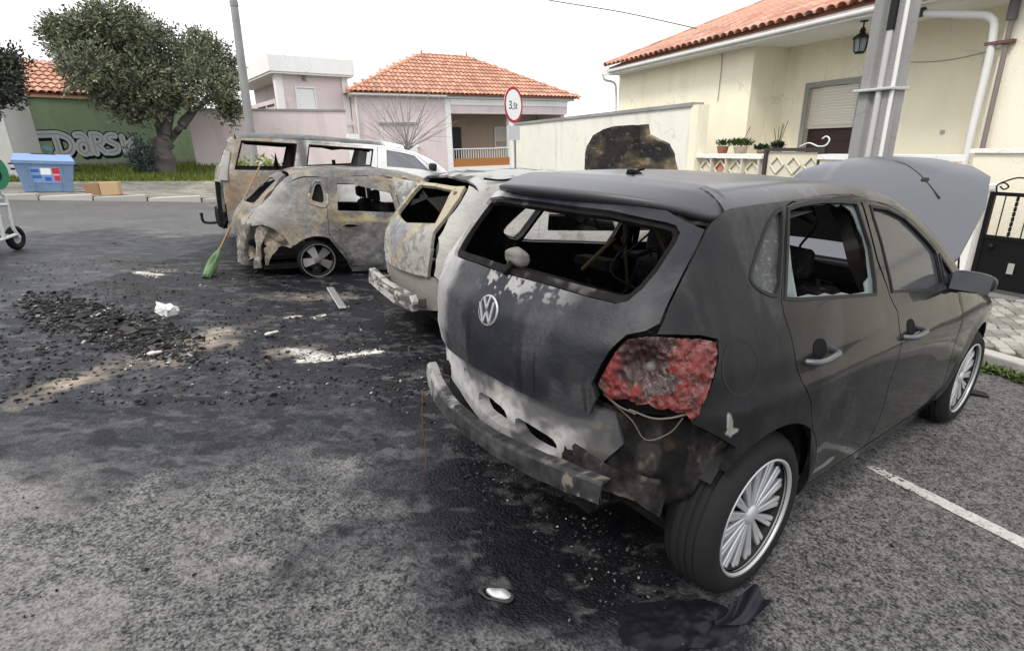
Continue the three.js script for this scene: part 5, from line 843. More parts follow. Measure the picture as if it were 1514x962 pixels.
// potted plants on the ledge
const leafMat = (r, g2, b) => M([r, g2, b], .75);
function leafTuft(n, rx, ry, len, wid, sd, up = .5) { // tuft of strap leaves, each two triangles
  seed = sd; const pos = []; for (let i = 0; i < n; i++) { const a = rr(0, 6.283), e = rr(.1, 1.3) * up + .1, L = len * rr(.6, 1.1), bx = rr(-rx, rx), bz = rr(-rx, rx), by = rr(0, ry); const d = V3(Math.cos(a) * Math.cos(e), Math.sin(e), Math.sin(a) * Math.cos(e)), s = V3(-Math.sin(a), 0, Math.cos(a)).multiplyScalar(wid / 2), b0 = V3(bx, by, bz), m = b0.clone().addScaledVector(d, L * .55).add(V3(0, .04 * L, 0)), t = b0.clone().addScaledVector(d, L).add(V3(0, -.12 * L, 0)); for (const q of [b0, m.clone().add(s), m.clone().sub(s), m.clone().add(s), t, m.clone().sub(s)]) pos.push(q.x, q.y, q.z); }
  const g = new THREE.BufferGeometry(); g.setAttribute('position', new THREE.Float32BufferAttribute(pos, 3)); g.computeVertexNormals(); return g;
}
for (const [u, ph, pr, mat, lab, n, rx, len, c, stem] of [[8.5, .13, .11, M([.3, .14, .09], .85), 'leafy plant in a terracotta pot beside the boundary wall pier', 160, .09, .13, leafMat(.05, .1, .03), 0], [8.05, .12, .13, M([.5, .42, .36], .85), 'spreading green plant in a pale trough with one tall stalk', 320, .16, .17, leafMat(.06, .1, .035), 1], [7.55, .05, .09, M([.3, .2, .14], .85), 'low rounded dark green plant in a shallow pot', 260, .1, .11, leafMat(.035, .065, .025), 0], [7.22, .06, .08, M([.4, .39, .37], .85), 'upright grey-green plant with thin bare twigs in a pot', 220, .06, .16, leafMat(.04, .06, .04), 2]]) {
  const { g, L } = stThing('potted_plant', lab, 'potted plant', u, 7.85, 1.24, 'pots along the garden wall ledge');
  part('pot', new THREE.LatheGeometry([[0, 0], [pr * .75, 0], [pr, ph], [pr * 1.06, ph], [pr * .95, ph - .01], [0, ph - .015]].map(p => new THREE.Vector2(...p)), 18), mat, g);
  part('foliage', leafTuft(n, rx, .06, len, .03, 300 + u * 10, .8).translate(0, ph, 0), c, g);
  if (stem) for (let k = 0; k < (stem === 1 ? 1 : 5); k++) part('stalk', bar(V3(0, ph, 0), V3(stem === 1 ? .06 : (k - 2) * .06, ph + .34 + .03 * k, stem === 1 ? .12 : .04 * (k % 3)), .006, 5), M([.09, .07, .05], .9), g);
}
{ // white pier and low wall right of the grey car's bonnet
  const { g, B } = stThing('gate_pier_wall', 'low cream wall with white pier and coping next to the black iron gate', 'wall', 4.9, 7.5, PY);
  part('wall', B(4.25, 6.0, 7.4, 7.58, PY, 1.18), creamPale, g); part('coping', B(4.2, 6.02, 7.36, 7.62, 1.18, 1.25), whiteTrim, g); part('pier', B(3.80, 4.25, 7.36, 7.62, PY, .88), whiteTrim, g); part('pier_cap', B(3.78, 4.27, 7.33, 7.65, .88, .93), whiteTrim, g);
  const w = stThing('side_wall', 'plain cream wall behind the black iron gate', 'wall', 2.4, 8.6, PY); part('wall', w.B(0, 4.6, 8.5, 8.7, PY, 1.25), creamPale, w.g); part('coping', w.B(0, 4.64, 8.46, 8.74, 1.25, 1.3), whiteTrim, w.g);
}
{ // black wrought-iron gate
  const { g, B, L } = stThing('iron_gate', 'black wrought-iron gate with solid lower panel, twisted bars and scroll top', 'gate', 3.2, 7.45, PY);
  const y0 = PY + .04, ym = .36, y1 = .86;
  part('stile', B(3.72, 3.77, 7.43, 7.47, y0, y1), ironBlack, g); part('stile', B(2.6, 2.65, 7.43, 7.47, y0, y1), ironBlack, g);
  part('rail', B(2.65, 3.72, 7.435, 7.465, y1 - .04, y1), ironBlack, g); part('rail', B(2.65, 3.72, 7.435, 7.465, ym - .02, ym + .02), ironBlack, g); part('rail', B(2.65, 3.72, 7.435, 7.465, y0, y0 + .05), ironBlack, g);
  part('kick_panel', B(2.65, 3.72, 7.445, 7.455, y0 + .05, ym - .02), ironBlack, g);
  for (let i = 0; i < 9; i++) { const u = 3.62 - i * .115; if (i % 3 === 1) { for (let k = 0; k < 8; k++) part('twisted_bar', new THREE.BoxGeometry(.022, .045, .022).rotateY(.785 * (k % 2)).translate(...L(u, 7.45, ym + .05 + k * .055).toArray()), ironBlack, g); } part('bar', bar(L(u, 7.45, ym), L(u, 7.45, y1 - .03), .007, 6), ironBlack, g); }
  part('scroll', tube([L(3.72, 7.45, y1), L(3.73, 7.45, y1 + .07), L(3.67, 7.45, y1 + .1), L(3.62, 7.45, y1 + .06), L(3.66, 7.45, y1 + .03), L(3.7, 7.45, y1 + .06)], .009, 30, 5), ironBlack, g);
  part('scroll', tube([L(3.7, 7.45, y1 + .1), L(3.55, 7.45, y1 + .16), L(3.35, 7.45, y1 + .12), L(3.1, 7.45, y1 + .05), L(2.9, 7.45, y1 + .16)], .009, 30, 5), ironBlack, g);
  part('rosette', new THREE.TorusGeometry(.03, .01, 6, 12).rotateY(Math.PI / 2).translate(...L(3.3, 7.45, ym + .24).toArray()), ironBlack, g);
  part('lock_plate', B(3.36, 3.42, 7.42, 7.425, -.02, .1), M([.5, .5, .48], .4, { metalness: .5 }), g); part('house_knob', new THREE.SphereGeometry(.03, 12, 8).translate(...L(3.62, 7.41, .26).toArray()), ironBlack, g);
}
{ // cream single-storey house under a barrel-tile roof
  const FY = PY, { g, B, L } = stThing('cream_house', 'cream rendered single-storey house with barrel-tile roof, recessed porch and roller-shutter door', 'house', 9, 9.22, FY);
  const EY = 3.27;
  part('wall', B(9.35, 14.3, 9.22, 9.45, FY, EY), creamWall, g); part('wall', B(14.1, 14.3, 9.45, 17, FY, EY), creamWall, g); part('porch_side_wall', B(9.35, 9.55, 9.45, 10.37, FY, EY), creamWall, g);
  // recessed wall round the door opening
  const d0 = 7.62, d1 = 8.7, dt = 2.44, V0 = 10.15;
  part('wall', B(d1, 9.35, V0, V0 + .22, FY, EY), creamWall, g); part('wall', B(4.6, d0, V0, V0 + .22, FY, EY), creamWall, g); part('wall', B(d0, d1, V0, V0 + .22, dt, EY), creamWall, g);
  part('door_surround', B(d1, d1 + .1, V0 - .03, V0 + .18, FY + .3, dt + .1), concrete, g); part('door_surround', B(d0 - .1, d0, V0 - .03, V0 + .18, FY + .3, dt + .1), concrete, g); part('door_surround', B(d0, d1, V0 - .03, V0 + .18, dt, dt + .1), concrete, g);
  const sh = M([.56, .53, .46], .6); const shutter = new THREE.Group(); shutter.name = 'roller_shutter'; g.add(shutter);
  for (let y = 1.66, k = 0; y < dt - .01; y += .054, k++) part('slat', (() => { const a = L(d0, V0, y), b = L(d1, V0, y); return rbox(.022, .052, d1 - d0 - .01, .008, a.x + .06, y + .027 - FY, (a.z + b.z) / 2, 1); })(), sh, shutter);
  const dm = M([.045, .03, .03], .5); const door = part('door', B(d0, d1, V0 + .11, V0 + .16, FY + .3, 1.72), dm, g);
  for (const [a, b, c, d] of [[d0 + .1, d1 - .1, 1.42, 1.62], [d0 + .1, d0 + .48, .5, 1.3], [d1 - .48, d1 - .1, .5, 1.3]]) part('door_panel', B(a, b, V0 + .095, V0 + .112, c, d), dm, door);
  part('door_handle', B(d0 + .05, d0 + .08, V0 + .05, V0 + .11, 1.0, 1.12), M([.5, .45, .3], .3, { metalness: .7 }), door);
  part('porch_floor', B(4.6, 9.35, 9.0, V0, FY, FY + .3), whiteTrim, g);
  part('wall', B(-1.5, 4.98, 9.22, 9.5, FY, 4.4), creamPale, g); part('porch_side_wall', B(4.78, 4.98, 9.5, 10.15, FY, 4.4), creamWall, g);
  part('soffit', B(4.98, 14.3, 8.78, 10.5, EY, EY + .06), whiteTrim, g); part('fascia', B(4.98, 14.3, 8.72, 8.78, EY - .02, EY + .13), whiteTrim, g);
  part('gutter', (() => { const a = L(14.0, 8.68, EY + .06), b = L(5.0, 8.68, EY + .05); return bar(a, b, .04, 10); })(), pvc, g);
  part('gutter_outlet', tube([L(14.32, 8.68, EY + .03), L(14.33, 8.75, EY - .1), L(14.34, 9.1, EY - .2), L(14.34, 9.16, EY - .5)], .035, 16, 8), pvc, g);
  part('downpipe', bar(L(14.34, 9.17, FY), L(14.34, 9.17, EY - .45), .035, 10), pvc, g);
  part('wall_cable', tube([L(10.25, 9.2, EY), L(10.24, 9.2, 2.9), L(10.26, 9.2, 2.3)], .008, 12, 5), M([.3, .28, .24], .7), g);
  part('wall_cable', tube([L(7.4, V0 - .01, 2.75), L(6.2, V0 - .01, 2.62), L(5.2, V0 - .01, 2.72)], .006, 16, 5), M([.3, .28, .24], .7), g);
  part('drain_pipe', tube([L(5.9, 8.9, EY - .12), L(5.5, 9.0, EY - .2), L(5.1, 9.12, EY - .32), L(5.06, 9.15, EY - .55), L(5.05, 9.15, 1.6), L(5.05, 9.15, FY)], .05, 50, 10), pvc, g);
  part('rusty_pipe', bar(L(4.86, 9.16, FY), L(4.9, 9.16, 3.9), .032, 8), M([.2, .17, .16], .8), g); part('pipe_joint', cyl(.06, .06, .3, 10).translate(...L(4.9, 9.16, 3.05).toArray()), M([.12, .12, .12], .6), g); part('pipe_joint', cyl(.065, .065, .16, 10).rotateX(Math.PI / 2).translate(...L(5.95, 8.88, EY - .1).toArray()), M([.05, .05, .05], .6), g);
  part('pipe_clip', B(4.8, 5.12, 9.1, 9.2, 2.62, 2.66), M([.14, .08, .07], .8), g); part('bell_push', B(6.0, 6.06, V0 - .02, V0, 1.5, 1.56), M([.4, .38, .34], .6), g);
  // roof: slab and barrel tiles, each tile a bent trough laid over the next
  const pitch = R(19), eV = 8.66, eY = EY + .17, run = 7.2;
  const slab = new THREE.BoxGeometry(run / Math.cos(pitch), .08, 12.9).translate(run / Math.cos(pitch) / 2, -.05, 0).rotateZ(pitch); { const c = L(14.05 - 6.45, eV, eY); slab.translate(c.x + .05, c.y, c.z); } part('roof_deck', slab, M([.24, .11, .07], .9), g);
  const roof = new THREE.Group(); roof.name = 'tiled_roof'; g.add(roof);
  const tileG = up => { const n = 6, pos = [], ix = [], Lt = .44; for (let i = 0; i <= n; i++) { const a = Math.PI * i / n; for (const [s, r] of [[0, .098], [Lt, .08]]) for (const t of [0, .014]) { const q = r - t; pos.push(s, up ? q * Math.sin(a) * .8 : -q * Math.sin(a) * .45, q * Math.cos(a)); } } for (let i = 0; i < n; i++) { const k = i * 4; ix.push(k, k + 4, k + 2, k + 2, k + 4, k + 6, k + 1, k + 3, k + 5, k + 3, k + 7, k + 5, k, k + 1, k + 4, k + 1, k + 5, k + 4); } const q = new THREE.BufferGeometry(); q.setAttribute('position', new THREE.Float32BufferAttribute(pos, 3)); q.setIndex(ix); const z = q.toNonIndexed(); z.computeVertexNormals(); return z; };
  const tg = tileG(true), tm = [[.40, .20, .14], [.44, .24, .175], [.34, .165, .12], [.42, .26, .20], [.28, .155, .12]].map(c => M(c, .88)); seed = 4242;
  const tiles = []; for (let c = 0; c < 60; c++) for (let r = 0; r < 19; r++) { const u = 14.0 - c * .2; if (u < 4.9) continue; tiles.push([u, r, rnd(), rnd()]); }
  tiles.sort((a, b) => a[1] - b[1] || a[0] - b[0]); const rest = [[], []]; let cnt = 0;
  for (const [u, r, t, w] of tiles) { const s = r * .37 - .06 + (w - .5) * .02, c = L(u, eV, eY), x = c.x + s * Math.cos(pitch), y = c.y + s * Math.sin(pitch) + .03; if (cnt < 300) { const m = part('roof_tile', tg, tm[Math.floor(t * 4.99)], roof); m.position.set(x, y, c.z); m.rotation.set((w - .5) * .06, (t - .5) * .03, pitch + .02); cnt++; } else rest[t < .5 ? 0 : 1].push(tg.clone().rotateZ(pitch + .02).translate(x, y, c.z)); }
  const rm = part('roof_tiles', merge([...rest[0]]), tm[0], roof); rm.userData.kind = 'stuff'; const rm2 = part('roof_tiles', merge([...rest[1]]), tm[1], roof); rm2.userData.kind = 'stuff';
  for (let r = 0; r < 20; r++) { const s = r * .38 - .05, c = L(14.08, eV, eY); const m = part('verge_tile', tg, tm[r % 5], roof); m.position.set(c.x + s * Math.cos(pitch), c.y + s * Math.sin(pitch) + .07, c.z); m.rotation.set(0, 0, pitch + .03); }
}
{ // porch lantern
  const { g, L } = stThing('porch_lantern', 'black hanging lantern with glass sides under the cream house porch', 'lantern', 6.95, 9.1, 3.27);
  const m = M([.02, .02, .02], .5); part('bracket', [bar(V3(0, 0, 0), V3(0, -.14, 0), .012), cyl(.06, .06, .02, 12, 0, -.005, 0)], m, g); part('cap', [new THREE.ConeGeometry(.15, .12, 6).translate(0, -.2, 0), cyl(.03, .05, .06, 8, 0, -.13, 0)], m, g);
  part('glass', cyl(.11, .085, .2, 6, 0, -.36, 0), MP([.5, .55, .55], .1, { transmission: .7, thickness: 0 }), g); for (let i = 0; i < 6; i++) { const a = i * Math.PI / 3; part('frame_bar', bar(V3(.115 * Math.sin(a), -.26, .115 * Math.cos(a)), V3(.088 * Math.sin(a), -.46, .088 * Math.cos(a)), .007, 5), m, g); } part('base', cyl(.09, .07, .03, 6, 0, -.47, 0), m, g);
}
{ // concrete utility pole with cable conduits strapped on
  const { g, L } = stThing('utility_pole', 'thick grey concrete utility pole with strapped pipes at the pavement edge', 'pole', 4.25, 6.0, PY);
  const s = new THREE.Shape([[-.1, -.17], [.1, -.17], [.1, -.08], [.06, -.05], [.06, .05], [.1, .08], [.1, .17], [-.1, .17], [-.1, .08], [-.06, .05], [-.06, -.05], [-.1, -.08]].map(p => new THREE.Vector2(...p)));
  const q = new THREE.ExtrudeGeometry(s, { depth: 8.5, bevelEnabled: true, bevelSize: .015, bevelThickness: .01, bevelSegments: 1 }).rotateX(-Math.PI / 2), p = q.attributes.position; for (let i = 0; i < p.count; i++) { const k = 1 - p.getY(i) * .03; p.setX(i, p.getX(i) * k); p.setZ(i, p.getZ(i) * k); } q.computeVertexNormals(); part('shaft', worldUV(q), concrete, g);
  part('cable_sheath', bar(V3(-.12, 2.75, .06), V3(-.11, 8, .04), .04, 10), M([.015, .015, .016], .5), g); part('conduit', bar(V3(-.13, 0, .06), V3(-.12, 2.8, .06), .03, 10), M([.42, .42, .41], .5), g); part('conduit', bar(V3(-.1, 0, .19), V3(-.09, 8, .14), .02, 8), pvc, g);
  for (const y of [2.2, 3.6]) part('strap', rbox(.3, .03, .42, .01, -.02, y, 0), M([.45, .45, .44], .4, { metalness: .5 }), g);
}
{ // weeds growing in the gutter against the kerb
  const k = [[2.05, .1], [2.15, .16], [2.32, .13], [1.95, .12], [2.5, .08], [2.75, .09]];
  const wl = ['narrow green weed', 'widest bushy green weed', 'round green weed', 'sparse green weed', 'flat low green weed', 'tiny green weed'];
  k.forEach(([u, r], i) => { const p = UV(u, KV - .05, 0); p.y = gy(p.x, p.z); const m = single('weed', leafTuft(120, r * .45, .02, .09, .022, 700 + i, .9), leafMat(.07, .1, .03), wl[i] + ' sprouting from the gutter at the pavement kerb', 'weed', 'weeds along the pavement kerb'); m.position.copy(p); });
}
// ---------------------------------------------------------------- far side: pink houses, green wall, verge, trees
function frameThing(name, label, category, o, rotY, group) { const g = thing(name, label, category, group); g.position.copy(o); g.rotation.y = rotY; return g; }
const onFacade = (o, rot) => { const ax = V3(Math.cos(rot), 0, -Math.sin(rot)), nz = V3(Math.sin(rot), 0, Math.cos(rot)); return (u, v, depth = 0) => { const d = ray(u, v), t = (o.dot(nz) - depth - EYE.dot(nz)) / d.dot(nz), p = EYE.clone().addScaledVector(d, t).sub(o); return [p.dot(ax), p.y]; }; };
const pink = plaster([.62, .535, .53], 51, .06, .2), tanTile = plaster([.42, .33, .25], 57, .12, 0);
const farTile = [M([.44, .22, .14], .9), M([.38, .18, .115], .9)];
function tileField(w, L, slope, sp = .22, ln = .36, clip = null) { // merged barrel tiles over a w x L slope (x across, climbing towards -z)
  const n = 4, base = []; for (let i = 0; i < n; i++) { const a = Math.PI * i / n, b = Math.PI * (i + 1) / n; base.push([Math.cos(a), Math.sin(a), Math.cos(b), Math.sin(b)]); }
  const pos = [], col = []; seed = 99; const cs = Math.cos(slope), sn = Math.sin(slope);
  for (let c = 0; c * sp < w; c++) for (let r = 0; r * ln < L; r++) { const x = -w / 2 + (c + .5) * sp, s0 = r * ln, s1 = Math.min(L, s0 + ln * 1.12); if (clip && !clip(x, s0)) continue; const t = .8 + .45 * rnd(), rad = sp * .52; for (const [c0, a0, c1, a1] of base) { const P = (cx, ay, s, k, lift) => { const yy = ay * rad * .75 * k + lift; return [x + cx * rad * k, s * sn + yy * cs, -s * cs + yy * sn]; }; const q = [P(c0, a0, s0, 1, .03), P(c1, a1, s0, 1, .03), P(c0, a0, s1, .85, 0), P(c1, a1, s0, 1, .03), P(c1, a1, s1, .85, 0), P(c0, a0, s1, .85, 0)]; q.forEach(v => pos.push(...v)); for (let k = 0; k < 6; k++) col.push(t, t * (.96 + .08 * (t - 1)), t * .96); } }
  const g = new THREE.BufferGeometry(); g.setAttribute('position', new THREE.Float32BufferAttribute(pos, 3)); g.setAttribute('color', new THREE.Float32BufferAttribute(col, 3)); g.computeVertexNormals(); return g;
}
const tileVC = M([.42, .235, .165], .9, { vertexColors: true });
const quadGeo = (a, b, c, d) => { const g = new THREE.BufferGeometry(); g.setAttribute('position', new THREE.Float32BufferAttribute([...a, ...b, ...c, ...a, ...c, ...d], 3)); g.computeVertexNormals(); return g; };
function windowUnit(parent, x0, x1, y0, y1, frameM, glassM, shutM = null, open = 1) { // frame, glass and sill set into a facade at z = 0
  const f = part('window', [boxAB(x0, x1, y1 - .06, y1, -.12, .03), boxAB(x0, x1, y0, y0 + .06, -.12, .03), boxAB(x0, x0 + .06, y0 + .06, y1 - .06, -.12, .03), boxAB(x1 - .06, x1, y0 + .06, y1 - .06, -.12, .03)], frameM, parent);
  part('pane', boxAB(x0 + .06, x1 - .06, y0 + .06, y1 - .06, -.08, -.06), glassM, f);
  if (shutM) { const yb = y1 - (y1 - y0) * open; for (let y = yb; y < y1 - .05; y += .09) part('slat', rbox(x1 - x0 - .13, .084, .03, .008, (x0 + x1) / 2, y + .045, -.03, 1), shutM, f); }
  part('sill', boxAB(x0 - .06, x1 + .06, y0 - .06, y0, -.1, .08), frameM, f); return f;
}
const darkGlass = M([.02, .022, .025], .1), shutWhite = M([.72, .73, .72], .6), whiteF = M([.68, .68, .67], .7);
{ // pink house with hipped tile roof and corner porch
  const rot = R(30), o = atDist(522, 140, 27.5); o.y = -.9; const g = frameThing('pink_house', 'pink house with orange hipped tile roof and tiled corner porch', 'house', o, rot), F = onFacade(o, rot);
  const x1 = F(847, 148)[0], ey = F(522, 142)[1], pc = F(660, 200)[0], pr = F(838, 200)[0];
  part('wall', worldUV(boxAB(0, pc, 0, ey, -.25, 0)), pink, g); part('wall', worldUV(boxAB(-.01, .24, 0, ey, -9, -.25)), pink, g); part('wall', worldUV(boxAB(pr - .25, pr, ey - 1.0, ey, -9, -.25)), pink, g);
  // porch: posts, beam, back wall, rail
  part('porch_post', worldUV(boxAB(pc, pc + .3, 0, ey, -.3, .02)), whiteTrim, g); const p2 = F(753, 200)[0]; part('porch_post', worldUV(boxAB(p2, p2 + .26, 0, ey - .9, -.3, .02)), whiteTrim, g); part('porch_post', worldUV(boxAB(pr - .26, pr, 0, ey - .9, -.3, .02)), whiteTrim, g);
  const by = F(700, 168)[1]; part('porch_beam', worldUV(boxAB(pc + .3, pr, by, ey, -.3, .01)), pink, g); part('porch_band', worldUV(boxAB(pc + .3, pr, ey - .3, ey - .02, .01, .05)), whiteTrim, g);
  part('porch_ceiling', worldUV(boxAB(pc, pr, by + .1, by + .18, -2.6, -.3)), whiteTrim, g); part('porch_back_wall', worldUV(boxAB(pc, pr, 0, by + .1, -2.8, -2.6)), tanTile, g); part('porch_inner_wall', worldUV(boxAB(pc - .2, pc, 0, by + .1, -2.6, -.25)), pink, g);
  const ry = F(700, 246)[1], rt = F(700, 219)[1], yb = F(700, 234)[1]; part('parapet', worldUV(boxAB(pc + .3, p2, 0, yb, -.22, -.02)), M([.34, .15, .05], .8), g); part('parapet_base', worldUV(boxAB(pc + .28, p2 + .02, 0, ry, -.02, .03)), whiteTrim, g);
  part('rail', boxAB(pc + .3, p2, rt - .05, rt, -.16, -.1), whiteF, g); for (let x = pc + .42; x < p2; x += .14) part('rail_bar', boxAB(x - .012, x + .012, yb, rt - .05, -.15, -.12), whiteF, g);
  const dW = F(664, 220, 2.55)[0], dW2 = F(678, 220, 2.55)[0]; part('porch_door', boxAB(dW, dW2 + .2, 0, F(670, 188, 2.55)[1], -2.6, -2.54), M([.03, .03, .035], .4), g);
  { const a = F(731, 200, 2.55)[0], b = F(750, 200, 2.55)[0], t = F(740, 188, 2.55)[1], bt = F(740, 218, 2.55)[1]; const w = new THREE.Group(); w.name = 'porch_window'; w.position.z = -2.55; g.add(w); windowUnit(w, a, b + .3, bt, t, whiteF, darkGlass, M([.6, .58, .52], .7), .7); }
  { const a = F(562, 185)[0], b = F(616, 185)[0], t = F(590, 184)[1], bt = F(590, 216)[1]; windowUnit(g, a, b, bt, t, whiteF, darkGlass, shutWhite, .75); part('window_hood', boxAB(a - .05, b + .05, t, t + .1, 0, .12), concrete, g); }
  part('cornice', worldUV(boxAB(-.15, x1, ey, ey + .12, -9.2, .14)), whiteTrim, g); part('gutter', bar(V3(-.3, ey + .08, .28), V3(pc, ey + .08, .28), .07, 8), pvc, g); part('downpipe', bar(V3(.06, 0, .08), V3(.06, ey, .08), .05, 8), pvc, g);
  // hipped roof
  const w = x1 + .5, dpt = 9.6, rise = F(650, 84, 3.6)[1] - ey - .12, hw = w / 2, hd = dpt / 2, sl = Math.atan2(rise, hd * .8), L = hd * .8 / Math.cos(sl), L2 = Math.hypot(rise, hw * .62), rx0 = F(618, 84, 4)[0], rx1 = F(684, 86, 4)[0];
  const cx = w / 2 - .35, f0 = .35; const roof = new THREE.Group(); roof.name = 'tiled_roof'; g.add(roof);
  const A = [-.35, ey + .12, f0], Bq = [x1 + .15, ey + .12, f0], Cq = [x1 + .15, ey + .12, f0 - dpt], D = [-.35, ey + .12, f0 - dpt], E1 = [rx0, ey + .12 + rise, f0 - hd * .8], E2 = [rx1, ey + .12 + rise, f0 - hd * .8];
  part('roof_deck', merge([quadGeo(A, Bq, E2, E1), quadGeo(Bq, Cq, E2, E2), quadGeo(Cq, D, E1, E2), quadGeo(D, A, E1, E1)]), farTile[1], roof);
  const inFront = (x, s) => { const t = s / L, xl = mix(A[0], E1[0], t), xr = mix(Bq[0], E2[0], t), xx = x + (A[0] + Bq[0]) / 2; return xx > xl - .05 && xx < xr + .05; };
  const tf = part('roof_tiles', tileField(Bq[0] - A[0], L, sl, .24, .4, inFront).translate((A[0] + Bq[0]) / 2, A[1] + .02, f0), tileVC, roof); tf.userData.kind = 'stuff';
  for (const [p, q] of [[A, E1], [E1, E2], [E2, Bq]]) { const a = V3(...p), b = V3(...q), n = Math.round(a.distanceTo(b) / .4); for (let i = 0; i < n; i++) part('ridge_tile', bar(a.clone().lerp(b, i / n).add(V3(0, .05, .03)), a.clone().lerp(b, (i + 1.1) / n).add(V3(0, .03, .03)), .1, 7, .085), farTile[i % 2], roof); }
  for (const e of [E1, E2]) part('finial', new THREE.ConeGeometry(.08, .35, 8).translate(e[0], e[1] + .25, e[2]), farTile[1], roof);
}
{ // two-storey pink and white house
  const rot = R(37), o = atDist(404, 106, 27); const top = atDist(404, 84, 27).y; o.y = -.9; const g = frameThing('flat_roofed_house', 'two-storey pink house with white parapet, white corner post and blank white shutter', 'house', o, rot), F = onFacade(o, rot);
  const x1 = F(512, 110)[0], ey = F(404, 106)[1], fy = F(420, 178)[1], pt = F(404, 82)[1];
  part('wall', worldUV(boxAB(.25, x1, fy, ey, -.25, -.02)), pink, g); part('parapet', worldUV(boxAB(-.25, x1 + .25, ey, pt, -7.5, .35)), whiteTrim, g); part('soffit_slab', worldUV(boxAB(-.2, x1 + .2, ey - .08, ey, -7.4, .3)), whiteTrim, g);
  part('corner_post', worldUV(boxAB(0, .3, fy - .15, ey, -.3, .03)), whiteTrim, g); part('corner_post', worldUV(boxAB(x1 - .28, x1, 0, ey - .08, -.3, .05)), whiteTrim, g);
  part('balcony_floor', worldUV(boxAB(-.1, x1 + .1, fy - .2, fy, -7.4, .08)), whiteTrim, g); part('balcony_back_wall', worldUV(boxAB(.9, 1.1, fy, ey, -7.4, -.3)), pink, g);
  part('balcony_rail', worldUV(boxAB(.0, .12, fy, fy + .9, -7.2, -.4)), pink, g); part('rail_slot', boxAB(-.012, 0, fy + .62, fy + .72, -3.4, -2.0), M([.03, .03, .03], .6), g); part('rail_slot', boxAB(-.012, 0, fy + .62, fy + .72, -1.8, -.6), M([.03, .03, .03], .6), g);
  { const a = F(438, 150)[0], b = F(468, 150)[0], t = F(450, 128)[1]; windowUnit(g, a, b, fy + .03, t, whiteF, darkGlass, shutWhite, 1); }
  part('wall_lamp', cyl(.07, .07, .22, 8).translate(F(449, 115)[0], F(449, 115)[1], .06), M([.2, .19, .18], .6), g);
  part('wall', worldUV(boxAB(.0, x1 + .6, 0, fy - .2, -.3, -.02)), pink, g); part('ground_floor_side', worldUV(boxAB(-.1, .2, 0, fy - .2, -7.4, -.3)), pink, g);
  const ex = F(518, 140)[0]; part('downpipe', bar(V3(ex, 0, .1), V3(ex, ey - 1.2, .1), .06, 8), pvc, g);
  part('roof_aerial', [bar(V3(F(487, 84)[0], pt - .05, -2), V3(F(487, 84)[0], pt + 1.0, -2), .02), bar(V3(F(480, 84)[0], pt + .85, -2), V3(F(492, 84)[0], pt + .9, -2), .015)], M([.5, .5, .5], .4), g);
  // garden wall in front, seen through the people carrier's windows
  const w = frameThing('white_garden_wall', 'white and pink garden wall in front of the two-storey house', 'wall', atDist(430, 262, 22).setY(-.6), R(28)); part('wall', worldUV(boxAB(-1.0, 2.2, 0, 2.3, -.2, 0)), pink, w); part('pier', worldUV(boxAB(2.2, 2.6, 0, 2.6, -.25, .05)), whiteTrim, w); part('wall', worldUV(boxAB(2.6, 4.9, 0, 2.1, -.2, 0)), whiteTrim, w);
}
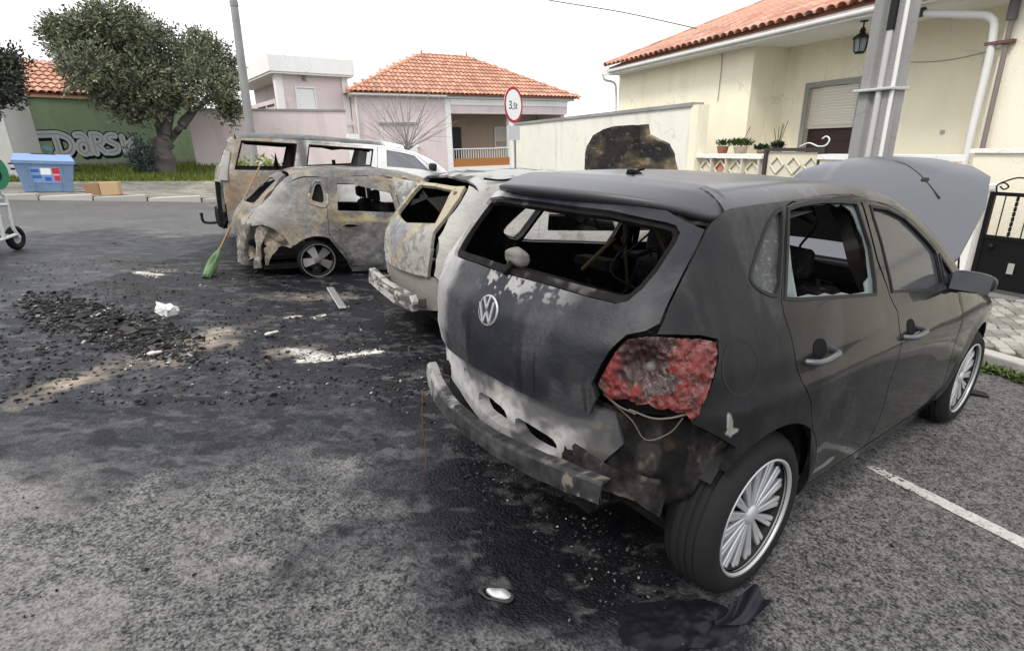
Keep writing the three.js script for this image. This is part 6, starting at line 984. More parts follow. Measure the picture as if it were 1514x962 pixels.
// verge on the far left: kerb, dirt strip, grass bank
{
  const us = [-120, -20, 60, 140, 220, 300, 380, 460, 540], P = (v, r, dr) => us.map(u => atDist(u, v + (u - 200) * dr, r));
  const kerbL = us.map(u => { const p = onGround(u, 297 + (u - 200) * .012); return p; });
  const rows = [kerbL.map(p => p.clone().setY(gy(p.x, p.z) + .1)), us.map(u => atDist(u, 281 + (u - 200) * .02, 20)), us.map(u => atDist(u, 268 + (u - 200) * -.005, 21.5)), us.map(u => atDist(u, 254 - (u - 200) * .01, 24)), us.map(u => atDist(u, 243 - (u - 200) * .02, 26.5)), us.map(u => atDist(u, 241 - (u - 200) * .02, 34))];
  const strip = (a, b) => { const pos = [], uv = [], ix = []; a.forEach((p, i) => { pos.push(p.x, p.y, p.z, b[i].x, b[i].y, b[i].z); uv.push(p.x / 4, p.z / 4, b[i].x / 4, b[i].z / 4); }); for (let i = 0; i < a.length - 1; i++) { const k = 2 * i; ix.push(k, k + 2, k + 1, k + 1, k + 2, k + 3); } const g = new THREE.BufferGeometry(); g.setAttribute('position', new THREE.Float32BufferAttribute(pos, 3)); g.setAttribute('uv', new THREE.Float32BufferAttribute(uv, 2)); g.setIndex(ix); g.computeVertexNormals(); return g; };
  const dirtT = tex(512, 512, 0, 4, 0, 4, (x, y) => { const n = fbm(x * 2.5, y * 2.5, 4), q = fbm(x * 14, y * 14, 3), k = .19 + .16 * (n - .4) + .09 * (q - .5); const gr = sst(.58, .7, fbm(x * 4 + 7, y * 4, 4)); return [mix(k * 1.06, .11, gr * .6), mix(k, .115, gr * .6), mix(k * .88, .05, gr * .6), .95]; }, false);
  const grassT = tex(512, 512, 0, 4, 0, 4, (x, y) => { const n = fbm(x * 3, y * 3, 4), q = fbm(x * 22, y * 22, 3); return [.085 + .05 * n * q, .10 + .07 * n * q, .022 + .015 * q, .95]; }, false);
  const dirt = M([1, 1, 1], .95, { map: dirtT.map }), grassM = M([1, 1, 1], .95, { map: grassT.map });
  const v = struct('verge', merge([strip(rows[0], rows[1]), strip(rows[1], rows[2])]), dirt); const gb = struct('grass_bank', merge([strip(rows[2], rows[3]), strip(rows[3], rows[4]), strip(rows[4], rows[5])]), grassM);
  const k = new THREE.Group(); k.name = 'verge_kerb'; k.userData.kind = 'structure'; scene.add(k); const km = [M([.40, .385, .35], .9), M([.33, .32, .29], .9)];
  for (let i = 0; i < kerbL.length - 1; i++) { const a = kerbL[i], b = kerbL[i + 1], n = Math.max(1, Math.round(a.distanceTo(b) / 1.0)); for (let j = 0; j < n; j++) { const p = a.clone().lerp(b, j / n), q = a.clone().lerp(b, (j + .97) / n), m = p.clone().lerp(q, .5), L = p.distanceTo(q); const bx = part('kerb_stone', rbox(L, .3, .2, .02, 0, -.02, 0, 1), km[(i + j) % 2], k); m.y = gy(m.x, m.z); bx.position.copy(m); bx.rotation.y = Math.atan2(-(q.z - p.z), q.x - p.x); } }
  // grass blades over the bank
  seed = 515; const pos = [], col = []; for (let i = 0; i < 15000; i++) { const a = rr(0, us.length - 1.01), c = Math.floor(a), t = a - c, rI = rnd() < .5 ? 2 : 3, s = rnd(); const p = rows[rI][c].clone().lerp(rows[rI][c + 1], t).lerp(rows[rI + 1][c].clone().lerp(rows[rI + 1][c + 1], t), s); const h = rr(.06, .2), w = rr(.012, .03), an = rr(0, 6.28), lx = rr(-.08, .08), lz = rr(-.08, .08), k2 = rr(.7, 1.4); pos.push(p.x - w * Math.cos(an), p.y - .01, p.z - w * Math.sin(an), p.x + w * Math.cos(an), p.y - .01, p.z + w * Math.sin(an), p.x + lx, p.y + h, p.z + lz); for (let q = 0; q < 3; q++) col.push(.10 * k2, .125 * k2, .028 * k2); }
  const g = new THREE.BufferGeometry(); g.setAttribute('position', new THREE.Float32BufferAttribute(pos, 3)); g.setAttribute('color', new THREE.Float32BufferAttribute(col, 3)); g.computeVertexNormals(); const m = part('grass', g, M([1, 1, 1], .9, { vertexColors: true }), scene); m.userData.kind = 'stuff'; mark(m, 'rough green grass on the bank below the green wall', 'grass');
}
{ // green rendered building with graffiti, tile roof above
  const a = atDist(-60, 246, 25.5), b = atDist(300, 240, 27.5), rot = Math.atan2(-(b.z - a.z), b.x - a.x), L = a.distanceTo(b.clone().setY(a.y)); const o = a.clone(); o.y -= .6; const g = frameThing('green_walled_building', 'long green rendered building with silver graffiti and orange tile roof', 'building', o, rot), F = onFacade(o, rot);
  const h = F(60, 144)[1], h2 = F(290, 150)[1]; const green = plaster([.215, .285, .175], 61, .12, .25); part('wall', worldUV(boxAB(0, L, 0, h, -.3, 0)), green, g); part('wall', worldUV(boxAB(L - .3, L, 0, h, -8, -.3)), green, g); part('plinth', worldUV(boxAB(0, L + .02, 0, F(150, 238)[1], 0, .05)), concrete, g); part('eave_board', boxAB(-.1, L + .1, h, h + .1, -.3, .12), M([.5, .3, .2], .8), g);
  const rise = F(60, 97, 3)[1] - h, sl = Math.atan2(rise, 3), RL = Math.hypot(rise, 3), roof = part('tiled_roof', tileField(L + .3, RL, sl, .24, .4).translate(L / 2, h + .12, .18), tileVC, g); roof.userData.kind = 'stuff';
  part('roof_deck', merge([quadGeo([-.1, h + .1, .15], [L + .1, h + .1, .15], [L + .1, h + .1 + rise, -2.85], [-.1, h + .1 + rise, -2.85]), quadGeo([-.1, h + .1 + rise, -2.85], [L + .1, h + .1 + rise, -2.85], [L + .1, h, -8], [-.1, h, -8])]), farTile[1], g);
  // graffiti: fat silver letters with dark outlines, sprayed flat on the wall
  const x0 = F(44, 210)[0], x1 = F(216, 215)[0], y0 = F(130, 240)[1], y1 = F(130, 186)[1], W2 = 1024, H2 = 320, cv = document.createElement('canvas'); cv.width = W2; cv.height = H2; const c = cv.getContext('2d');
  c.fillStyle = '#5f7a5b'; c.fillRect(0, 0, W2, H2); const gw = (fn, w, st) => { c.lineWidth = w; c.strokeStyle = st; c.lineJoin = 'round'; c.lineCap = 'round'; fn(); };
  const letters = [() => { c.beginPath(); c.moveTo(60, 75); c.lineTo(230, 70); c.quadraticCurveTo(345, 95, 335, 170); c.quadraticCurveTo(320, 245, 225, 245); c.lineTo(190, 240); c.stroke(); c.beginPath(); c.moveTo(210, 110); c.lineTo(215, 235); c.stroke(); }, () => { c.beginPath(); c.moveTo(385, 80); c.lineTo(430, 75); c.quadraticCurveTo(480, 90, 478, 235); c.stroke(); c.beginPath(); c.ellipse(430, 190, 42, 50, 0, 0, 6.3); c.stroke(); }, () => { c.beginPath(); c.moveTo(530, 240); c.lineTo(525, 75); c.quadraticCurveTo(620, 70, 610, 130); c.quadraticCurveTo(595, 165, 545, 160); c.lineTo(615, 235); c.stroke(); }, () => { c.beginPath(); c.moveTo(735, 85); c.quadraticCurveTo(655, 70, 655, 125); c.quadraticCurveTo(700, 150, 740, 175); c.quadraticCurveTo(750, 240, 650, 235); c.stroke(); }, () => { c.beginPath(); c.moveTo(800, 95); c.lineTo(810, 240); c.stroke(); c.beginPath(); c.moveTo(900, 120); c.lineTo(815, 185); c.lineTo(905, 245); c.stroke(); c.beginPath(); c.ellipse(930, 205, 26, 40, 0, 0, 6.3); c.stroke(); }];
  for (const f of letters) { c.save(); c.translate(8, 14); gw(f, 84, '#10141c'); c.restore(); } for (const f of letters) gw(f, 76, '#1b2027'); for (const f of letters) gw(f, 60, '#b9bcbd'); for (const f of letters) gw(f, 10, '#8f9496');
  c.fillStyle = '#7fb4c4'; c.beginPath(); c.ellipse(120, 190, 40, 22, .3, 0, 6.3); c.fill();
  const t = new THREE.CanvasTexture(cv); t.colorSpace = THREE.SRGBColorSpace; const al = document.createElement('canvas'); al.width = W2; al.height = H2; const d = al.getContext('2d'); d.fillStyle = '#000'; d.fillRect(0, 0, W2, H2); const c0 = c; { d.lineJoin = d.lineCap = 'round'; const save = { b: 1 }; }
  const run = (ctx, w, dx, dy) => { ctx.save(); ctx.translate(dx, dy); ctx.lineWidth = w; ctx.strokeStyle = '#fff'; ctx.lineJoin = ctx.lineCap = 'round'; return ctx; };
  // same strokes on the mask
  const draw = ctx => { const L2 = [[[60, 75], [230, 70], [300, 90], [336, 135], [335, 180], [300, 225], [225, 245], [190, 240]], [[210, 110], [215, 235]], [[385, 80], [430, 75], [465, 110], [478, 235]], [[430, 140], [388, 190], [430, 240], [472, 190], [430, 140]], [[530, 240], [525, 75], [590, 80], [610, 130], [545, 160], [615, 235]], [[735, 85], [665, 85], [655, 125], [740, 175], [725, 225], [650, 235]], [[800, 95], [810, 240]], [[900, 120], [815, 185], [905, 245]], [[930, 165], [904, 205], [930, 245], [956, 205], [930, 165]]]; for (const p of L2) { ctx.beginPath(); p.forEach((q, i) => i ? ctx.lineTo(...q) : ctx.moveTo(...q)); ctx.stroke(); } };
  run(d, 78, 0, 0); draw(d); d.restore(); run(d, 84, 8, 14); draw(d); d.restore(); d.fillStyle = '#fff'; d.beginPath(); d.ellipse(120, 190, 40, 22, .3, 0, 6.3); d.fill();
  const ta = new THREE.CanvasTexture(al); part('graffiti', new THREE.PlaneGeometry(x1 - x0, y1 - y0).translate((x0 + x1) / 2, (y0 + y1) / 2, .006), M([.9, .9, .9], .8, { map: t, alphaMap: ta, alphaTest: .5 }), g);
}
{ // pale leaning wall end at the picture's left, pink wall right of the olive
  const w = frameThing('pale_side_wall', 'pale grey rendered wall end beside the green building', 'wall', atDist(6, 236, 22.5).setY(.7), R(24)); part('wall', worldUV(boxAB(-3, .25, 0, 2.75, -2.5, 0)), plaster([.5, .5, .48], 71, .1, .3), w);
  const p = frameThing('pink_garden_wall', 'pale pink garden wall between the green building and the lamp pole', 'wall', atDist(292, 250, 25.5).setY(.1), R(28)); part('wall', worldUV(boxAB(0, 6, 0, 2.9, -.2, 0)), pink, p); part('coping', worldUV(boxAB(-.03, 6, 2.9, 2.98, -.24, .04)), concrete, p);
}
// ---- trees
function branchTube(pts, r0, r1, n = 7) { // tapered bent limb
  const c = new THREE.CatmullRomCurve3(pts), S = Math.max(5, pts.length * 4), fr = c.computeFrenetFrames(S, false), pos = [], ix = []; for (let i = 0; i <= S; i++) { const p = c.getPoint(i / S), r = mix(r0, r1, i / S) * (1 + .18 * (noise(i * .9, r0 * 50) - .5)); for (let j = 0; j < n; j++) { const a = j / n * 6.2832, k = r * (1 + .25 * (noise(j * 1.7 + i * .3, i * .5) - .5)); pos.push(p.x + k * (Math.cos(a) * fr.normals[i].x + Math.sin(a) * fr.binormals[i].x), p.y + k * (Math.cos(a) * fr.normals[i].y + Math.sin(a) * fr.binormals[i].y), p.z + k * (Math.cos(a) * fr.normals[i].z + Math.sin(a) * fr.binormals[i].z)); } } for (let i = 0; i < S; i++) for (let j = 0; j < n; j++) { const a = i * n + j, b = i * n + (j + 1) % n; ix.push(a, b, a + n, b, b + n, a + n); } const g = new THREE.BufferGeometry(); g.setAttribute('position', new THREE.Float32BufferAttribute(pos, 3)); g.setIndex(ix); g.computeVertexNormals(); return g;
}
function leafCloud(lobes, per, len, wid, sd, tint) { // leaf-sized faces in twig clumps spread through each lobe's volume
  seed = sd; const pos = [], col = []; for (const [c, rx, ry, rz, k] of lobes) { const clumps = Math.round(per * k); for (let q = 0; q < clumps; q++) { let x, y, z, d; do { x = rr(-1, 1); y = rr(-1, 1); z = rr(-1, 1); d = Math.sqrt(x * x + y * y + z * z); } while (d > 1 || rnd() > .25 + .9 * d); const w = .72 + .5 * noise(x * 2.3 + c.x * 3, y * 2.3 + z * 2 + sd); const cc = V3(c.x + x * rx * w, c.y + y * ry * w, c.z + z * rz * w), ax = V3(x + rr(-.5, .5), y + rr(-.2, .7), z + rr(-.5, .5)).normalize(), tone = rr(.65, 1.35);
    for (let l = 0; l < 15; l++) { const b = cc.clone().addScaledVector(ax, rr(-.22, .22)).add(V3(rr(-.1, .1), rr(-.1, .1), rr(-.1, .1))), dir = ax.clone().multiplyScalar(.7).add(V3(rr(-1, 1), rr(-.8, .9), rr(-1, 1)).multiplyScalar(.8)).normalize(), s = V3(rr(-1, 1), rr(-1, 1), rr(-1, 1)).cross(dir).normalize().multiplyScalar(wid * rr(.7, 1.2)), t = b.clone().addScaledVector(dir, len * rr(.7, 1.2)), m = b.clone().lerp(t, .5); for (const p of [b, m.clone().add(s), t, b, t, m.clone().sub(s)]) pos.push(p.x, p.y, p.z); const tt = tone * rr(.8, 1.2); for (let e = 0; e < 6; e++) col.push(tint[0] * tt, tint[1] * tt, tint[2] * tt); } } }
  const g = new THREE.BufferGeometry(); g.setAttribute('position', new THREE.Float32BufferAttribute(pos, 3)); g.setAttribute('color', new THREE.Float32BufferAttribute(col, 3)); g.computeVertexNormals(); return g;
}
const barkT = tex(128, 256, 0, 1, 0, 2, (x, y) => { const n = fbm(x * 12, y * 4, 4), k = .05 + .09 * n; return [k * 1.05, k * .95, k * .85, .95]; }, false), bark = M([.10, .092, .085], .95);
const oliveLeaf = M([1, 1, 1], .7, { vertexColors: true, transparent: false });
{
  const RD = 23.5, base = atDist(243, 252, RD), g = frameThing('olive_tree', 'large olive tree with twisted trunk and silvery grey-green crown before the green wall', 'tree', base, 0);
  const P = (u, v, dz = 0) => { const p = atDist(u, v, RD + dz).sub(base); return p; };
  part('trunk', [branchTube([P(243, 254).add(V3(0, -.3, 0)), P(240, 238), P(238, 222), P(244, 208)], .42, .3, 10), branchTube([P(252, 256).add(V3(0, -.2, .1)), P(246, 240), P(244, 222)], .3, .2, 8)], bark, g);
  for (const l of [[[244, 212], [256, 200], [268, 186], [275, 172], [282, 160]], [[242, 210], [236, 190], [222, 165], [200, 130], [180, 95]], [[243, 208], [246, 180], [240, 140], [225, 95], [205, 55]], [[268, 186], [285, 165], [310, 145], [335, 130]], [[222, 165], [190, 150], [155, 120], [120, 85]], [[244, 200], [252, 160], [262, 120], [285, 85]]]) part('limb', branchTube(l.map(([u, v], i) => P(u, v, (i % 2 ? .5 : -.3) * i * .5)), .17, .05), bark, g);
  const lob = [[105, 60, 26, 26, 0, .55], [140, 62, 36, 32, .5, .9], [170, 34, 30, 22, -.6, .6], [215, 58, 30, 28, .8, .7], [128, 100, 30, 26, -.8, .55], [170, 108, 38, 34, .6, 1.0], [212, 128, 34, 34, -.4, .8], [226, 92, 24, 34, .4, .5], [282, 82, 26, 26, 0, .6], [318, 92, 26, 30, .6, .65], [298, 122, 34, 28, -.6, .7], [334, 130, 18, 30, .2, .4], [192, 156, 26, 20, .2, .4], [152, 142, 16, 16, -.5, .15], [340, 165, 12, 18, .3, .15], [82, 48, 12, 8, 0, .1], [258, 140, 18, 16, 0, .25]];
  const sc = RD / 815; part('crown', leafCloud(lob.map(([u, v, a, b, dz, k]) => [P(u, v, dz), a * sc, b * sc, a * sc * .9, k]), 400, .14, .03, 61, [.145, .162, .104]), oliveLeaf, g);
  const sb = frameThing('dark_shrub', 'dark blue-green shrub at the foot of the olive tree', 'shrub', atDist(218, 252, RD - .3), 0); part('foliage', leafCloud([[V3(-.1, .45, 0), .4, .55, .4, 1]], 90, .11, .03, 63, [.04, .06, .055]), oliveLeaf, sb); part('stem', bar(V3(0, -.2, 0), V3(0, .8, 0), .04, 6), bark, sb);
  const l2 = atDist(-30, 250, 20), g2 = frameThing('olive_tree', 'dark leafy tree whose outer branches hang over the pale side wall', 'tree', l2, 0); const Q = (u, v) => atDist(u, v, 20).sub(l2);
  part('trunk', branchTube([V3(0, -.3, 0), Q(-34, 200), Q(-40, 140)], .25, .15, 8), bark, g2); part('crown', leafCloud([[Q(-40, 125), .9, .8, .9, 1.2], [Q(0, 118), .36, .5, .4, .7], [Q(10, 90), .42, .22, .3, .4], [Q(-45, 90), .8, .6, .8, 1], [Q(4, 138), .2, .25, .3, .2]], 150, .12, .03, 67, [.05, .06, .045]), oliveLeaf, g2);
}
{ // bare shrub in front of the pink house
  const b = atDist(603, 245, 21), g = frameThing('bare_shrub', 'leafless shrub with many fanned-out twigs before the pink house', 'shrub', b.clone().setY(b.y - .3), 0); seed = 321;
  part('stem', branchTube([V3(0, -.2, 0), V3(.02, .4, 0), V3(-.02, .9, .02)], .07, .05), bark, g);
  for (let i = 0; i < 34; i++) { const a = mix(-1.25, 1.25, i / 33) + rr(-.12, .12), L = rr(1.5, 3.0) * (1 - .12 * Math.abs(a)), dz = rr(-.6, .6), s = V3(rr(-.1, .1), rr(.7, 1.0), 0), d = V3(Math.sin(a), Math.cos(a), dz).normalize(); const m = s.clone().addScaledVector(d, L * .5).add(V3(rr(-.08, .08), .06, 0)), e = s.clone().addScaledVector(d, L).add(V3(0, rr(-.05, .25), 0)); const t = [branchTube([s, m, e], .016, .006, 4)]; if (i % 2) { const f = m.clone().add(V3(Math.sin(a + .5) * L * .35, Math.cos(a + .5) * L * .35, 0)); t.push(branchTube([m, m.clone().lerp(f, .5), f], .009, .004, 4)); } part('twig', t, M([.27, .25, .23], .9), g); }
}
{ // leafy green bush seen through the burnt carrier
  for (const [u, v, r, l] of [[358, 246, 17, 'yellow-green bush behind the burnt people carrier, beside its rear post'], [402, 246, 17.3, 'larger yellow-green bush behind the middle of the people carrier\'s rear window']]) { const b = atDist(u, v, r), y0 = b.y - .9, g = frameThing('green_bush', l, 'bush', b.clone().setY(y0), 0, 'bushes behind the people carrier'); part('foliage', leafCloud([[V3(0, .72, 0), .36, .28, .3, 1]], 45, .11, .035, 71 + u, [.2, .235, .08]), oliveLeaf, g); part('stem', bar(V3(0, -.4, 0), V3(0, .7, 0), .03, 6), bark, g); }
}
{ // tall concrete lamp pole behind the carrier
  const b = atDist(368, 215, 19.5), g = frameThing('street_pole', 'tall slender grey concrete street pole behind the white people carrier', 'pole', b.clone().setY(-.7), 0); part('shaft', worldUV(new THREE.CylinderGeometry(.08, .15, 10, 14).translate(0, 5, 0)), concrete, g); part('collar', cyl(.12, .12, .12, 14, 0, 6.2, 0), concrete, g); g.rotation.z = R(-2.2);
}
{ // round weight-limit sign on its post
  const p = atDist(759, 155, 12.6), g = frameThing('road_sign', 'round white road sign with red rim reading 3,5t above a small plate', 'road sign', p.clone().setY(gy(p.x, p.z) - .05), R(57)); const h = p.y - g.position.y, rad = .365;
  const cv = document.createElement('canvas'); cv.width = cv.height = 512; const c = cv.getContext('2d'); c.fillStyle = '#e9ebec'; c.fillRect(0, 0, 512, 512); c.fillStyle = '#15171b'; c.textAlign = 'center'; c.textBaseline = 'middle'; c.font = 'bold 190px sans-serif'; c.fillText('3', 150, 262); c.font = 'bold 150px sans-serif'; c.fillText(',5', 265, 272); c.fillText('t', 355, 272);
  const t = new THREE.CanvasTexture(cv); t.colorSpace = THREE.SRGBColorSpace;
  part('post', cyl(.03, .03, h + .3, 12, 0, (h + .3) / 2, -.03), M([.62, .62, .61], .5), g); part('disc', new THREE.CylinderGeometry(rad, rad, .012, 48).rotateX(Math.PI / 2).translate(0, h, .0), M([.4, .4, .4], .5), g);
  part('face', new THREE.CircleGeometry(rad * .84, 48).translate(0, h, .0095), M([1, 1, 1], .45, { map: t }), g); part('rim', new THREE.RingGeometry(rad * .84, rad, 48).translate(0, h, .0095), M([.42, .03, .04], .45), g); part('plate', boxAB(-.24, .24, h - .72, h - .42, -.01, .005), M([.55, .57, .58], .5), g);
}
{ // overhead cable
  const a = atDist(640, -40, 20), b = UV(9.5, 8.6, 3.9); const e = atDist(1030, 42, 14); single('overhead_cable', tube([atDist(560, -50, 17), atDist(800, -2, 15.5), atDist(920, 18, 15), e], .014, 40, 5), M([.12, .12, .12], .6), 'thin grey overhead cable running to the cream house roof', 'cable');
}
// ---------------------------------------------------------------- street objects: bin, cart, broom, scattered debris
const upright = (g, p, yaw = 0) => { g.position.set(p.x, gy(p.x, p.z) + (p.lift || 0), p.z); g.quaternion.setFromUnitVectors(V3(0, 1, 0), GN).multiply(new THREE.Quaternion().setFromAxisAngle(V3(0, 1, 0), yaw)); return g; };
const slab4 = (b, t, y0, y1) => { // frustum from two rectangles [x0,x1,z0,z1]
  const p = [[b[0], y0, b[2]], [b[1], y0, b[2]], [b[1], y0, b[3]], [b[0], y0, b[3]], [t[0], y1, t[2]], [t[1], y1, t[2]], [t[1], y1, t[3]], [t[0], y1, t[3]]], f = [[0, 1, 2, 3], [7, 6, 5, 4], [0, 4, 5, 1], [1, 5, 6, 2], [2, 6, 7, 3], [3, 7, 4, 0]], pos = []; for (const q of f) for (const k of [0, 1, 2, 0, 2, 3]) pos.push(...p[q[k]]); const g = new THREE.BufferGeometry(); g.setAttribute('position', new THREE.Float32BufferAttribute(pos, 3)); g.computeVertexNormals(); return g; };
{ // blue wheeled refuse container
  const p = onGround(75, 291), g = thing('waste_container', 'faded blue wheeled waste container with white and red label by the kerb', 'waste container'); upright(g, { x: p.x, z: p.z }, R(36)); g.scale.setScalar(.88);
  const blueT = tex(256, 256, 0, 1, 0, 1, (x, y) => { const n = fbm(x * 6, y * 6, 4), q = fbm(x * 30, y * 12, 3), k = .85 + .3 * n + .12 * (q - .5); return [.165 * k, .25 * k, .38 * k, .6]; }), blue = M([1, 1, 1], 1, { ...blueT }), lidB = M([.27, .38, .62], .5), dark = M([.02, .022, .03], .6);
  part('body', worldUV(slab4([-.55, .55, -.32, .32], [-.68, .68, -.44, .44], .17, 1.0)), blue, g);
  part('rim', worldUV(slab4([-.72, .72, -.48, .48], [-.72, .72, -.48, .48], .98, 1.06)), blue, g); part('lid', slab4([-.71, .71, -.47, .47], [-.64, .64, -.36, .40], 1.065, 1.24), lidB, g); part('lid_slot', boxAB(-.25, .3, 1.235, 1.262, -.05, .36), dark, g);
  for (const s of [-1, 1]) { part('handle', tube([V3(s * .68, .95, .2), V3(s * .78, .95, .2), V3(s * .78, .95, -.2), V3(s * .68, .95, -.2)], .018, 16, 6), dark, g); part('trunnion', cyl(.03, .03, .1, 10).rotateZ(Math.PI / 2).translate(s * .74, .8, 0), dark, g); part('rib', slab4([s * .3 - .02, s * .3 + .02, .33, .345], [s * .36 - .02, s * .36 + .02, .44, .465], .2, .97), blue, g); }
  for (const x of [-.42, .42]) for (const z of [-.24, .24]) { const w = part('castor', cyl(.085, .085, .045, 16).rotateX(Math.PI / 2).translate(x, .085, z), dark, g); part('fork', boxAB(x - .03, x + .03, .08, .19, z - .035, z + .035), M([.25, .25, .25], .5), w); }
  // printed label: blue, white and red squares
  const cv = document.createElement('canvas'); cv.width = 256; cv.height = 160; const c = cv.getContext('2d'); c.fillStyle = '#7d98bd'; c.fillRect(0, 0, 256, 160); c.fillStyle = '#3f66a8'; c.fillRect(6, 22, 66, 32); c.fillRect(6, 84, 78, 32); c.fillStyle = '#eceef0'; c.fillRect(84, 10, 82, 66); c.fillStyle = '#3a63b0'; c.fillRect(110, 100, 50, 40); c.fillStyle = '#c83a40'; c.fillRect(178, 8, 66, 60); c.fillRect(186, 84, 62, 54); c.fillStyle = '#d9b6b8'; c.fillRect(178, 68, 70, 14);
  const t = new THREE.CanvasTexture(cv); t.colorSpace = THREE.SRGBColorSpace; const lab = new THREE.PlaneGeometry(.74, .46).rotateX(Math.atan2(.12, .83)).translate(.02, .66, .404); part('label', lab, M([1, 1, 1], .6, { map: t }), g);
}
{ // cardboard box and plank on the verge
  const p = atDist(150, 279, 18.6), g = thing('cardboard_box', 'flattened brown cardboard box lying beside the blue waste container', 'box'); g.position.copy(p); g.position.y = gy(p.x, p.z) + .1; g.rotation.y = R(20); part('carton', rbox(.34, .32, .3, .01, -.18, .17, 0, 1), M([.25, .16, .09], .9), g); part('side_flap', rbox(.42, .34, .3, .01, .22, .17, .04, 1), M([.42, .29, .17], .9), g);
  const q = onGround(122, 291), b = single('white_plank', rbox(.9, .02, .12, .005, 0, 0, 0, 1).rotateY(R(35)), M([.5, .5, .48], .8), 'narrow white board lying on the kerb next to the waste container', 'board'); b.position.set(q.x, gy(q.x, q.z) + .16, q.z);
}
{ // street-cleaner's cart at the left edge: green drum in a white tube frame on rubber wheels
  const p = onGround(26, 369), g = thing('cleaning_cart', 'white framed street-cleaning cart with green bin and rubber wheel', 'cart'); upright(g, { x: p.x, z: p.z }, R(100));
  const white = M([.55, .57, .56], .45), grn = M([.03, .19, .10], .5); // wheel at the origin, cart extends to the left
  const wh = new THREE.Group(); wh.name = 'wheel'; g.add(wh); part('tyre', new THREE.TorusGeometry(.12, .045, 12, 28).translate(0, .165, 0), rubber, wh); part('rim', cyl(.085, .085, .04, 20).rotateX(Math.PI / 2).translate(0, .165, 0), M([.35, .35, .34], .5), wh);
  const wh2 = new THREE.Group(); wh2.name = 'wheel'; g.add(wh2); wh2.position.set(0, 0, -.7); part('tyre', new THREE.TorusGeometry(.12, .045, 12, 28).translate(0, .165, 0), rubber, wh2); part('rim', cyl(.085, .085, .04, 20).rotateX(Math.PI / 2).translate(0, .165, 0), M([.35, .35, .34], .5), wh2);
  const tb = (...l) => part('frame_tube', tube(l, .022, 24, 8), white, g);
  tb(V3(0, .17, .05), V3(-.08, .3, .05), V3(-.12, .72, .05), V3(-.2, .78, .05)); tb(V3(.0, .17, -.75), V3(-.08, .3, -.75), V3(-.12, .72, -.75), V3(-.2, .78, -.75)); tb(V3(-.12, .62, .05), V3(-.5, .64, .05), V3(-.9, .62, .05)); tb(V3(-.05, .22, .05), V3(-.5, .18, .05), V3(-.95, .2, .05)); tb(V3(-.05, .22, -.75), V3(-.5, .18, -.75), V3(-.95, .2, -.75)); tb(V3(-.3, .2, .05), V3(-.3, .64, .05)); tb(V3(-.12, .7, .05), V3(-.12, .7, -.35), V3(-.12, .7, -.75)); tb(V3(-.9, .2, .05), V3(-.92, .9, .05), V3(-1.1, 1.05, .05)); tb(V3(-.9, .2, -.75), V3(-.92, .9, -.75), V3(-1.1, 1.05, -.75));
  part('deck', boxAB(-.95, -.1, .2, .235, -.72, .02), M([.3, .31, .3], .6), g);
  part('bin', new THREE.LatheGeometry([[0, .24], [.25, .24], [.29, .95], [.31, 1.0], [.29, 1.0], [.27, .97]].map(q => new THREE.Vector2(...q)), 28).translate(-.46, 0, -.35), grn, g); part('bin_liner', cyl(.27, .25, .5, 20, -.46, .7, -.35), M([.02, .02, .02], .5), g);
  const dr = part('spare_lid', new THREE.CylinderGeometry(.2, .2, .05, 28).rotateX(Math.PI / 2).translate(-.2, 1.02, .06), grn, g); part('lid_hole', new THREE.CylinderGeometry(.07, .07, .06, 20).rotateX(Math.PI / 2).translate(-.22, 1.0, .065), M([.01, .01, .01], .6), dr);
}
{ // long broom leaning on the torn hatchback: wooden stick, green bristle head
  const f = onGround(304, 411), h = f.clone().add(V3(0, 0, 0)); const top = atDist(383, 247, 9.2); const g = thing('broom', 'street broom with long wooden handle and green bristle head leaning on the burnt hatchback', 'broom'); g.position.set(f.x, gy(f.x, f.z), f.z);
  const e = top.sub(g.position), d = e.clone().normalize(), neck = d.clone().multiplyScalar(.5), mid = d.clone().multiplyScalar(1.1);
  part('handle', bar(neck.clone().addScaledVector(d, -.05), e, .014, 8, .012), M([.22, .13, .065], .7), g); part('socket', bar(neck.clone().addScaledVector(d, -.04), neck.clone().addScaledVector(d, .06), .02, 10), M([.12, .14, .08], .6), g);
  const side = V3(d.z, 0, -d.x).normalize(); seed = 88; const gr = [M([.105, .17, .088], .7), M([.14, .21, .115], .7), M([.08, .14, .07], .7)];
  const core = new THREE.LatheGeometry([[.02, .0], [.046, .03], [.058, .12], [.06, .24], [.05, .38], [.03, .48], [.016, .53]].map(q => new THREE.Vector2(...q)), 16); core.applyQuaternion(new THREE.Quaternion().setFromUnitVectors(V3(0, 1, 0), d)); part('bristle_core', core, gr[0], g); for (let k = 0; k < 3; k++) { const l = []; for (let i = 0; i < 70; i++) { const a = rr(0, 6.283), r = rr(.044, .062), o = side.clone().multiplyScalar(Math.cos(a)).addScaledVector(d.clone().cross(side), Math.sin(a)); l.push(tube([neck.clone().addScaledVector(o, .02), d.clone().multiplyScalar(.3).addScaledVector(o, r), d.clone().multiplyScalar(rr(-.01, .03)).addScaledVector(o, r * .7)], .004, 6, 4)); } const m = part('bristles', l, gr[k], g); m.userData.kind = 'stuff'; }
}
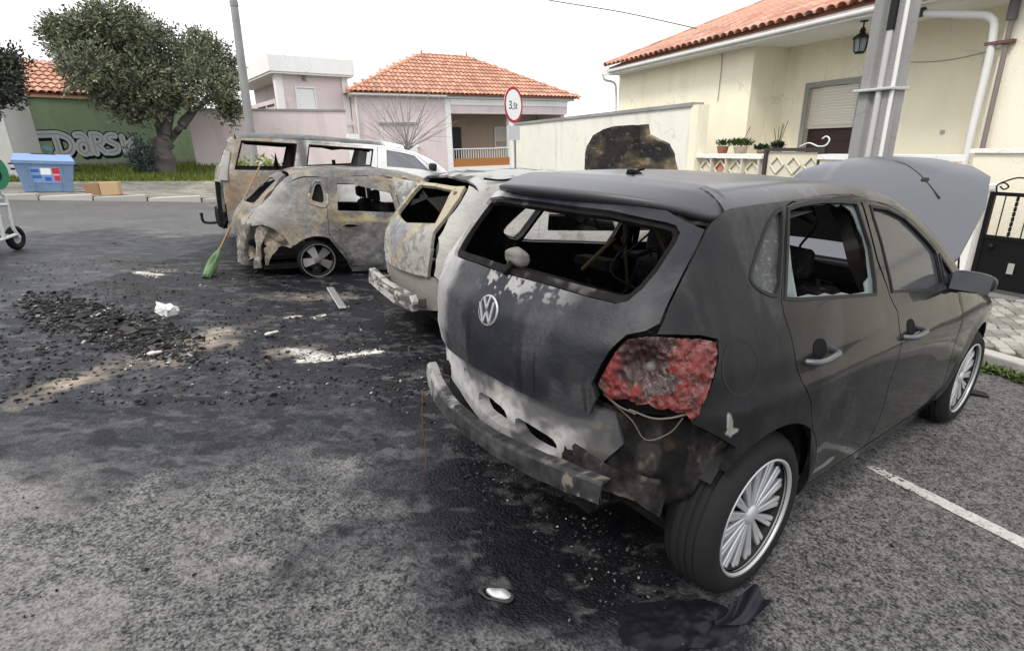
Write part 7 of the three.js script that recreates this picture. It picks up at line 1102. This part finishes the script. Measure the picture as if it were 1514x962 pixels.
// ---- loose pieces on the road, each lying where the photo shows it
const lay = (m, u, v, lift = 0, yaw = 0) => { const p = onGround(u, v); upright(m, { x: p.x, z: p.z, lift: lift + .004 }, yaw); return m; };
const paperM = M([.6, .6, .58], .85), scrapM = M([.42, .41, .38], .9);
lay(single('crumpled_paper', jitter(new THREE.IcosahedronGeometry(.085, 2).scale(1, .55, .7), .055, 26), paperM, 'crumpled white paper on the sooty road beside the charred heap', 'litter'), 246, 466, .03);
lay(single('white_scrap', jitter(new THREE.IcosahedronGeometry(.06, 2).scale(1.1, .3, .6), .03, 16), scrapM, 'small white scrap on the road by the sand streak end', 'litter'), 401, 498, .015);
lay(single('white_scrap', jitter(new THREE.IcosahedronGeometry(.05, 2).scale(1.2, .35, .6), .02, 18), scrapM, 'tiny white scrap on the sand streak near the charred heap', 'litter'), 228, 526, .01);
{ // grooved metal strip fallen under the torn hatchback
  const a = onGround(488, 428), b = onGround(507, 458), g = thing('metal_strip', 'grooved bare metal strip lying below the burnt hatchback wheel', 'metal strip'); const m = a.clone().lerp(b, .5); g.position.set(m.x, gy(m.x, m.z) + .02, m.z); const L = a.distanceTo(b); g.quaternion.setFromUnitVectors(V3(0, 1, 0), GN).multiply(new THREE.Quaternion().setFromAxisAngle(V3(0, 1, 0), Math.atan2(b.x - a.x, b.z - a.z)));
  part('strip', rbox(.075, .02, L, .006, 0, 0, 0, 1), M([.3, .3, .3], .55), g); for (const x of [-.022, 0, .022]) part('groove', boxAB(x - .006, x + .006, .0105, .016, -L / 2 + .02, L / 2 - .02), M([.14, .14, .14], .6), g);
}
{ // crushed clear lens on the asphalt in front
  const g = thing('broken_lens', 'small crushed silvery lamp lens lying on the asphalt behind the grey hatchback', 'debris'); lay(g, 738, 884, .008, R(-20)); const s = new THREE.SphereGeometry(1, 20, 12).scale(.05, .016, .024), p = s.attributes.position; for (let i = 0; i < p.count; i++) { const x = p.getX(i); p.setY(i, p.getY(i) * (1 + .35 * Math.sin(x * 90)) + .006); p.setZ(i, p.getZ(i) * (1 - .35 * clamp(-x / .06))); } s.computeVertexNormals(); part('reflector', s, M([.4, .4, .41], .35, { metalness: .5 }), g); part('dark_edge', jitter(new THREE.TorusGeometry(.05, .008, 6, 24).rotateX(Math.PI / 2).scale(1.2, .8, .62).translate(-.012, .002, 0), .006, 40), M([.03, .028, .026], .6), g);
}
{ // melted black plastic sheet by the rear wheel
  const g = thing('melted_plastic', 'rumpled sheet of melted black plastic on the road near the rear wheel', 'debris'); lay(g, 1000, 925, .002, R(8)); const q = new THREE.PlaneGeometry(.42, .2, 70, 36).rotateX(-Math.PI / 2), p = q.attributes.position, keep = [];
  for (let i = 0; i < p.count; i++) { const x = p.getX(i), z = p.getZ(i); const r = 1.15 - Math.hypot(x / .2, z / .1) + .5 * (fbm(x * 14 + 3, z * 14, 3) - .5); const h = Math.max(0, .032 * (fbm(x * 16, z * 22 + 2, 3) - .3) * sst(0, .5, r)) + .005 * Math.sin(x * 60 + 5 * fbm(x * 9, z * 9, 2) + z * 40) * sst(0, .4, r); p.setY(i, r > 0 ? h + .004 : -.01); } q.computeVertexNormals(); part('sheet', q, M([.008, .008, .011], .42), g);
  const e = new THREE.PlaneGeometry(.2, .07, 36, 14).rotateX(-Math.PI / 2), ep = e.attributes.position; for (let i = 0; i < ep.count; i++) { const x = ep.getX(i), z = ep.getZ(i); ep.setXYZ(i, x + .22, .01 + .5 * sst(-.05, .1, x) * .13 + .012 * Math.sin(z * 120 + x * 40) + .01 * (fbm(x * 30, z * 30, 2) - .5), z * (1 + .5 * Math.sin(x * 20)) + .03 - .5 * (x + .1) * .55); } e.computeVertexNormals(); part('torn_flap', e, M([.014, .013, .018], .45), g);
}
// charred heap left of the cars: individual burnt chunks
seed = 2024; const chunkG = Array.from({ length: 6 }, (_, i) => jitter(i % 2 ? rbox(.22, .022, .13, .008, 0, 0, 0, 3) : new THREE.IcosahedronGeometry(.085, 3).scale(1.3, .28, .8), .045, 13 + i)), chunkM = [charred, M([.016, .015, .015], .7), M([.022, .021, .02], .8), M([.045, .042, .038], .85)];
const kinds = ['flat', 'lumpy', 'ragged', 'curled', 'thin', 'broken'], tones = ['black', 'sooty', 'dark grey', 'ashen'], where = ['in the charred heap on the road', 'at the edge of the charred heap', 'beside the sand streak', 'between the charred heap and the crumpled paper'];
for (let i = 0; i < 70; i++) {
  const t = rnd(), u = i < 44 ? mix(95, 240, t) + rr(-14, 14) : rr(20, 260), v = i < 44 ? mix(462, 508, t * .8 + rnd() * .2) + rr(-12, 12) : rr(432, 545), s = (i < 44 ? rr(.2, .62) : rr(.1, .3)), q = i % 6, mm = i % 4;
  const m = new THREE.Mesh(chunkG[q], chunkM[mm]); m.name = numbered('charred_chunk'); scene.add(m); lay(m, u, v, .02 * s, rr(0, 6)); m.scale.setScalar(s); m.scale.y *= rr(.7, 1.5); mark(m, kinds[q] + ' ' + tones[mm] + ' burnt fragment ' + (i < 44 ? where[0] : 'scattered round the charred heap'), 'debris', i < 44 ? 'burnt fragments of the heap' : 'burnt fragments round the heap');
}
{ // fine burnt grit and ash crumbs strewn over the sooty road, uncountable
  seed = 909; const gg = jitter(new THREE.IcosahedronGeometry(.012, 0).scale(1.4, .5, 1), .004, 60), N = 7000, im = new THREE.InstancedMesh(gg, M([1, 1, 1], .85), N), mt = new THREE.Matrix4(), qn = new THREE.Quaternion(), col = new THREE.Color();
  for (let i = 0; i < N; i++) { let u, v; const k = rnd(); if (k < .4) { const t = rnd(); u = mix(60, 270, t) + rr(-40, 40); v = mix(455, 515, t) + rr(-25, 25); } else if (k < .75) { u = rr(0, 640); v = rr(385, 600); } else if (k < .9) { const t = rnd(); u = mix(560, 960, t) + rr(-60, 60); v = mix(520, 880, t) + rr(-40, 40); } else if (k < .93) { u = rr(0, 1500); v = rr(560, 955); } else { const q = [[450, 533, 488, 531], [502, 528, 562, 519], [425, 518, 470, 527], [205, 403, 235, 408], [180, 545, 320, 500]][Math.floor(rnd() * 4.99)], t = rnd(); u = mix(q[0], q[2], t) + rr(-9, 9); v = mix(q[1], q[3], t) + rr(-5, 5); } const p = onGround(u, v), s = (k < .4 ? rr(.25, 1.5) : k < .75 ? rr(.2, 1.0) : rr(.15, .5)) * (rnd() < .06 ? 1.9 : 1); qn.setFromAxisAngle(V3(rr(-.3, .3), 1, rr(-.3, .3)).normalize(), rr(0, 6)); mt.compose(V3(p.x, gy(p.x, p.z) + .008, p.z), qn, V3(s, s * rr(.5, 1.2), s)); im.setMatrixAt(i, mt); const t = k >= .93 ? .9 + .1 * rnd() : rnd(), b = k >= .93 ? rr(.2, .6) : t < .62 ? rr(.006, .02) : t < .97 ? rr(.03, .09) : rr(.16, .36); col.setRGB(b, b * .98, b * .94); im.setColorAt(i, col); }
  im.name = 'burnt_grit'; im.userData.kind = 'stuff'; mark(im, 'fine burnt grit and ash crumbs strewn across the sooty road', 'debris'); scene.add(im); }
{ const sp = [[640, 625, .3], [690, 705, .25], [655, 860, .22], [1445, 585, 1.0], [330, 405, .4], [440, 470, .5], [470, 470, .45], [300, 440, .3], [560, 560, .25], [620, 505, .3], [25, 390, .3], [170, 360, .5], [470, 395, .4]], lb = ['small burnt flake behind the grey hatchback bumper', 'burnt flake under the hanging wire of the grey hatchback', 'grit flake beside the crushed lens', 'flat black rubber scrap near the pavement kerb weeds', 'sooty flake beside the broom head', 'pale flake beyond the white ash heaps', 'pale flake near the grooved metal strip', 'sooty flake on the road short of the broom', 'grit flake in front of the long ash heap', 'dark flake close to the pale hatchback bumper', 'flake near the cleaning cart wheel', 'flake on the road beyond the charred heap', 'charred lump by the bare wheel of the torn hatchback'];
  sp.forEach(([u, v, s], i) => { const m = new THREE.Mesh(chunkG[i === 3 ? 1 : i % 6], chunkM[i === 5 || i === 6 ? 3 : i === 3 ? 1 : i % 3]); m.name = numbered('burnt_flake'); scene.add(m); lay(m, u, v, .012 * s, i); m.scale.set(s * .6, s * .4, s * .6); mark(m, lb[i], 'debris', 'loose flakes on the road'); }); }
scene.traverse(o => { if (o.isMesh) { o.castShadow = true; o.receiveShadow = true; } });
renderer.render(scene, camera);
